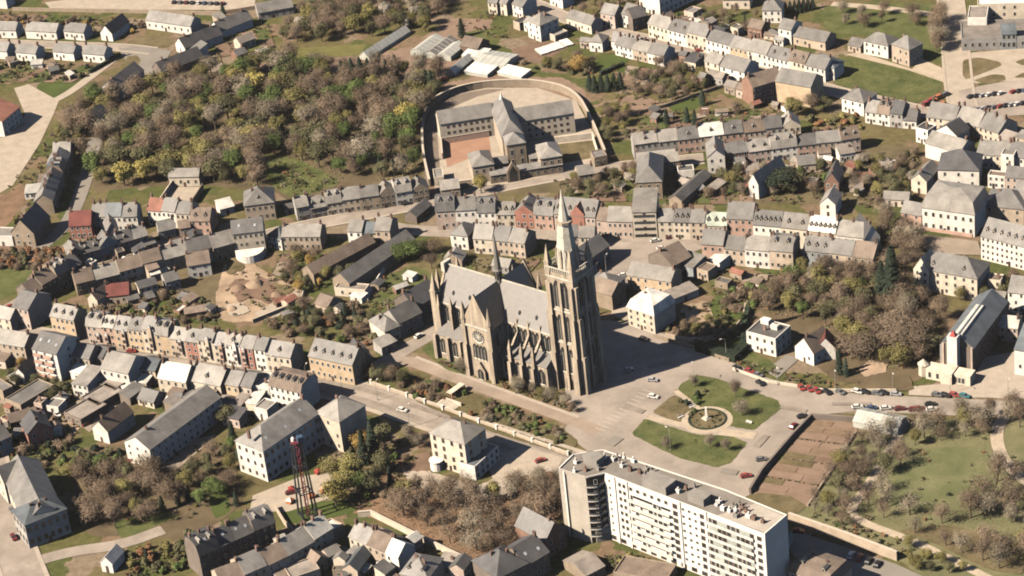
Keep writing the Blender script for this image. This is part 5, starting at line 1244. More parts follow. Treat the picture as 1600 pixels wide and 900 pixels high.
house('broad house with white rear wall and brown gable near the driveway', (157, 575), (200, 584), 13, 8, 'g', 4.2, 'white', 'pale', e=1, cols=4, fl=2, chim=1)
house('small tan house between the white-backed house and the pale roofs', (218, 576), (242, 580), 10, 6, 'g', 2.6, 'ochre', 'blue', e=1, cols=2, chim=1, ext=[(.1, .8, 5, 3, 'zinc', 'tan')])
house('broad cream house with half white, half grey roof', (246, 590), (290, 597), 11, 7.5, 'g', 4.2, 'cream', 'zinc', e=1, cols=4, chim=2, fl=2, ext=[(.5, .95, 5, 3.6, 'brown', 'pink')])
house('cream gabled house with pale roof and dark rear gable', (296, 594), (344, 603), 12, 7, 'g', 4.4, 'cream', 'pale', e=1, cols=3, chim=2, fl=2, dorm=1, ext=[(.4, .9, 5, 4, 'brown', 'tan')])
house('tan house with dark yard between pale roofs and white hotel', (352, 600), (372, 604), 11, 8, 'g', 3.2, 'ochre', 'slate', e=1, cols=2, chim=1, fl=2)
house('pinkish house with many low extensions behind', (372, 602), (392, 606), 11, 8, 'g', 3.2, 'pink', 'mid', e=1, cols=2, chim=1, fl=2, ext=[(.1, .9, 7, 4, 'gravel', 'white')])
house('house with bright white flat top behind the school', (392, 603), (420, 607), 10, 7.5, 'f', 1, 'white', 'white', e=1, cols=3, chim=1, fl=2, ext=[(.2, .8, 8, 5, 'white', 'cream')])
house('long cream three-storey house with brown mansard behind the school', (420, 601), (470, 613), 11, 9.5, 'm', 3.4, 'white', 'brown', e=1, cols=6, fl=3, dorm=5, chim=2)
house('small pale outbuilding with dark doorway in the yard behind the white houses', (400, 655), (420, 660), 7, 5, 'f', wall='white', rf='pale', cols=1, chim=0, name='outbuilding', cat='outbuilding')
# courtyards front left
house('grey flat-roofed workshop with an angled end beside the dirt yard', (8, 624), (32, 634), 17, 4.5, 'f', wall='stone', rf='slate', e=1, cols=2, chim=0, name='workshop', cat='workshop')
house('flat grey wing joined behind the angled workshop', (8, 628), (24, 620), 15, 4.6, 'f', wall='stone', rf='slate', cols=1, chim=0, name='workshop', cat='workshop')
house('long brown garage row with flat roof beside the driveway, lower part', (100, 645), (126, 657), 13, 3.2, 'f', wall='dstone', rf='gravel', e=1, cols=2, chim=0, name='garage', cat='garage')
house('long brown garage row with flat roof beside the driveway, middle part', (126, 622), (152, 634), 13, 3.2, 'f', wall='dstone', rf='gravel', e=1, cols=2, chim=0, name='garage', cat='garage')
house('long brown garage row with flat roof beside the driveway, upper part', (152, 600), (178, 610), 12, 3.2, 'f', wall='dstone', rf='gravel', e=1, cols=2, chim=0, name='garage', cat='garage')
house('white two-storey rear house above the garages', (116, 618), (140, 622), 12, 5.5, 's', 1.2, 'white', 'pale', cols=3, chim=0)
house('white gabled cottage with dark roof at the left yard', (26, 598), (40, 600), 17, 4.4, 'x', 2.4, 'white', 'brown', cols=0, chim=0, name='cottage', cat='cottage')
house('small white hut with flat roof in the dirt yard', (73, 645), (93, 648), 6, 3, 'f', wall='white', rf='pale', cols=1, chim=0, name='hut', cat='hut')
house('white lean-to shed at the head of the driveway', (200, 626), (222, 618), 5, 3, 's', .8, 'white', 'zinc', cols=0, chim=0, name='shed', cat='shed')
house('long dark shed beside the driveway, farther part', (205, 634), (228, 616), 5, 3.4, 's', 1, 'dstone', 'slate', cols=0, chim=0, name='shed', cat='shed')
lb = house('dark gabled house with white end wall below the driveway', (148, 687), (172, 694), 15, 5.5, 'x', 3.6, 'white', 'brown', cols=0, chim=1, name='house')
lg = house('long institution with white end wall and wide dark slate roof', (201, 722), (240, 735), 40, 9.0, 'x', 3.6, 'white', 'slate', cols=3, fl=3, chim=1, right=12, name='institute', cat='institute', wscale=.9)
house('dark brick house with orange gable among the left gardens', (48, 702), (86, 690), 10, 6.5, 'x', 4, 'redbrick', 'dark', cols=2, chim=1)
house('shaded grey house at the left frame edge', (-10, 720), (22, 706), 10, 7, 'g', 3.6, 'blue', 'mid', cols=3, chim=1)
house('long dark low roof among the left gardens', (18, 672), (62, 660), 7, 3.2, 'g', 2, 'dstone', 'brown', cols=2, chim=0, name='outbuilding', cat='outbuilding')
# bottom row
row('the dark bottom row', 'the white gable', [(318, 905), (360, 885), (402, 866), (436, 852)], 4, 9.5, 9.6, ('dark', 'dark', 'mid', 'mid'), ('dstone', 'brick', 'brick', 'dstone'), rh=4.2, chim=(1, 2), fl=3, sky_=(1, 1, 2, 0), hj=.3)
row('the brown bottom row', 'the left', [(345, 912), (400, 892), (440, 872), (470, 858), (520, 826)], 5, 10, 8, ('brown', 'slate', 'brown', 'pale', 'zinc'), ('tan', 'tan', 'pink', 'tan', 'cream'), e=1, rh=3.6, chim=(1, 2), ext=.7)
row('the bottom cluster', 'the left', [(545, 838), (568, 848), (598, 862), (622, 872)], 3, 9, 7.5, ('slate', 'brown', 'white'), ('cream', 'tan', 'white'), e=1, rh=3.2, chim=(1, 2), ext=.6)
house('tan house with broad hipped roof under the pale wall, bottom centre', (625, 897), (668, 905), 12, 8, 'h', 3.8, 'tan', 'slate', e=1, cols=3, chim=2, dorm=2)
house('small blue-roofed rear wing in the bottom cluster', (535, 888), (558, 892), 12, 4.4, 'x', 2.2, 'tan', 'blue', e=1, cols=1, chim=0, name='outbuilding', cat='outbuilding')
house('narrow brown-roofed rear wing in the bottom cluster', (492, 882), (512, 872), 10, 4.2, 'x', 2.0, 'stone', 'brown', e=1, cols=1, chim=0, name='outbuilding', cat='outbuilding')
house('small white-walled annex at the bottom edge', (455, 905), (500, 890), 8, 4.2, 'f', wall='tan', rf='gravel', e=1, cols=2, chim=0, name='outbuilding', cat='outbuilding')
house('low white house by the driveway at the bottom left', (160, 893), (178, 896), 8, 4, 'x', 2.4, 'white', 'white', cols=1, chim=0, name='cottage', cat='cottage')
dk = house('dark gabled house with skylights against the apartment block', (852, 846), (884, 826), 15, 7.5, 'x', 5, 'brick', 'mid', e=1, cols=2, chim=1)
house('dark mansion with hipped roof at the bottom edge left of the apartments', (776, 905), (826, 880), 14, 8, 'h', 5, 'dstone', 'dark', e=1, cols=3, chim=2, right=2)
house('dark slate house between the mansion and the gabled house', (822, 884), (858, 862), 13, 7.5, 'g', 4.2, 'dstone', 'dark', e=1, cols=3, chim=1, sky_=2)
house('low grey shed roof at the foot of the apartment block', (915, 900), (945, 884), 12, 3.2, 'g', 2, 'stone', 'gravel', e=1, cols=1, chim=0, name='shed', cat='shed')
house('flat-roofed garage court covered in moss before the apartments', (958, 895), (1040, 910), 10, 3.0, 'f', wall='stone', rf='brown', e=1, cols=0, chim=0, name='garage', cat='garage')
hm_ = house('brown mansard house with rounded corner below the park wall', (1232, 892), (1300, 916), 12, 7.5, 'hm', 4.2, 'pink', 'brown', e=1, cols=5, chim=2, dorm=2)
house('dark glazed low building at the shaded end of the apartments', (1205, 868), (1222, 872), 9, 4, 'f', wall='blue', rf='blue', cols=2, chim=0)
# around the church, left lane
house('dark slate house with white gable wall by the lane behind the church', (652, 503), (690, 480), 12, 6.5, 'g', 4.6, 'dstone', 'dark', cols=4, chim=2)
house('house with broad slate roof in the lane left of the church', (626, 528), (662, 510), 11, 6.5, 'g', 4.2, 'grey', 'mid', cols=4, chim=2)
house('pale-roofed corner house in the lane left of the church', (604, 538), (628, 528), 12, 5.5, 'h', 3.4, 'cream', 'slate', cols=2, chim=1)
house('low grey garage at the mouth of the lane left of the church', (598, 556), (622, 545), 6, 3.6, 's', .8, 'grey', 'pale', cols=2, chim=0, name='garage', cat='garage')
house('small pink-roofed cottage in the gardens above the lane', (513, 492), (535, 478), 7, 3.4, 'x', 2.6, 'tan', 'brown', cols=0, chim=0, name='cottage', cat='cottage')
house('tiny white shed on the lawn behind the church', (630, 438), (645, 442), 3.5, 2.3, 's', .4, 'white', 'white', cols=0, chim=0, name='shed', cat='shed')
house('tiny white-roofed shed near the long barns', (548, 470), (566, 475), 4, 2.4, 's', .4, 'white', 'white', cols=0, chim=0, name='shed', cat='shed')
# school barns and curved hall
house('long narrow barn with dark roof running uphill, left of the pair', (474, 436), (492, 444), 34, 4.6, 'x', 3.0, 'stone', 'brown', cols=0, chim=0, name='barn', cat='barn')
house('long narrow barn with pale ridge running uphill, right of the pair', (522, 452), (548, 460), 42, 5.2, 'x', 3.4, 'stone', 'slate', cols=0, chim=0, name='barn', cat='barn')
house('flat stone porch across the end of the right-hand barn', (524, 462), (572, 466), 5, 3.4, 'f', wall='cream', rf='gravel', cols=2, chim=0, name='outbuilding', cat='outbuilding')
md = house('modern cream hall with strip windows above a curved white front', (368, 402), (417, 396), 11, 11, 'g', 3.6, 'cream', 'mid', cols=6, fl=3, chim=0, sky_=2, name='modern_hall', cat='hall', wscale=.9)
m_ = MB(); n_ = 12; pts_ = [(6.5+6.2*cos(pi+pi*i/n_), -.4-7*sin(pi*i/n_)) for i in range(n_+1)]
m_.prism(pts_, -.5, 3.4); m_.build('curved_hall', wm('white'), md)
# middle left terraces
row('the stepped lower terrace', 'the left end', [(118, 441), (186, 424), (245, 408), (306, 392), (335, 386)], 6, 9, 6.6, ('brown', 'pale', 'brown', 'brown', 'pale', 'mid'), ('stone', 'stone', 'cream', 'tan', 'tan', 'white'), e=1, rh=3.6, chim=(1, 2), ext=.5)
house('beige broad-roofed hall beside the modern hall', (333, 388), (366, 379), 10, 7, 'g', 4, 'stone', 'pale', e=1, cols=2, chim=0)
row('the blue-grey upper terrace', 'the left', [(112, 422), (150, 412), (190, 400), (235, 387)], 5, 8.5, 6.6, ('pale', 'mid', 'slate', 'mid', 'slate'), ('dstone', 'blue', 'blue', 'blue', 'grey'), rh=3.2, chim=(1, 2), dorm=(0, 2, 0, 1, 0))
house('pale gabled house rising above the blue-grey terrace', (172, 388), (190, 384), 10, 8, 'x', 3.6, 'grey', 'slate', cols=2, chim=1)
house('cottage with slate roof behind the upper street', (252, 378), (278, 372), 8, 5, 'g', 3, 'grey', 'slate', cols=2, chim=1)
row('the white terrace', 'the red house', [(146, 362), (184, 363), (218, 361)], 3, 9.5, 7.6, ('slate', 'blue', 'slate'), ('cream', 'white', 'white'), rh=4, chim=(1, 2), fl=2, dorm=(0, 0, 1))
house('red brick house with red slate roof below the wood', (112, 374), (146, 372), 10, 6.5, 'g', 4.6, 'redbrick', 'maroon', cols=4, chim=1, fl=2)
row('three below the hall yard', 'the left', [(234, 352), (256, 354), (272, 356), (300, 358)], 3, 9.5, 7.6, ('red', 'slate', 'slate'), ('white', 'white', 'cream'), rh=3.8, chim=(1, 2), fl=2)
house('brown brick house with dormers at the right of the white houses', (300, 366), (331, 366), 10, 6.5, 'g', 3.8, 'rose', 'brown', cols=3, chim=1, dorm=2, fl=2)
house('small pink rear house in front of the white terrace', (282, 372), (300, 369), 6, 4.6, 'g', 2.2, 'pink', 'brown', cols=1, chim=0)
house('long white hall with pale roof behind its walled yard', (266, 292), (313, 291), 7, 5, 'g', 2.4, 'cream', 'pale', cols=4, chim=0, name='hall', cat='hall')
sheet('yard', [(254, 316), (270, 293), (312, 293), (300, 318)], M_GRAV)
gwall('pale wall on the left side of the hall yard', [(252, 318), (270, 292)], 3, .4, wm('cream')); gwall('dark wall on the right side of the hall yard', [(302, 320), (318, 296)], 3, .4, wm('stone'))
house('white shed roof at the edge of the wood', (345, 338), (368, 332), 7, 3.2, 's', 1.2, 'white', 'zinc', cols=0, chim=0, name='shed', cat='shed')
house('large stone villa with hipped roofs above the street corner', (386, 348), (432, 342), 14, 8, 'h', 5, 'tan', 'slate', cols=5, chim=2, dorm=1, name='villa', cat='villa')
house('gabled stone house with white window panes at the left field', (22, 384), (57, 386), 16, 6.6, 'x', 6.4, 'stone', 'dark', cols=2, chim=1, fl=2, win=WIN_W)
house('white flat annex at the left edge beside the gabled stone house', (-10, 384), (22, 385), 8, 4.6, 'f', wall='white', rf='pale', cols=0, chim=0)
for i, (x, y) in enumerate(((75, 318), (84, 300), (92, 283), (100, 266), (109, 250))):
    house(f'terraced house with red lean-to, {ORD[i]} from the bottom of the steep left street', (x-2, y+4), (x+7, y-13), 9, 6.2+.3*i, 'g', 3.2, ('white', 'stone', 'pink', 'tan', 'stone')[i], ('slate', 'mid', 'slate', 'blue', 'slate')[i], chim=1, cols=2, name='terraced_house', group='houses of the steep left street', z=0) if 0 else None
row('the steep left street', 'the bottom', [(86, 334), (96, 304), (108, 274), (120, 246)], 6, 8.5, 6.4, ('slate', 'mid', 'slate', 'blue', 'slate', 'pale'), ('stone', 'stone', 'grey', 'stone', 'tan', 'stone'), rh=3.2, chim=(1, 1))
for i, (x, y) in enumerate(((40, 312), (60, 296), (74, 282))):
    house(f'low lean-to with red and white front, {ORD[i]} up the slope behind the steep street', (x, y), (x+30, y-3), 7, 3.0, 's', .8, ('white', 'rose', 'pink')[i], ('zinc', 'brown', 'pale')[i], cols=4, chim=0, name='outbuilding', cat='outbuilding')
row('the field road row', 'the boulevard', [(52, 480), (78, 466), (108, 448), (132, 434)], 4, 9, 7.4, ('brown', 'brown', 'slate', 'slate'), ('dstone', 'dstone', 'stone', 'dstone'), rh=3.8, chim=(1, 2))
house('cream corner house with black side wall at the boulevard start', (26, 510), (50, 516), 14, 9.4, 'g', 4, 'pink', 'mid', cols=3, chim=1, fl=3)
house('low light house at the left edge of the boulevard', (-14, 512), (20, 520), 8, 6, 'g', 3, 'cream', 'pale', cols=3, chim=1)
house('house with bright maroon roof in the back gardens', (166, 478), (204, 474), 9, 4.4, 'g', 3.2, 'tan', 'maroon', cols=2, chim=1)
house('small tan gabled house left of the maroon roof', (140, 482), (155, 486), 10, 5, 'x', 3, 'cream', 'brown', cols=1, chim=1)
house('tan house above the maroon roof in the back gardens', (172, 448), (196, 440), 8, 5.5, 'g', 2.8, 'tan', 'pale', cols=2, chim=1)
house('narrow rear wing with crimson shed roof in the back gardens', (262, 458), (284, 452), 8, 5, 'g', 2.2, 'grey', 'mid', cols=2, chim=1)
house('tall white rear house with brown roof beside the sand yard', (296, 436), (332, 430), 12, 6, 'g', 2.6, 'white', 'brown', cols=2, chim=1, fl=2)
house('narrow rear wing of tan stone in the back gardens', (235, 440), (252, 434), 12, 5, 'g', 2.4, 'tan', 'brown', cols=1, chim=1)
house('long brown garden shed behind the boulevard terrace', (290, 500), (325, 494), 4, 2.6, 's', .6, 'brown', 'brown', cols=0, chim=0, name='shed', cat='shed')
# street with the prison
row('the terrace below the wood', 'the left', [(466, 347), (520, 336), (600, 326), (672, 313)], 8, 9, 6.4, ('pale', 'pale', 'pale', 'slate', 'slate', 'pale', 'pale', 'slate'), ('grey', 'grey', 'cream', 'tan', 'stone', 'stone', 'white', 'stone'), rh=3.2, chim=(1, 2), dorm=(0, 2, 1, 0, 0, 0, 0, 0), fl=2)
house('long stone house below the prison street with tree in front', (443, 391), (503, 391), 10, 6.6, 'g', 3.2, 'tan', 'pale', cols=7, chim=2, fl=2)
house('dark slate lower wing left of the long stone house', (420, 386), (442, 392), 9, 5.6, 'h', 3, 'white', 'blue', cols=3, chim=0)
house('white house with small dark windows on the bend of the street', (546, 384), (568, 385), 10, 7, 'g', 3, 'white', 'pale', cols=2, chim=1, fl=2)
house('blue-roofed house between two pale neighbours on the bend', (568, 384), (588, 384), 9, 6, 'g', 3, 'tan', 'blue', cols=2, chim=1, fl=2)
house('tan house with dark end gable on the bend of the street', (588, 384), (612, 385), 11, 7.4, 'g', 3.4, 'tan', 'pale', cols=2, chim=2, fl=2)
house('small white back house below the bend of the street', (545, 402), (562, 406), 5, 3.2, 'g', 1.6, 'white', 'brown', cols=2, chim=0, name='outbuilding', cat='outbuilding')
house('dark long shed beside the street above the church', (652, 350), (676, 330), 6, 3.4, 'g', 2, 'dstone', 'mid', cols=2, chim=0, name='shed', cat='shed')
house('tan gabled house on the prison street corner above the main terrace', (690, 312), (720, 308), 8, 4.6, 'g', 2.6, 'tan', 'pale', cols=3, chim=0)
# main street terrace behind the church
row('the terrace behind the spire', 'the left', [(684, 360), (714, 358), (750, 356), (798, 355), (832, 357), (866, 360)], 6, 10, 7.4, ('mid', 'slate', 'mid', 'pale', 'pale', 'slate'), ('pink', 'white', 'white', 'cream', 'redbrick', 'rose'), rh=3.8, chim=(1, 2), dorm=(0, 0, 0, 3, 0, 0), fl=2, wj=.08)
gb = house('long house with many dormers and a red gabled front behind the spire', (868, 360), (932, 366), 12, 8, 'g', 5, 'pink', 'slate', cols=9, fl=2, dorm=7, chim=2)
m_ = MB(); m_.add([(7.5, -.3, -.3), (13.5, -.3, -.3), (13.5, -.3, 9), (10.5, -.3, 12.5), (7.5, -.3, 9), (7.5, 2.5, 9), (13.5, 2.5, 9), (10.5, 5, 12.5), (7.5, 2.5, -.3), (13.5, 2.5, -.3)], [(0, 1, 2, 3, 4), (1, 9, 6, 2), (8, 0, 4, 5), (4, 3, 7, 5), (3, 2, 6, 7)]); m_.build('red_gable', wm('redbrick'), gb)
house('narrow pink house right of the dormered one facing the square', (934, 370), (951, 372), 11, 8, 'g', 3.2, 'pink', 'brown', cols=2, chim=1, fl=2)
house('wide pink house with broad roof facing the square', (951, 372), (990, 373), 11, 8, 'g', 4, 'pink', 'pale', cols=5, chim=1, fl=2)
wb = house('tall white modern block with curved dark side facing the square', (991, 374), (1028, 373), 14, 12.6, 's', 3.6, 'cream', 'pale', cols=1, fl=4, chim=0, name='office_block', cat='office block', win=WIN_D, wscale=1.0, door=0)
for j in range(4): MB().box(.6, 9.2, -.12, -.02, 3.0*j+1.1, 3.0*j+2.3, bot=True).build('window_band', M_GLASS, wb)
row('the square terrace', 'the modern block', [(1030, 374), (1052, 374), (1084, 375), (1102, 376)], 3, 10, 8, ('slate', 'mid', 'slate'), ('cream', 'cream', 'tan'), rh=3.4, chim=(1, 2), fl=3, dorm=(0, 3, 0), wj=.1)
house('pink house with pale green roof in the main street', (1102, 377), (1137, 378), 10, 7.5, 'g', 3.4, 'pink', 'green', cols=5, chim=1, fl=2, dorm=3)
house('tall rose brick house with large slate roof in the main street', (1137, 376), (1178, 378), 12, 10.4, 'g', 4.6, 'rose', 'slate', cols=4, chim=2, fl=3)
row('the long cream terrace', 'the left', [(1178, 381), (1214, 384), (1250, 388), (1300, 394), (1350, 400)], 4, 11, 8.6, ('mid', 'pale', 'zinc', 'pale'), ('white', 'cream', 'tan', 'white'), rh=4, chim=(1, 2), fl=2, dorm=(6, 2, 6, 0), wj=.1)
house('white pointed-gable house at the right end of the cream terrace', (1352, 402), (1376, 396), 12, 8, 'x', 5.4, 'white', 'dark', cols=2, chim=1, fl=2)
# church side of that street
house('small white villa with hipped roof across from the brick houses', (706, 388), (733, 391), 10, 6.4, 'h', 3.4, 'white', 'slate', cols=2, chim=1, fl=2, right=2)
row('the short church terrace', 'the left', [(742, 396), (775, 398), (795, 400), (822, 404)], 3, 10, 6.8, ('pale', 'mid', 'pale'), ('cream', 'tan', 'tan'), rh=4, chim=(1, 2), fl=2, wj=.1)
house('dark slate house right behind the tower', (884, 392), (906, 390), 9, 6.4, 'g', 3, 'pink', 'mid', cols=2, chim=1)
house('white house with pale roof beside the gabled shop', (906, 392), (930, 392), 8, 6.4, 'g', 3, 'cream', 'pale', cols=2, chim=1)
house('white gabled shop house with pale blue long side on the square', (914, 436), (954, 408), 10, 7.4, 'g', 4, 'blue', 'mid', cols=6, fl=2, chim=1, left=2)
house('low dark lean-to beside the gabled shop house', (905, 415), (916, 432), 5, 4, 's', .8, 'white', 'dark', cols=0, chim=0, name='outbuilding', cat='outbuilding')
house('long cream house with sunlit wall below the square', (982, 452), (1050, 463), 10, 6.6, 'g', 3.4, 'ochre', 'pale', cols=6, fl=2, chim=1)
house('brown dark barn with gable below the square', (1052, 440), (1082, 424), 14, 7, 'g', 4.4, 'dstone', 'brown', cols=2, chim=1)
house('pale rear wing in front of the brown barn', (1058, 428), (1084, 436), 8, 5, 's', 1.6, 'blue', 'pale', cols=1, chim=0, name='outbuilding', cat='outbuilding')
house('long low grey shed below the cream house', (1052, 478), (1092, 462), 6, 3.0, 's', .8, 'cream', 'gravel', cols=0, chim=0, name='shed', cat='shed')
house('grey house with pale roof and heart-shaped chimney shadow near the tower', (918, 470), (958, 478), 11, 7, 'h', 4, 'pink', 'slate', cols=3, chim=1, e=0)
house('brown gabled stone house left of the white plaza house', (958, 486), (980, 470), 10, 7, 'x', 3.6, 'stone', 'brown', cols=1, chim=0)
row('the garden side terrace', 'the left', [(1098, 410), (1155, 414), (1158, 416), (1240, 424)], 4, 11, 8.6, ('slate', 'slate', 'pale', 'pale'), ('rose', 'tan', 'white', 'tan'), rh=3.6, chim=(1, 2), fl=2, wj=.1)
house('white glazed rear shed against the garden side terrace', (1108, 418), (1125, 424), 8, 3.8, 's', .8, 'white', 'white', cols=0, chim=0, name='shed', cat='shed')
row('the three tree-screened houses', 'the left', [(1256, 416), (1292, 420), (1340, 426), (1365, 430)], 3, 10, 7.6, ('slate', 'slate', 'brown'), ('blue', 'tan', 'stone'), rh=4, chim=(1, 2), fl=2, dorm=(3, 0, 0))
# middle gardens
bh = house('large grey hall with hipped roof behind the square', (996, 312), (1036, 310), 24, 8, 'h', 5, 'stone', 'slate', cols=3, chim=0, name='hall', cat='hall')
house('long dark shed in the gardens right of the grey hall', (1046, 322), (1066, 326), 26, 3.6, 'x', 2, 'stone', 'mid', cols=0, chim=0, name='shed', cat='shed')
house('small brown shed in the middle gardens', (1118, 306), (1136, 292), 4, 2.6, 's', .5, 'brown', 'gravel', cols=0, chim=0, name='shed', cat='shed')
house('white-gabled slate house above the cream terrace', (1171, 308), (1186, 312), 20, 7, 'x', 4.4, 'white', 'slate', cols=1, chim=0, fl=2)
house('red brick cottage with steep dark roof among the blossom', (1289, 304), (1311, 305), 12, 5.6, 'x', 4.8, 'brick', 'mid', cols=2, chim=1, fl=2)
house('pale house with bright roof just above the cream terrace', (1282, 338), (1306, 340), 10, 6, 'x', 3, 'white', 'pale', cols=1, chim=0)
house('white open carport roof among the shrubs above the church', (1008, 0), (1009, 1), 2, 2) if 0 else None
house('small tan house on the prison street, left of the garden gap', (905, 292), (930, 288), 8, 5.5, 'g', 2.6, 'tan', 'pale', cols=3, chim=1)
# Z rows
row('the upper south-facing terrace', 'the left', [(992, 250), (1042, 243), (1090, 238), (1140, 232), (1180, 227), (1252, 219)], 8, 9, 7.2, ('pale', 'pale', 'mid', 'zinc', 'mid', 'brown', 'mid', 'pale'), ('grey', 'grey', 'rose', 'tan', 'rose', 'pink', 'grey', 'cream'), rh=3.6, chim=(1, 2), fl=2, dorm=(1, 0, 1, 1, 1, 1, 0, 1))
house('grey broad-roofed house in front of the upper terrace, left', (998, 277), (1062, 270), 9, 6, 'g', 3.4, 'stone', 'pale', e=0, cols=5, chim=2)
house('white gable-fronted house in the middle of the lower row', (1107, 272), (1134, 270), 14, 8, 'x', 3.2, 'white', 'slate', cols=2, chim=1, fl=2)
row('the lower garden row', 'the left', [(1136, 262), (1168, 258), (1196, 254), (1242, 248), (1262, 245), (1300, 243), (1345, 236)], 6, 9, 6.4, ('mid', 'pale', 'pale', 'mid', 'slate', 'brown'), ('brick', 'pink', 'white', 'rose', 'tan', 'pink'), rh=3.4, chim=(1, 2), fl=2, dorm=(0, 2, 0, 0, 0, 2), ext=.3)
bs = house('tall brown brick school with dark shaded gable wall', (1178, 168), (1224, 154), 10, 10, 'g', 4, 'brick', 'brown', cols=7, fl=3, chim=1, name='school', cat='school', wscale=1.1)
house('', (1213, 158), (1268, 168), 12, 10, 'g', 4, 'ochre', 'slate', cols=0, fl=3, chim=0, door=0, name='long_wing', par=bs)
house('white house with slate hip roof on the road by the big lawn', (1316, 174), (1350, 182), 11, 6.5, 'h', 3.6, 'white', 'slate', cols=3, chim=1, fl=2, right=1)
# street X rows
row('the sunlit white street', 'the left', [(1014, 58), (1048, 68), (1078, 76), (1110, 84), (1150, 95), (1195, 106), (1240, 117), (1290, 129)], 9, 9, 7, ('pale', 'mid', 'slate', 'mid', 'slate', 'pale', 'mid', 'brown', 'slate'), ('cream', 'white', 'cream', 'white', 'ochre', 'white', 'white', 'cream', 'white'), rh=3.8, chim=(1, 2), fl=2, dorm=(0, 2, 0, 0, 0, 0, 2, 2, 0))
row('the near white street', 'the left', [(962, 86), (1000, 96), (1038, 104)], 3, 9, 5.6, ('slate', 'pale', 'slate'), ('white', 'tan', 'white'), rh=3.4, chim=(1, 2))
house('white-backed house with slate roof on the near side, first of the middle pair', (1102, 112), (1124, 118), 9, 5.6, 'g', 3, 'cream', 'pale', cols=2, chim=1)
house('white-backed house with mottled roof on the near side, second of the middle pair', (1126, 122), (1164, 132), 11, 6.2, 'g', 4, 'white', 'slate', cols=3, chim=1, fl=2)
house('brown-roofed house in front of the brick school', (1150, 152), (1172, 158), 8, 4.4, 'g', 2.6, 'pink', 'brown', cols=2, chim=1)
house('white gabled house with dark end wall by the road at the top', (826, 58), (846, 66), (870, 52), 8.6, 'h', 4, 'white', 'pale', cols=2, right=3, chim=2, fl=3)
house('low house with slate roof along the top road', (886, 42), (925, 54), 8, 5, 'g', 3, 'cream', 'slate', cols=4, chim=2)
house('pink house with slate roof behind the top road', (940, 42), (962, 46), 9, 7.5, 'g', 3.4, 'pink', 'slate', cols=2, chim=1, fl=2)
house('pale house with dark side at the top road bend', (972, 42), (990, 46), 11, 7, 'g', 3.6, 'white', 'slate', cols=2, chim=1, fl=2)
house('dark-sided slate house at the top road bend', (990, 50), (1012, 44), 9, 7, 'g', 3.8, 'dstone', 'mid', cols=2, chim=1)
house('white tall building with dark slate flank at the top edge', (1000, 16), (1032, 26), (1085, -2), 11, 'f', wall='white', rf='mid', cols=0, right=8, fl=3, chim=0)
house('white cottage with dark roof in the gardens below the top road', (956, 78), (998, 88), 9, 5, 'a', 3.6, 'white', 'mid', cols=3, chim=1, name='cottage', cat='cottage')
house('small pale house left of the white cottage at the top', (922, 80), (942, 82), 8, 5, 'h', 2.8, 'white', 'pale', cols=2, chim=1)
house('small flat garage pair beside the top road', (868, 66), (888, 58), 6, 3, 'f', wall='cream', rf='pale', cols=2, chim=0, name='garage', cat='garage')
house('pale house at the top edge left of the road', (764, 22), (778, 24), 8, 6.5, 'g', 3, 'cream', 'slate', cols=2, chim=1)
house('cream house with dark side at the top edge, second from the road', (780, 22), (793, 25), 9, 6.5, 'g', 3, 'cream', 'slate', cols=1, chim=1)
house('white house with dark gable at the top edge beside the road', (802, 25), (818, 30), 10, 6.5, 'g', 3.2, 'white', 'slate', cols=2, chim=1)
house('white house at the very top above the road', (860, 8), (880, 14), 8, 6, 'h', 3, 'white', 'pale', cols=2, chim=1)
house('white villa with hipped roof at the top beside blue conifers', (1192, 36), (1222, 36), 10, 6.5, 'h', 4.2, 'white', 'slate', cols=3, chim=1, fl=2, name='villa', cat='villa')
house('white house with slate roof above the sunlit street', (1217, 66), (1237, 70), 10, 7.4, 'g', 3, 'white', 'slate', cols=2, chim=1, fl=2)
house('low tan barn right of the white house above the street', (1240, 70), (1290, 80), 10, 4.6, 'g', 3, 'tan', 'slate', cols=4, chim=0, name='barn', cat='barn')
house('slate-roofed house at the top edge behind gardens', (1130, 14), (1172, 14), 10, 5, 'g', 3.4, 'cream', 'slate', cols=3, chim=1)
house('rounded white house where the sunlit street meets the lawn', (1262, 118), (1304, 126), 9, 6, 'h', 3.6, 'white', 'blue', cols=3, chim=1)
# lower right cluster
row('four below the works site', 'the lawn', [(1352, 192), (1378, 196), (1400, 200), (1432, 202)], 4, 10, 5.6, ('slate', 'brown', 'dark', 'mid'), ('white', 'white', 'grey', 'white'), rh=3.6, chim=(1, 2))
row('the car park road row', 'the lawn', [(1448, 200), (1490, 206), (1530, 216), (1560, 226)], 3, 13, 6, ('slate', 'pale', 'slate'), ('cream', 'tan', 'cream'), rh=4.4, chim=(1, 2), door=0)
ww = house('white house with two-tone roof above the mansion', (1446, 246), (1500, 262), 11, 7, 'g', 3.6, 'white', 'pale', cols=0, chim=1, fl=2)
house('white house with dark hipped roof and skylights behind the mansion', (1466, 292), (1530, 294), 15, 8, 'h', 6, 'white', 'dark', cols=3, chim=0, fl=2)
house('slate wing left of the dark skylight roof', (1424, 300), (1448, 304), 14, 6, 'x', 3, 'cream', 'slate', cols=1, chim=1)
row('the white right-edge backs', 'the left', [(1526, 262), (1560, 266), (1600, 272)], 3, 12, 7, ('slate', 'pale', 'mid'), ('white', 'cream', 'white'), rh=4, chim=(1, 2))
house('tall white rear wing with flat roof at the right frame edge', (1564, 272), (1584, 274), 12, 9, 'f', wall='white', rf='pale', cols=1, chim=0)
house('dark hipped slate roof beside the mansion at the right edge', (1536, 345), (1600, 352), 14, 7, 'h', 5, 'tan', 'mid', cols=3, chim=1)
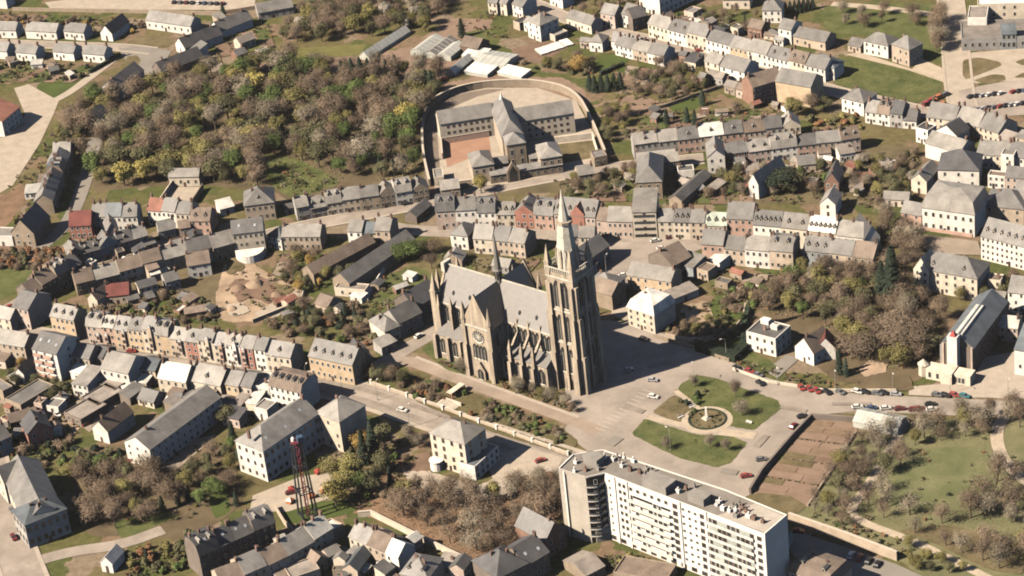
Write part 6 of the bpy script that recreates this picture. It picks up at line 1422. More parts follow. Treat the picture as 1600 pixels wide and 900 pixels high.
house('grey slate hall at the right frame edge above the white institute', (1582, 340), (1640, 346), 16, 8, 'g', 5, 'tan', 'slate', cols=3, chim=1)
house('grey house with cream gable right above the mansion roof', (1408, 350), (1440, 356), 9, 5.5, 'g', 3.2, 'rose', 'slate', cols=2, chim=0)
house('pale garden house left of the mansion', (1380, 322), (1420, 324), 7, 3.4, 'g', 1.8, 'cream', 'pale', cols=2, chim=0, name='outbuilding', cat='outbuilding')
# upper left estate
for i, (x0, y0, x1, y1, wl, rf) in enumerate(((-12, 59, 27, 60, 'white', 'slate'), (42, 60, 90, 63, 'white', 'slate'), (102, 61, 133, 64, 'white', 'slate'))):
    house(f'white estate house in the far row of the upper left, {ORD[i]} from the frame edge', (x0, y0), (x1, y1), 8, 4.6, 'g', 3, wl, rf, cols=4 if i else 3, chim=1, group='estate houses, upper left')
for i, (x0, y0, x1, y1) in enumerate(((-14, 91, 13, 93), (27, 94, 58, 97), (85, 93, 117, 96), (131, 96, 165, 99))):
    house(f'white estate house in the near row of the upper left, {ORD[i]} from the frame edge', (x0, y0), (x1, y1), 8, 4.6, 'g', 3, 'white', 'slate', cols=3, chim=2, group='estate houses, upper left')
house('white gabled estate house with dark roof at the end of the far row', (159, 63), (177, 65), 16, 4.4, 'x', 4, 'white', 'dark', cols=1, chim=1)
house('long white estate house on the lawn above the turning place', (230, 45), (300, 55), 9, 5, 'g', 3.4, 'white', 'slate', cols=7, chim=1)
house('white gabled house with dark roof on the turning place, near one', (276, 80), (291, 88), 22, 4.4, 'x', 4, 'white', 'dark', cols=1, chim=2)
house('white gabled house with dark roof on the turning place, far one', (330, 55), (346, 62), 20, 4.4, 'x', 4, 'white', 'mid', cols=1, chim=2)
house('dark slate house block below the turning place', (240, 118), (256, 126), 24, 4.4, 'x', 4, 'dstone', 'dark', cols=0, chim=1)
house('white house end with long dark roof above the wood', (160, 156), (187, 159), 24, 6, 'x', 4, 'white', 'mid', cols=0, chim=1)
house('white house with dark roof in the trees left of the wood', (123, 206), (150, 209), 14, 4.6, 'x', 4, 'white', 'dark', cols=1, chim=0)
house('large white building with reddish roof at the left frame edge', (8, 214), (36, 190), 24, 8, 'g', 4, 'white', 'red', cols=5, fl=3, chim=0)
house('small white building at the top left corner', (-20, 12), (12, 14), 8, 5, 'f', wall='white', rf='pale', cols=2, chim=0)
house('long low slate hall at the top beside the tree belt', (405, 32), (460, 22), 12, 4, 'g', 3, 'grey', 'slate', cols=5, chim=0, name='hall', cat='hall')
house('small white house in the wood clearing', (547, 240), (575, 246), 6, 3.4, 'g', 2.2, 'white', 'zinc', cols=2, chim=0, name='cottage', cat='cottage')

house('cream building block at the top edge above the estate wall', (80, -2), (130, 0), 9, 5, 'g', 2.6, 'cream', 'slate', cols=4, chim=1)
# ---------------------------------------------------------------- back buildings
infill('in the yards between field road and curved hall', [(100, 400), (330, 375), (345, 425), (210, 470), (60, 475)], 16)
infill('in the near left yards', [(0, 585), (110, 600), (215, 620), (150, 690), (0, 715)], 10, (2.8, 5))
infill('behind the near boulevard houses', [(215, 600), (345, 615), (420, 640), (380, 665), (240, 640)], 9, (2.8, 5))
infill('in the bottom cluster of roofs', [(440, 860), (560, 825), (700, 880), (760, 905), (440, 915)], 12, (3, 6))
infill('along the upper and lower garden rows', [(1000, 262), (1340, 238), (1345, 262), (1000, 285)], 8, (2.8, 4.5))
infill('in the cluster below the car park', [(1340, 190), (1600, 215), (1610, 300), (1440, 300), (1430, 240)], 14, (4, 7.5), (7, 12), (7, 11))
infill('below the top road', [(780, 15), (1000, 50), (1200, 120), (1150, 150), (960, 95), (800, 60)], 12, (3, 6))
infill('behind the sunlit white street', [(1030, 40), (1250, 100), (1260, 75), (1080, 15)], 8, (3, 5))
infill('right of the white institute', [(1520, 430), (1600, 440), (1600, 520), (1540, 520)], 4, (4, 7))
infill('behind the short church terrace', [(700, 395), (850, 402), (840, 425), (700, 425)], 6, (3, 5))
infill('around the estate at the top left', [(180, 30), (420, 30), (420, 100), (290, 110)], 7, (3, 4.5))
infill('beside the brown barn under the square', [(1040, 430), (1110, 420), (1110, 470), (1050, 480)], 4, (3, 5))
infill('behind the prison street terrace', [(440, 330), (680, 290), (670, 300), (460, 340)], 3, (3, 4))
# ---------------------------------------------------------------- trees and gardens
W1 = [(125, 150), (180, 160), (300, 120), (400, 105), (560, 112), (688, 118), (690, 150), (655, 200), (660, 270), (600, 285), (560, 275), (470, 305), (440, 300), (330, 285), (250, 282), (170, 295), (115, 260), (110, 210)]
wood('in the wood behind the terraces', W1, 235, 4.9, dict(bare=8, pale=4, plum=2, bud=6, dull=5, green=5), (8, 14.5), avoid=[[(410, 240), (480, 255), (540, 285), (460, 312), (420, 295)], [(535, 225), (590, 225), (590, 255), (535, 255)]])
undergrowth('undergrowth', 'brown and green undergrowth covering the floor of the wood', W1, 9000, ('dull', 'green', 'bud', 'green'))
for i, (x, y, k, h) in enumerate(((398, 232, 'yellow', 13), (195, 290, 'yellow', 13), (225, 284, 'yellow', 12), (270, 270, 'bud', 13), (365, 148, 'yellow', 15), (402, 152, 'yellow', 15), (640, 200, 'yellow', 14), (655, 172, 'bud', 12), (440, 150, 'bud', 14))):
    w_ = ['in the middle of the wood', 'nearest the steep street', 'second along the lower left edge of the wood', 'third along the lower left edge of the wood', 'at the upper left of the wood', 'beside the brown field corner', 'large, against the prison wall', 'smaller, above the one by the prison wall', 'just below the brown field'][i]
    tree(G(x, y), k, h, f'{KW[k]} round tree {w_}', 1.15)
for i, (x, y, h) in enumerate(((536, 128, 11), (552, 130, 13), (566, 132, 14), (578, 130, 13), (605, 128, 12), (620, 122, 12), (668, 145, 12), (676, 150, 13), (395, 190, 13), (545, 215, 10))):
    tree(G(x, y), 'dark', h, f'dark conifer, {ORD[i]} from the wood corner along the brown field', 1.0, group='conifers along the brown field')
wood('of the belt beyond the fields', [(430, 66), (450, 40), (480, 10), (560, -5), (700, -8), (695, 25), (660, 55), (600, 58), (575, 62), (500, 66)], 62, 5.6, dict(bare=6, plum=2, bud=3, dull=4, pale=1, blossom=1), (8, 12))
tree(G(722, 58), 'dark', 10, 'lone dark conifer on the lawn beside the top fields', 1.2)
tree(G(350, 28), 'dark', 9, 'lone dark conifer by the upper left yard', 1.0)
tree(G(635, 45), 'blossom', 8, 'pale blossoming tree beside the top tree belt', 1.2)
wood('on the slope left of the wood', [(85, 240), (105, 190), (150, 160), (165, 200), (130, 225), (110, 245)], 16, 5, dict(bud=4, dull=4, bare=3, gold=1), (5, 8))
# middle gardens
wood('in the gardens behind the square', [(880, 300), (905, 268), (990, 268), (1000, 300), (960, 312), (890, 312)], 14, 5, dict(bare=4, dull=3, pale=1, dark=1, bud=1), (5, 8))
wood('in the gardens above the cream terrace', [(1075, 310), (1090, 285), (1170, 272), (1280, 270), (1430, 240), (1440, 300), (1370, 330), (1320, 300), (1180, 310)], 46, 5.5, dict(bare=4, dull=5, bud=4, green=1, pale=2), (4.5, 8))
for i, (x, y, h) in enumerate(((1222, 300, 11), (1232, 296, 10), (1214, 292, 9))): tree(G(x, y), 'dark' if i != 1 else 'dull', h, f'dark tree, {ORD[i]} of the clump above the white-gabled slate house', 1.7, 'leaf')
for i, (x, y) in enumerate(((1388, 270), (1428, 284), (1345, 258), (985, 285))): tree(G(x, y), 'blossom', 5.5, f'round white blossoming tree {["beside the white two-tone house", "just above the garden house", "in the right-hand gardens near the road", "left of the grey hall roof"][i]}', 1.35)
wood('below the sunlit street', [(985, 140), (1000, 110), (1060, 105), (1100, 120), (1105, 148), (1060, 160), (990, 155)], 24, 5, dict(bare=4, plum=2, dull=5, bud=2), (5, 8))
for i, (x, y) in enumerate(((922, 142), (930, 144), (940, 143), (950, 143), (960, 141), (970, 139))): tree(G(x, y), 'dark', 8.5, f'dark spruce, {ORD[i]} of the close-set group right of the prison', 1.25, group='spruces right of the prison')
tree(G(905, 112), 'gold', 9, 'golden leafing tree beside the brown field above the prison', 1.2)
wood('along the upper side of the prison field', [(855, 105), (900, 92), (935, 110), (910, 120), (870, 112)], 10, 4.5, dict(dull=3, bud=2, bare=2), (4, 7))
wood('right of the prison wall', [(935, 175), (990, 180), (985, 215), (950, 228)], 12, 5, dict(bud=3, dull=3, bare=2, green=1), (5, 8))
for i, (x, y) in enumerate(((1042, 195), (1074, 192), (1086, 196), (1098, 165))): tree(G(x, y), 'dark', 8, f'small dark conifer, {ORD[i]} from the left above the upper terrace', 1.1)
tree(G(1150, 178), 'plum', 6, 'purplish bare tree in front of the brick school', 1.3); tree(G(1240, 182), 'bud', 10, 'large olive budding tree beside the brick school', 1.3); tree(G(1268, 178), 'bare', 10, 'tall bare tree beside the dark bush at the school', 1.1)
tree(G(1288, 172), 'dull', 7, 'dark bushy tree by the lawn road', 1.3)
bushes('in the scrub beside the upper terrace', [(1260, 190), (1340, 180), (1345, 205), (1265, 212)], 18, 3, dict(rust=3, dull=3, bud=2), (1, 1.8))
wood('beside the avenue of the upper park', [(1450, 80), (1470, 30), (1482, 30), (1480, 85)], 8, 5, dict(bare=3, pale=2), (9, 12))
wood('across the upper park lawn', [(1300, 25), (1330, 15), (1440, 20), (1440, 40), (1310, 45)], 10, 9, dict(pale=3, bare=3, bud=1), (6, 9))
for i in range(7): tree(G(1228+i*7, 24-i*1.5), 'dark', 7, f'blue-green conifer, {ORD[i]} from the left in the top hedge of conifers', 1.2, group='blue-green conifers at the top')
wood('around the top road houses', [(890, 30), (930, 10), (1000, 5), (990, 20), (930, 38)], 12, 5, dict(bud=3, dull=4, bare=2), (5, 8))
wood('in the gardens behind the sunlit street', [(1080, 40), (1110, 15), (1200, 30), (1190, 50), (1130, 60)], 14, 5, dict(bare=3, dull=3, dark=1, bud=2, plum=1), (4, 7))
# tree-lined slope right of the square, below the mansions
WP = [(1180, 470), (1240, 440), (1340, 420), (1380, 440), (1440, 470), (1475, 480), (1455, 560), (1400, 580), (1330, 560), (1300, 520), (1250, 500), (1200, 490)]
wood('of the park below the mansion', WP, 58, 5.2, dict(bare=7, plum=3, pale=3, dull=5, bud=3, green=1), (7, 11))
undergrowth('undergrowth', 'brown and olive undergrowth in the park below the mansion', WP, 3500, ('dull', 'bare', 'rust', 'green'))
for i, (x, y, h) in enumerate(((1394, 474, 25), (1378, 468, 17), (1312, 585, 11), (1322, 588, 8), (1430, 470, 10))): tree(G(x, y), 'dark', h, f'{["very tall dark spruce in the park below the mansion", "second dark spruce beside the tallest one", "dark columnar conifer beside the white gabled house", "smaller dark conifer beside the columnar one", "dark conifer in front of the cream mansion"][i]}', .85 if i > 1 else 1.0)
wood('around the big mansion', [(1370, 400), (1385, 350), (1440, 380), (1430, 420), (1390, 440)], 14, 5, dict(bare=5, pale=3, plum=2), (7, 10))
wood('in front of the grey stone houses', [(1200, 440), (1260, 425), (1370, 430), (1340, 455), (1230, 460)], 18, 5, dict(bare=5, pale=3, bud=2), (5, 8))
wood('right of the cream mansion', [(1500, 470), (1570, 440), (1600, 450), (1560, 480)], 9, 5, dict(dull=4, bare=2, bud=1), (5, 8))
for i, (x, y, h) in enumerate(((1420, 555, 14), (1345, 560, 12), (1405, 530, 13))): tree(G(x, y), 'plum', h, f'big spreading bare tree, {ORD[i]} nearest the chapel', 1.35)
wood('in the garden right of the plaza house', [(1060, 520), (1100, 505), (1165, 500), (1150, 525), (1110, 535), (1075, 535)], 12, 4.2, dict(bud=3, dull=3, green=1, bare=2), (3.5, 6))
bushes('in the garden right of the plaza house', [(1030, 515), (1060, 505), (1160, 500), (1140, 530), (1075, 540)], 26, 2, dict(rust=2, dull=4, bare=2, green=1), (.8, 1.5))
bushes('on the slope above the plaza garden', [(1120, 470), (1180, 440), (1230, 455), (1190, 480), (1140, 500)], 24, 2.2, dict(dull=4, bud=3, green=2, bare=2), (1, 1.8))
# church greenery
wood('hugging the foot of the church', [(700, 560), (725, 560), (740, 588), (720, 585)], 6, 3.2, dict(pale=3, bud=1), (6, 8))
wood('along the church side wall', [(790, 600), (830, 598), (880, 630), (905, 650), (880, 648), (800, 612)], 14, 3.4, dict(pale=5, bare=2, bud=1), (4.5, 7))
BK = [(605, 593), (640, 588), (760, 624), (880, 675), (890, 706), (780, 676), (660, 632)]
bushes('on the bank under the promenade', BK, 70, 1.7, dict(bare=4, dull=5, rust=2, green=3, pale=1), (.7, 1.5), avoid=[[(700, 640), (715, 615), (755, 625), (745, 650)]])
undergrowth('ground_cover', 'green and brown ground cover on the bank under the promenade', BK, 3000, ('dull', 'green', 'bare', 'rust'), (.15, .4))
for i, (x, y, k) in enumerate(((578, 590, 'bare'), (590, 597, 'dull'), (602, 592, 'dark'), (612, 598, 'bare'), (630, 600, 'dull'))): tree(G(x, y), k, 7, f'{KW[k]} garden tree, {ORD[i]} along the wall right of the ochre mansion', 1.2, 'leaf' if k != 'bare' else None)
# villa garden and brown park
wood('of the russet park in front of the apartments', [(590, 790), (650, 770), (720, 775), (790, 780), (845, 745), (880, 760), (870, 800), (810, 850), (760, 870), (700, 850), (640, 820)], 34, 5.2, dict(plum=5, bare=8, bud=2, pale=3), (8, 12), thin=.6)
undergrowth('leaf_litter', 'russet leaf litter and brushwood under the park trees', [(570, 800), (680, 765), (790, 780), (880, 740), (880, 800), (790, 868), (740, 878)], 3500, ('rust', 'bare', 'plum', 'dull'), (.15, .45))
for i, (x, y, k, h) in enumerate(((565, 700, 'gold', 8), (585, 715, 'dark', 16), (600, 700, 'dull', 11), (570, 725, 'dark', 15), (612, 765, 'dark', 10), (525, 790, 'yellow', 11), (540, 775, 'bud', 11), (550, 750, 'bud', 12), (520, 745, 'bud', 9), (585, 770, 'dull', 10), (640, 690, 'pale', 7), (655, 700, 'pale', 6), (545, 690, 'bud', 9), (600, 740, 'dull', 10), (565, 770, 'green', 9))):
    w_ = ['beside the school end pavilion', 'tallest between school and villa', 'behind the tall conifers by the villa', 'second tallest between school and villa', 'pointed, left of the villa yard', 'beside the steel mast', 'second right of the steel mast', 'third right of the steel mast', 'behind the steel mast', 'above the pale wall', 'by the boulevard before the villa', 'second by the boulevard before the villa', 'at the school corner', 'in the middle of the garden left of the villa', 'low, right of the mast lawn'][i]
    tree(G(x, y), k, h, f'{KW[k]} tree {w_}', .8 if k == 'dark' else 1.15)
bushes('in the shade left of the villa', [(540, 700), (600, 680), (640, 720), (610, 780), (550, 790)], 30, 2, dict(dull=5, green=3, bare=2), (.9, 1.7))
# left park
wood('of the hotel park', [(130, 750), (200, 730), (260, 740), (280, 790), (240, 815), (170, 830), (135, 810)], 22, 5, dict(bare=7, plum=3, bud=2, dull=1), (8, 11))
wood('between the hotel park and the school', [(285, 780), (300, 730), (370, 690), (380, 720), (360, 770), (320, 800)], 22, 5, dict(bud=3, dull=4, bare=4, green=2, dark=1), (5, 8.5))
for i, (x, y, k, h) in enumerate(((108, 748, 'bud', 7), (135, 745, 'green', 8), (160, 738, 'green', 8), (255, 800, 'dark', 7), (280, 790, 'dark', 6), (370, 790, 'dark', 6), (230, 875, 'dark', 5), (355, 660, 'dull', 8), (365, 690, 'dark', 9))):
    w_ = ['round, on the hotel driveway', 'left one behind the hotel park', 'right one behind the hotel park', 'at the corner of the hotel park', 'beside the brown clearing', 'by the school yard', 'small, by the bottom driveway', 'behind the white houses', 'between the long institution and the school'][i]
    tree(G(x, y), k, h, f'{KW[k]} tree {w_}', 1.3 if k != 'dark' else 1.0)
bushes('in the bottom left gardens', [(180, 870), (260, 850), (300, 830), (310, 880), (230, 905)], 26, 2.4, dict(bud=3, green=3, rust=2, dull=3), (1, 1.8))
bushes('in the hotel grounds', [(90, 720), (130, 700), (190, 705), (180, 735), (110, 745)], 20, 2.4, dict(dull=4, green=3, dark=3), (1, 1.8))
bushes('in the left gardens', [(0, 690), (110, 670), (120, 705), (60, 740), (0, 740)], 22, 2.6, dict(dull=4, dark=3, bare=2), (1, 1.9))
wood('in the left gardens', [(0, 590), (40, 570), (60, 600), (100, 600), (110, 620), (70, 640), (0, 630)], 9, 4, dict(dull=4, bare=3, gold=1, bud=1), (4, 6.5))
# back gardens behind the boulevard terrace
bushes('in the back gardens of the boulevard terrace', [(150, 490), (210, 470), (250, 440), (330, 480), (330, 510), (250, 505)], 44, 2.6, dict(dull=5, bare=3, bud=2, green=2, dark=1), (.9, 1.7))
bushes('in the gardens between sand yard and lane', [(410, 505), (480, 470), (560, 480), (600, 500), (580, 540), (480, 530), (420, 520)], 40, 2.6, dict(dull=5, bare=3, dark=2, rust=1, green=2), (1, 1.9))
wood('in the gardens between sand yard and lane', [(420, 510), (480, 480), (560, 490), (590, 510), (570, 535), (480, 528)], 16, 5, dict(dull=4, bare=4, dark=1), (4.5, 7))
wood('around the two barns', [(440, 440), (460, 400), (500, 395), (490, 420), (560, 420), (540, 440), (500, 452), (460, 455)], 14, 4.5, dict(bud=3, dull=4, bare=3, gold=1), (4.5, 7.5))
tree(G(468, 458), 'gold', 6.5, 'golden tree at the foot of the left barn', 1.2)
for i, (x, y, k) in enumerate(((628, 408, 'green'), (645, 405, 'green'), (660, 398, 'dull'), (680, 395, 'bare'), (675, 420, 'plum'))): tree(G(x, y), k, 9 if i < 2 else 7, f'{KW[k]} tree, {ORD[i]} of the clump on the lawn behind the church', 1.35)
tree(G(752, 302), 'yellow', 9.5, 'yellow-green tree in front of the prison pavilion', 1.15)
for i, (x, y) in enumerate(((595, 272), (617, 278), (634, 272))): tree(G(x, y), 'dark', 11, f'slim dark tree, {ORD[i]} of three behind the grey terrace', .8, 'col')
bushes('below the gabled stone house on the left field', [(0, 395), (60, 390), (105, 395), (110, 415), (50, 425), (0, 420)], 40, 2.6, dict(bare=4, rust=4, dull=4), (1, 1.9))
bushes('along the street of the steep left terrace', [(20, 345), (60, 315), (75, 330), (30, 360)], 12, 2.5, dict(dull=3, gold=1, bud=2), (.9, 1.5))
bushes('in the estate gardens of the upper left', [(0, 100), (160, 104), (140, 125), (0, 130)], 22, 3, dict(dull=4, dark=3, bare=2), (.8, 1.6))
bushes('in the far gardens of the upper left', [(0, 30), (110, 28), (220, 40), (225, 55), (140, 40), (0, 40)], 20, 3, dict(dull=4, gold=1, bare=3), (.9, 1.7))
# right park
PK = [(1360, 690), (1420, 670), (1540, 665), (1550, 720), (1600, 760), (1620, 880), (1560, 890), (1440, 840), (1380, 810), (1345, 790), (1390, 720)]
wood('of the big park on the right', PK, 40, 5.6, dict(bare=4, pale=8, plum=2, dull=1, bud=1), (7, 11.5), thin=.85, avoid=[[(1395, 745), (1450, 700), (1545, 695), (1552, 745), (1500, 805), (1415, 805)], [(1440, 830), (1560, 800), (1605, 850), (1500, 862)]])
undergrowth('undergrowth', 'olive and brown brushwood under the big park on the right', PK, 2500, ('dull', 'bud', 'green', 'green'), (.12, .35))
wood('between the kitchen garden and the park path', [(1265, 790), (1330, 690), (1390, 690), (1350, 760), (1320, 800), (1340, 830), (1280, 815)], 22, 5.2, dict(bare=6, pale=4, dull=2, plum=2, bud=1), (5.5, 8.5), thin=.7)
wood('along the top edge of the big park', [(1480, 655), (1600, 640), (1600, 670), (1500, 668)], 12, 5.5, dict(pale=4, bare=3, bud=1), (8, 10))
wood('below the park path', [(1400, 850), (1450, 862), (1520, 900), (1420, 890)], 8, 4.5, dict(dull=4, dark=1, bud=2), (4, 6))
for i, (x, y) in enumerate(((1160, 650), (1150, 622), (1110, 700), (1135, 705), (1042, 702), (1085, 605))): tree(G(x, y), 'pale' if i != 1 else 'plum', 8 if i < 2 else 6, f'thin bare tree, {ORD[i]} counted over the square from its upper right lawn', .8)
bushes('on the square lawns', [(1060, 630), (1090, 640), (1070, 660), (1110, 605), (1130, 600), (1095, 615)], 8, 2, dict(dark=2, green=2, dull=1), (.8, 1.4))
hedge('dark clipped hedge on the garden lawn below the top road', [(938, 118), (975, 103)], 2, 2.2, 'dark')
hedge('broad dark hedge doubling as shadow between the plaza corner and the cream square house', [(1090, 546), (1125, 556), (1146, 562), (1162, 548), (1166, 530)], 4.5, 3.2, 'dark')  # wide dark foliage also stands in for the shadow lying on this strip
hedge('dark hedge climbing along the curved garden wall', [(1150, 528), (1164, 508), (1168, 485)], 2.2, 2.4, 'dark')
hedge('dark hedge by the estate path', [(140, 115), (188, 88)], 1.6, 2, 'dark')
bushes('in the gardens below the top road', [(800, 100), (860, 100), (930, 115), (920, 122), (850, 112)], 16, 2.6, dict(dull=4, dark=2, bare=2), (.9, 1.6))
bushes('in the courtyard of the white flats', [(60, 610), (110, 600), (118, 618), (75, 628)], 14, 2, dict(dull=4, gold=2, dark=2), (1, 1.8))
bushes('beside the moss-covered garages', [(945, 880), (985, 868), (1050, 885), (1040, 893), (960, 890)], 16, 2, dict(dull=3, green=3, bud=2), (.8, 1.5))
undergrowth('grass_tufts', 'uneven tufts of grass on the lawns of the square', [(1062, 602), (1088, 586), (1120, 592), (1215, 626), (1222, 638), (1178, 673), (1140, 690), (1168, 692), (1142, 724), (1120, 731), (1060, 716), (986, 679), (1018, 645)], 2600, ('green', 'dull', 'bare', 'bud'), (.12, .35), avoid=[[(1082, 636), (1128, 636), (1150, 682), (1060, 676), (1012, 652)]])
undergrowth('grass_tufts', 'uneven tufts of grass on the big lawn below the manor', [(1300, 95), (1340, 94), (1420, 112), (1470, 124), (1468, 142), (1425, 164), (1310, 134)], 2600, ('green', 'dull', 'green', 'bud'), (.12, .35))
for i, (x, y, r_, h_, w_) in enumerate(((372, 452, 3.2, 1.6, 'nearest the curved hall'), (398, 446, 4.0, 2.2, 'in the middle of the sandy site'), (432, 462, 2.6, 1.3, 'by the pale site wall'), (362, 484, 2.4, 1.1, 'beside the boulevard gardens'))):
    g = G(x, y); b_ = MB(); n_ = 14; rr_ = random.Random(i); ring = lambda q, z: [(cos(2*pi*k/n_)*r_*q*rr_.uniform(.85, 1.15), sin(2*pi*k/n_)*r_*q*rr_.uniform(.85, 1.15), z*rr_.uniform(.85, 1.15)) for k in range(n_)]
    v_ = ring(1, .05)+ring(.7, h_*.5)+ring(.35, h_*.9)+[(0, 0, h_)]
    b_.add(v_, [(a*n_+k, a*n_+(k+1) % n_, (a+1)*n_+(k+1) % n_, (a+1)*n_+k) for a in (0, 1) for k in range(n_)]+[(2*n_+k, 2*n_+(k+1) % n_, 3*n_) for k in range(n_)])
    tag(b_.build('earth_heap', M_SAND if i % 2 else M_SOIL, smooth=True, loc=(g.x, g.y, .3)), f'low heap of earth {w_}', 'earth heap')
planting([(345, 425), (420, 428), (472, 452), (470, 472), (350, 500)], 45)
# walls
gwall('long pale wall with pillars between the boulevard and the grassy bank', [(578, 600), (660, 628), (780, 672), (888, 712)], 1.3, .5, wm('tan'), cope=True)
for i in range(12):
    t = i/11; p = Vector((580+308*t, 600.6+111.5*t)); g = G(p.x, p.y)
    tag(MB().box(-.35, .35, -.35, .35, 0, 2.0).box(-.45, .45, -.45, .45, 2.0, 2.2).build('wall_pillar', wm('white'), loc=(g.x, g.y, 0), rotz=radians(-40)), f'white pillar of the boulevard wall, {ORD[i]} from the ochre mansion', 'pillar', 'pillars of the boulevard wall')
gwall('pale wall curving below the russet park', [(560, 808), (580, 806), (660, 846), (738, 884), (790, 876)], 2.2, .6, wm('cream'), cope=True)
gwall('dark hedge-topped wall of the kitchen garden along the square', [(1172, 772), (1190, 742), (1240, 684), (1268, 655), (1340, 660)], 2.4, .8, wm('dstone'))
gwall('low pale wall on the far side of the kitchen garden', [(1338, 676), (1300, 735), (1262, 792)], 1.0, .4, wm('tan'))
gwall('broad pale retaining wall of the park beside the parked cars', [(1233, 815), (1320, 845), (1402, 876)], 3.6, .7, wm('tan'), cope=True)
gwall('curved brick garden wall between the plaza garden and the cream house', [(1040, 528), (1085, 538), (1140, 525), (1160, 505), (1165, 480)], 2.2, .5, wm('tan'), sm=2)
gwall('retaining wall along the far edge of the plaza', [(1022, 528), (1085, 546), (1140, 566)], 1.6, .5, wm('stone'))
gwall('garden wall of the upper gardens running down to the terrace', [(1000, 178), (1040, 168), (1120, 140), (1180, 125)], 1.8, .4, wm('stone'))
gwall('front wall with pillars along the boulevard below the white houses', [(1145, 578), (1200, 598), (1290, 612), (1400, 612)], 1.2, .4, wm('cream'))
gwall('dark wall at the top edge behind the estate', [(20, 17), (200, 20), (340, 24), (400, 14)], 2.0, .5, wm('stone'))
gwall('pale wall round the sandy site', [(395, 505), (470, 475), (476, 455)], 1.8, .4, wm('cream'))
gwall('low wall on the right of the barn yard', [(575, 466), (608, 412)], 2.2, .4, wm('white'))
gwall('white garden wall joining the bottom dark row', [(308, 868), (300, 850), (330, 838)], 2.2, .4, wm('white'))
gwall('wall along the school yard and mast lawn', [(430, 795), (445, 820), (462, 838)], 2.2, .4, wm('tan'))
# stairway with red-columned shelter on the bank
g = G(715, 640); st_ = thing('garden_stairs', 'stone stairway with red columned shelter climbing from boulevard to promenade', 'stairs', (g.x, g.y, 0), radians(48))
b_ = MB()
for i in range(10): b_.box(-2, 2, i*.8, i*.8+.8, 0, .2+i*.17)
b_.build('steps', wm('cream'), st_)
MB().box(4, 12, 6, 8.5, 2.6, 2.9, bot=True).build('shelter_roof', wm('cream'), st_)
for i in range(5): MB().box(4.3+i*1.8, 4.7+i*1.8, 6.1, 6.5, 0, 2.6).build('column', wm('redbrick'), st_)
MB().box(-2.6, -2.1, 0, 8, 0, 1.6).build('parapet', wm('cream'), st_); MB().box(2.1, 2.6, 0, 8, 0, 1.6).build('parapet', wm('cream'), st_)
# monument and lamps on the square
g = G(1104, 655); mo = thing('monument', 'pale stone monument in the round flower bed of the square', 'monument', (g.x, g.y, 0), .6)
MB().box(-1.3, 1.3, -1.3, 1.3, 0, .6).box(-.9, .9, -.9, .9, .6, 1.1).build('plinth', wm('cream'), mo); MB().cone(0, 0, .75, 1.1, .35, 5.2, 4).build('shaft', wm('white'), mo)
g = G(1105, 656); n_ = 28; b_ = MB(); wallstrip([Vector((g.x+6.7*cos(2*pi*i/n_), g.y+6.7*sin(2*pi*i/n_))) for i in range(n_+1)], .6, .6, 0, b_); tag(b_.build('bed_hedge', FOL['dark']), 'low dark box hedge ringing the round flower bed', 'hedge')
def lamp(p, label, h=9, ang=0):
    g = G(*p); r = thing('street_lamp', label, 'street lamp', (g.x, g.y, 0), radians(ang)); lm = mat('lamp post', (.35, .33, .29), .5)
    MB().cone(0, 0, .2, 0, .2, .9, 8).tube((0, 0, .9), (0, 0, h), .11, .07, 6).tube((0, 0, h), (1.6, 0, h+.5), .06, .05, 5).build('post', lm, r); MB().box(1.3, 2.2, -.18, .18, h+.4, h+.6, bot=True).build('lamp_head', wm('white'), r)
for p, l, a in (((1048, 705), 'slim lamp post on the lower lawn of the square', 120), ((1135, 562), 'slim lamp post at the far corner of the plaza', 200), ((948, 432), 'lamp post beside the gabled shop house', 60), ((1085, 604), 'lamp post at the top of the square lawn', 90), ((640, 668), 'lamp post on the boulevard before the villa', 60)): lamp(p, l, 9, a)
for i, (x, y, a) in enumerate(((1082, 637, 30), (1064, 653, 30), (1170, 662, -40))):
    g = G(x, y); r = thing('park_bench', f'white bench beside the round path, {["upper left", "lower left", "right"][i]} one', 'bench', (g.x, g.y, .2), radians(a))
    MB().box(-1.2, 1.2, -.3, .3, .4, .5, bot=True).build('seat', wm('white'), r); MB().box(-1.2, 1.2, .3, .4, .45, 1.0, bot=True).build('backrest', wm('white'), r)
    for s in (-1, 1): MB().box(s-.08, s+.08, -.3, .3, 0, .4).build('leg', wm('grey'), r)
# parking bays painted along the plaza
_layer[0] += 1
b_ = MB(); p0, p1 = G(938, 672), G(1012, 612); d_ = (p1-p0).xy; l_ = d_.length; d_.normalize(); nn = Vector((-d_.y, d_.x))
for i in range(13):
    q = p0.xy+d_*l_*i/12; a_ = q+nn*2.3; c_ = q-nn*2.3; w_ = d_*.09; z_ = .02+.0025*_layer[0]+.004
    b_.add([(a_.x-w_.x, a_.y-w_.y, z_), (a_.x+w_.x, a_.y+w_.y, z_), (c_.x+w_.x, c_.y+w_.y, z_), (c_.x-w_.x, c_.y-w_.y, z_)], [(0, 1, 2, 3)])
struct(b_.build('parking_markings', mat('road paint', (.62, .57, .48), .8)))

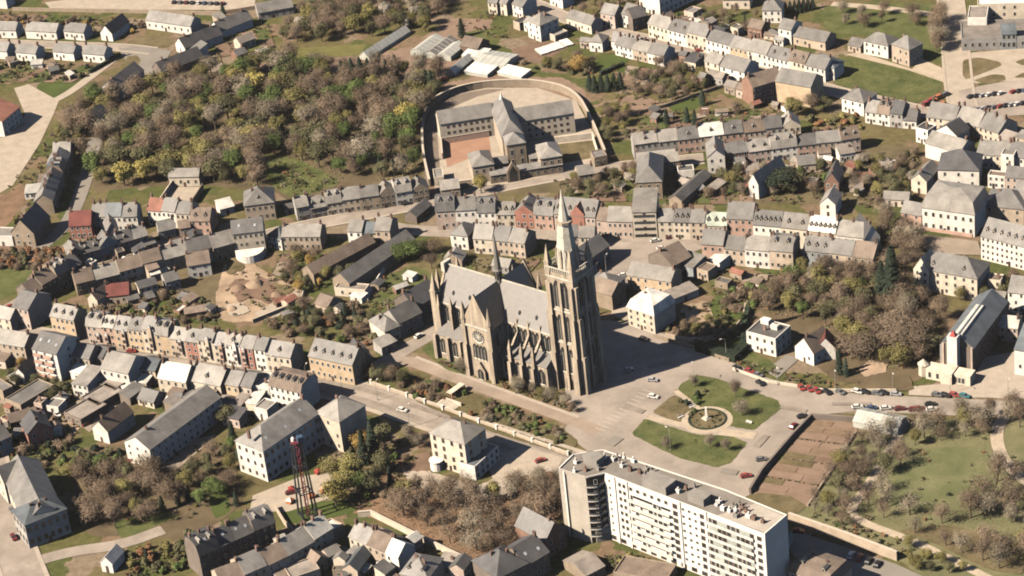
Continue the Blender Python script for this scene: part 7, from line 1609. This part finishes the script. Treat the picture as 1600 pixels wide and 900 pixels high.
# ---------------------------------------------------------------- cars
for i, (x, y, k, a) in enumerate(((1252, 608, 'red', -75), (1265, 610, 'red', -75), (1276, 613, 'red', -70), (1292, 615, 'black', -60), (1313, 615, 'grey', -55), (1340, 614, 'white', -40), (1352, 615, 'black', -30), (1371, 617, 'grey', -30), (1381, 616, 'black', -35), (1400, 618, 'silver', -20))):
    car((x, y), a, k, f'{CARW[k]} car, {ORD[i]} from the square in the line under the chapel park', group='cars along the upper kerb of the boulevard')
for i, (x, y, k) in enumerate(((1464, 619, 'grey'), (1477, 620, 'black'), (1491, 619, 'red'), (1507, 621, 'teal'))): car((x, y), -35, k, f'{CARW[k]} car parked before the chapel terrace, {ORD[i]} from the left', group='cars before the chapel terrace')
for i, (x, y, k) in enumerate(((1340, 638, 'white'), (1362, 640, 'blue'), (1384, 640, 'white'), (1406, 641, 'dred'), (1428, 642, 'dred'), (1436, 641, 'dred'), (1454, 634, 'black'), (1456, 642, 'white'), (1523, 643, 'white'))):
    car((x, y), 0, k, f'{CARW[k]} car, {ORD[i]} from the greenhouse end of the lower kerb', group='cars along the lower kerb of the boulevard')
for x, y, k, a, l in ((1254, 653, 'black', 8, 'black car beside the kitchen garden wall'), (1240, 668, 'dred', 50, 'dark red car half hidden by the kitchen garden wall'), (1166, 746, 'red', 5, 'red car turning at the corner of the square'), (1190, 720, 'grey', 0, 'grey car on the road right of the square'),
                      (1151, 578, 'black', -70, 'black car nearest the plaza corner on the boulevard'), (1171, 582, 'red', -45, 'red car on the boulevard above the square lawn'), (1185, 588, 'grey', -50, 'grey car next to the red one above the square lawn'), (1188, 601, 'black', -60, 'dark car at the edge of the square lawn'),
                      (1021, 622, 'white', -30, 'white car standing on the sunlit plaza'), (1006, 532, 'black', -40, 'black car before the white plaza house'), (982, 580, 'silver', 20, 'small silver car in the shadow of the church'), (1020, 596, 'silver', -20, 'pale car at the edge of the church shadow'),
                      (655, 527, 'white', 42, 'white car in the shaded lane left of the church'), (629, 643, 'white', -35, 'white car driving down the boulevard before the villa'), (206, 551, 'red', -12, 'red car on the boulevard before the ochre houses'), (17, 481, 'red', 30, 'red car at the left end of the field road'),
                      (135, 664, 'red', 42, 'red car on the brown driveway between the garages'), (90, 650, 'white', -60, 'white car by the hut in the dirt yard'), (948, 370, 'red', 8, 'bright red car before the narrow pink house'), (1048, 373, 'dred', 3, 'dark red car on the far kerb of the square'),
                      (1027, 371, 'grey', 0, 'grey car behind the white ones on the square'), (845, 722, 'red', 20, 'red car on the villa drive under bare trees'), (1093, 81, 'red', 0, 'red car in the sunlit street at the top'), (22, 842, 'dred', -65, 'dark red car on the street before the hotel'),
                      (20, 800, 'grey', -65, 'grey car at the kerb of the hotel'), (38, 838, 'grey', -65, 'grey car behind the dark red one by the hotel'), (207, 722, 'red', -20, 'red car beside the white end wall of the institution'), (695, 125, 'red', 30, 'red van-like car beside the nursery rubble'), (1441, 205, 'red', 40, 'red car between the roofs below the car park'),
                      (187, 873, 'black', -15, 'dark car beside the low white house on the driveway'), (455, 772, 'dred', 10, 'dark car in the school yard'), (1248, 832, 'red', -20, 'red car in the shade of the apartment end'), (1580, 284, 'red', -20, 'red car among the white backs at the right edge'), (450, 358, 'grey', 10, 'grey car on the street before the grey terrace'), (636, 320, 'black', 12, 'dark car at the kerb of the grey terrace')):
    car((x, y), a, k, l)
for i, (x, y, k) in enumerate(((1024, 378, 'white'), (1034, 390, 'white'), (1033, 399, 'silver'), (1022, 406, 'white'), (975, 432, 'white'))): car((x, y), 8, k, f'{CARW[k]} car on the square, {ORD[i]} from the main street', group='pale cars on the square')
for i, (x, y, k) in enumerate(((1330, 870, 'white'), (1343, 874, 'red'), (1357, 879, 'black'), (1371, 884, 'black'))): car((x, y), 60, k, f'{CARW[k]} car under the park retaining wall, {ORD[i]} from the apartments', group='cars under the park wall')
cs = ['black', 'black', 'silver', 'white', 'black', 'white', None, 'red', 'black', 'blue']
for i, k in enumerate(cs):
    if k: car((1517+i*9.5, 153-i*1.1), 30, k, f'{CARW[k]} car in the upper line of the top right car park, {ORD[i]} from the avenue', group='cars in the top right car park')
cs = ['black', 'grey', 'silver', 'black', 'grey', 'red', 'black', 'silver', 'white', 'black']
for i, k in enumerate(cs): car((1518+i*9, 174-i*1.2), 30, k, f'{CARW[k]} car in the lower line of the top right car park, {ORD[i]} from the avenue', group='cars in the top right car park')
for i, (x, y, k) in enumerate(((1448, 165, 'red'), (1456, 160, 'red'), (1468, 154, 'orange'), (1478, 150, 'grey'), (1474, 166, 'orange'))): car((x, y), 35, k, f'{CARW[k]} vehicle on the works site at the lawn corner, {ORD[i]} from the lawn', van=True, group='works vehicles at the lawn corner')

for i in range(9): car((272+i*9.5, 5+i*.3), 80, ('black', 'grey', 'dred', 'black', 'white', 'blue', 'grey', 'black', 'red')[i], f"{CARW[('black', 'grey', 'dred', 'black', 'white', 'blue', 'grey', 'black', 'red')[i]]} car in the yard at the top left edge, {ORD[i]} from the left", group='cars in the top left yard')
# ---------------------------------------------------------------- garden clutter
for P_, n_ in (([(880, 312), (905, 268), (1000, 268), (1180, 270), (1340, 240), (1440, 240), (1440, 300), (1370, 330), (1180, 315)], 330), ([(1136, 262), (1345, 240), (1345, 262), (1140, 285)], 70), ([(150, 490), (210, 460), (340, 480), (345, 505)], 90),
               ([(410, 505), (480, 465), (600, 490), (590, 540), (480, 530)], 110), ([(560, 500), (600, 430), (690, 440), (640, 480)], 60), ([(1000, 205), (1240, 182), (1225, 165), (1000, 180)], 90), ([(960, 100), (1110, 120), (1105, 160), (930, 170)], 120),
               ([(0, 22), (230, 30), (225, 55), (0, 40)], 60), ([(0, 100), (165, 103), (120, 130), (0, 128)], 70), ([(1020, 40), (1200, 80), (1240, 55), (1080, 15)], 80), ([(330, 60), (420, 40), (430, 80), (270, 118)], 60), ([(0, 585), (120, 600), (120, 705), (0, 740)], 90),
               ([(120, 710), (200, 705), (370, 690), (380, 790), (290, 815), (140, 815)], 140), ([(520, 690), (660, 690), (630, 790), (540, 800)], 90), ([(1040, 500), (1180, 440), (1240, 460), (1150, 530), (1070, 540)], 130), ([(1100, 425), (1370, 425), (1340, 455), (1120, 462)], 80),
               ([(690, 395), (850, 405), (830, 425), (690, 430)], 60), ([(440, 398), (505, 396), (560, 420), (500, 455), (430, 440)], 80), ([(130, 372), (235, 378), (230, 392), (140, 404)], 30), ([(190, 875), (290, 845), (300, 890), (200, 905)], 60), ([(940, 870), (1060, 885), (1040, 900), (940, 895)], 30),
               ([(800, 20), (1000, 0), (1000, 30), (900, 45)], 50), ([(430, 250), (540, 285), (460, 312), (430, 295)], 50), ([(1140, 560), (1320, 600), (1300, 612), (1150, 575)], 50), ([(10, 290), (100, 190), (120, 215), (50, 330)], 90), ([(1235, 812), (1345, 800), (1440, 855), (1400, 872)], 80),
               ([(1360, 690), (1540, 665), (1620, 760), (1620, 890), (1440, 840)], 50), ([(860, 280), (1000, 262), (990, 275), (880, 296)], 40), ([(245, 622), (345, 640), (330, 655), (250, 640)], 30), ([(660, 548), (735, 560), (735, 590), (700, 580)], 30), ([(780, 598), (905, 640), (905, 655), (790, 612)], 40),
               ([(700, 20), (790, 25), (800, 60), (720, 60)], 40), ([(860, 98), (935, 90), (935, 120), (870, 112)], 40)):
    planting(P_, n_)
sheds('in the gardens above the cream terrace', [(890, 310), (990, 290), (1180, 285), (1340, 250), (1420, 270), (1350, 310), (1180, 305)], 14, 'sheds in the middle gardens')
sheds('in the back gardens of the boulevard', [(160, 488), (230, 455), (340, 475), (335, 500)], 7, 'sheds behind the boulevard terrace')
sheds('behind the upper terrace', [(1010, 200), (1240, 182), (1225, 168), (1020, 182)], 8, 'sheds behind the upper terrace')
sheds('behind the lower garden row', [(1150, 270), (1340, 248), (1340, 262), (1160, 284)], 7, 'sheds behind the lower row')
sheds('in the near left yards', [(0, 600), (45, 600), (60, 660), (100, 690), (0, 700)], 7, 'sheds in the near left yards')
sheds('in the estate gardens', [(0, 102), (150, 105), (110, 128), (0, 128)], 6, 'sheds in the estate gardens')
sheds('in the gardens by the two barns', [(420, 440), (500, 400), (600, 420), (640, 470), (500, 500), (420, 505)], 7, 'sheds by the barns')
sheds('behind the sunlit white street', [(1040, 45), (1190, 82), (1220, 62), (1090, 25)], 7, 'sheds behind the sunlit street')
sheds('in the yards behind the near boulevard houses', [(230, 620), (350, 632), (345, 650), (245, 640)], 5, 'sheds behind the near boulevard houses')
sheds('in the bottom cluster of yards', [(500, 870), (680, 905), (640, 930), (470, 905)], 8, 'sheds in the bottom cluster')
sheds('below the main street gardens', [(1090, 425), (1240, 432), (1220, 455), (1110, 470)], 5, 'sheds below the main street')
sheds('between the field road and the white terrace', [(120, 400), (230, 380), (330, 400), (330, 430), (200, 440)], 7, 'sheds left of the curved hall')

for i in range(26): clump(G(1105, 656).xy+Vector((rng.uniform(-5.5, 5.5), rng.uniform(-5.5, 5.5))), .45)
o_ = PLANT.build('garden_plants', [FOL[k] for k in PLANTK]); o_['kind'] = 'stuff'; o_['label'] = 'low plants and small bushes growing in the gardens between the houses'; o_['category'] = 'plants'

for i in range(9):
    t = i/8; lamp((150+440*t, 534+80*t+12*t*t), f'lamp post of the boulevard, {ORD[i]} from its left end', 8, 60)
for i in range(5):
    t = i/4; lamp((1215+360*t, 602+18*t), f'lamp post along the right part of the boulevard, {ORD[i]} from the square', 8, -90)
# ---------------------------------------------------------------- haze
hz = bpy.data.materials.new('haze'); hz.use_nodes = True; hn = hz.node_tree; hn.nodes.clear()
ho = hn.nodes.new('ShaderNodeOutputMaterial'); hv = hn.nodes.new('ShaderNodeVolumePrincipled')
hv.inputs['Color'].default_value = (.98, .96, .93, 1); hv.inputs['Density'].default_value = 0.00002; hv.inputs['Anisotropy'].default_value = 0
hn.links.new(hv.outputs[0], ho.inputs['Volume'])
ob('haze', MB().box(-2500, 2500, -2100, 2900, -1.5, 520, bot=True).mesh('haze', [hz]))['kind'] = 'stuff'
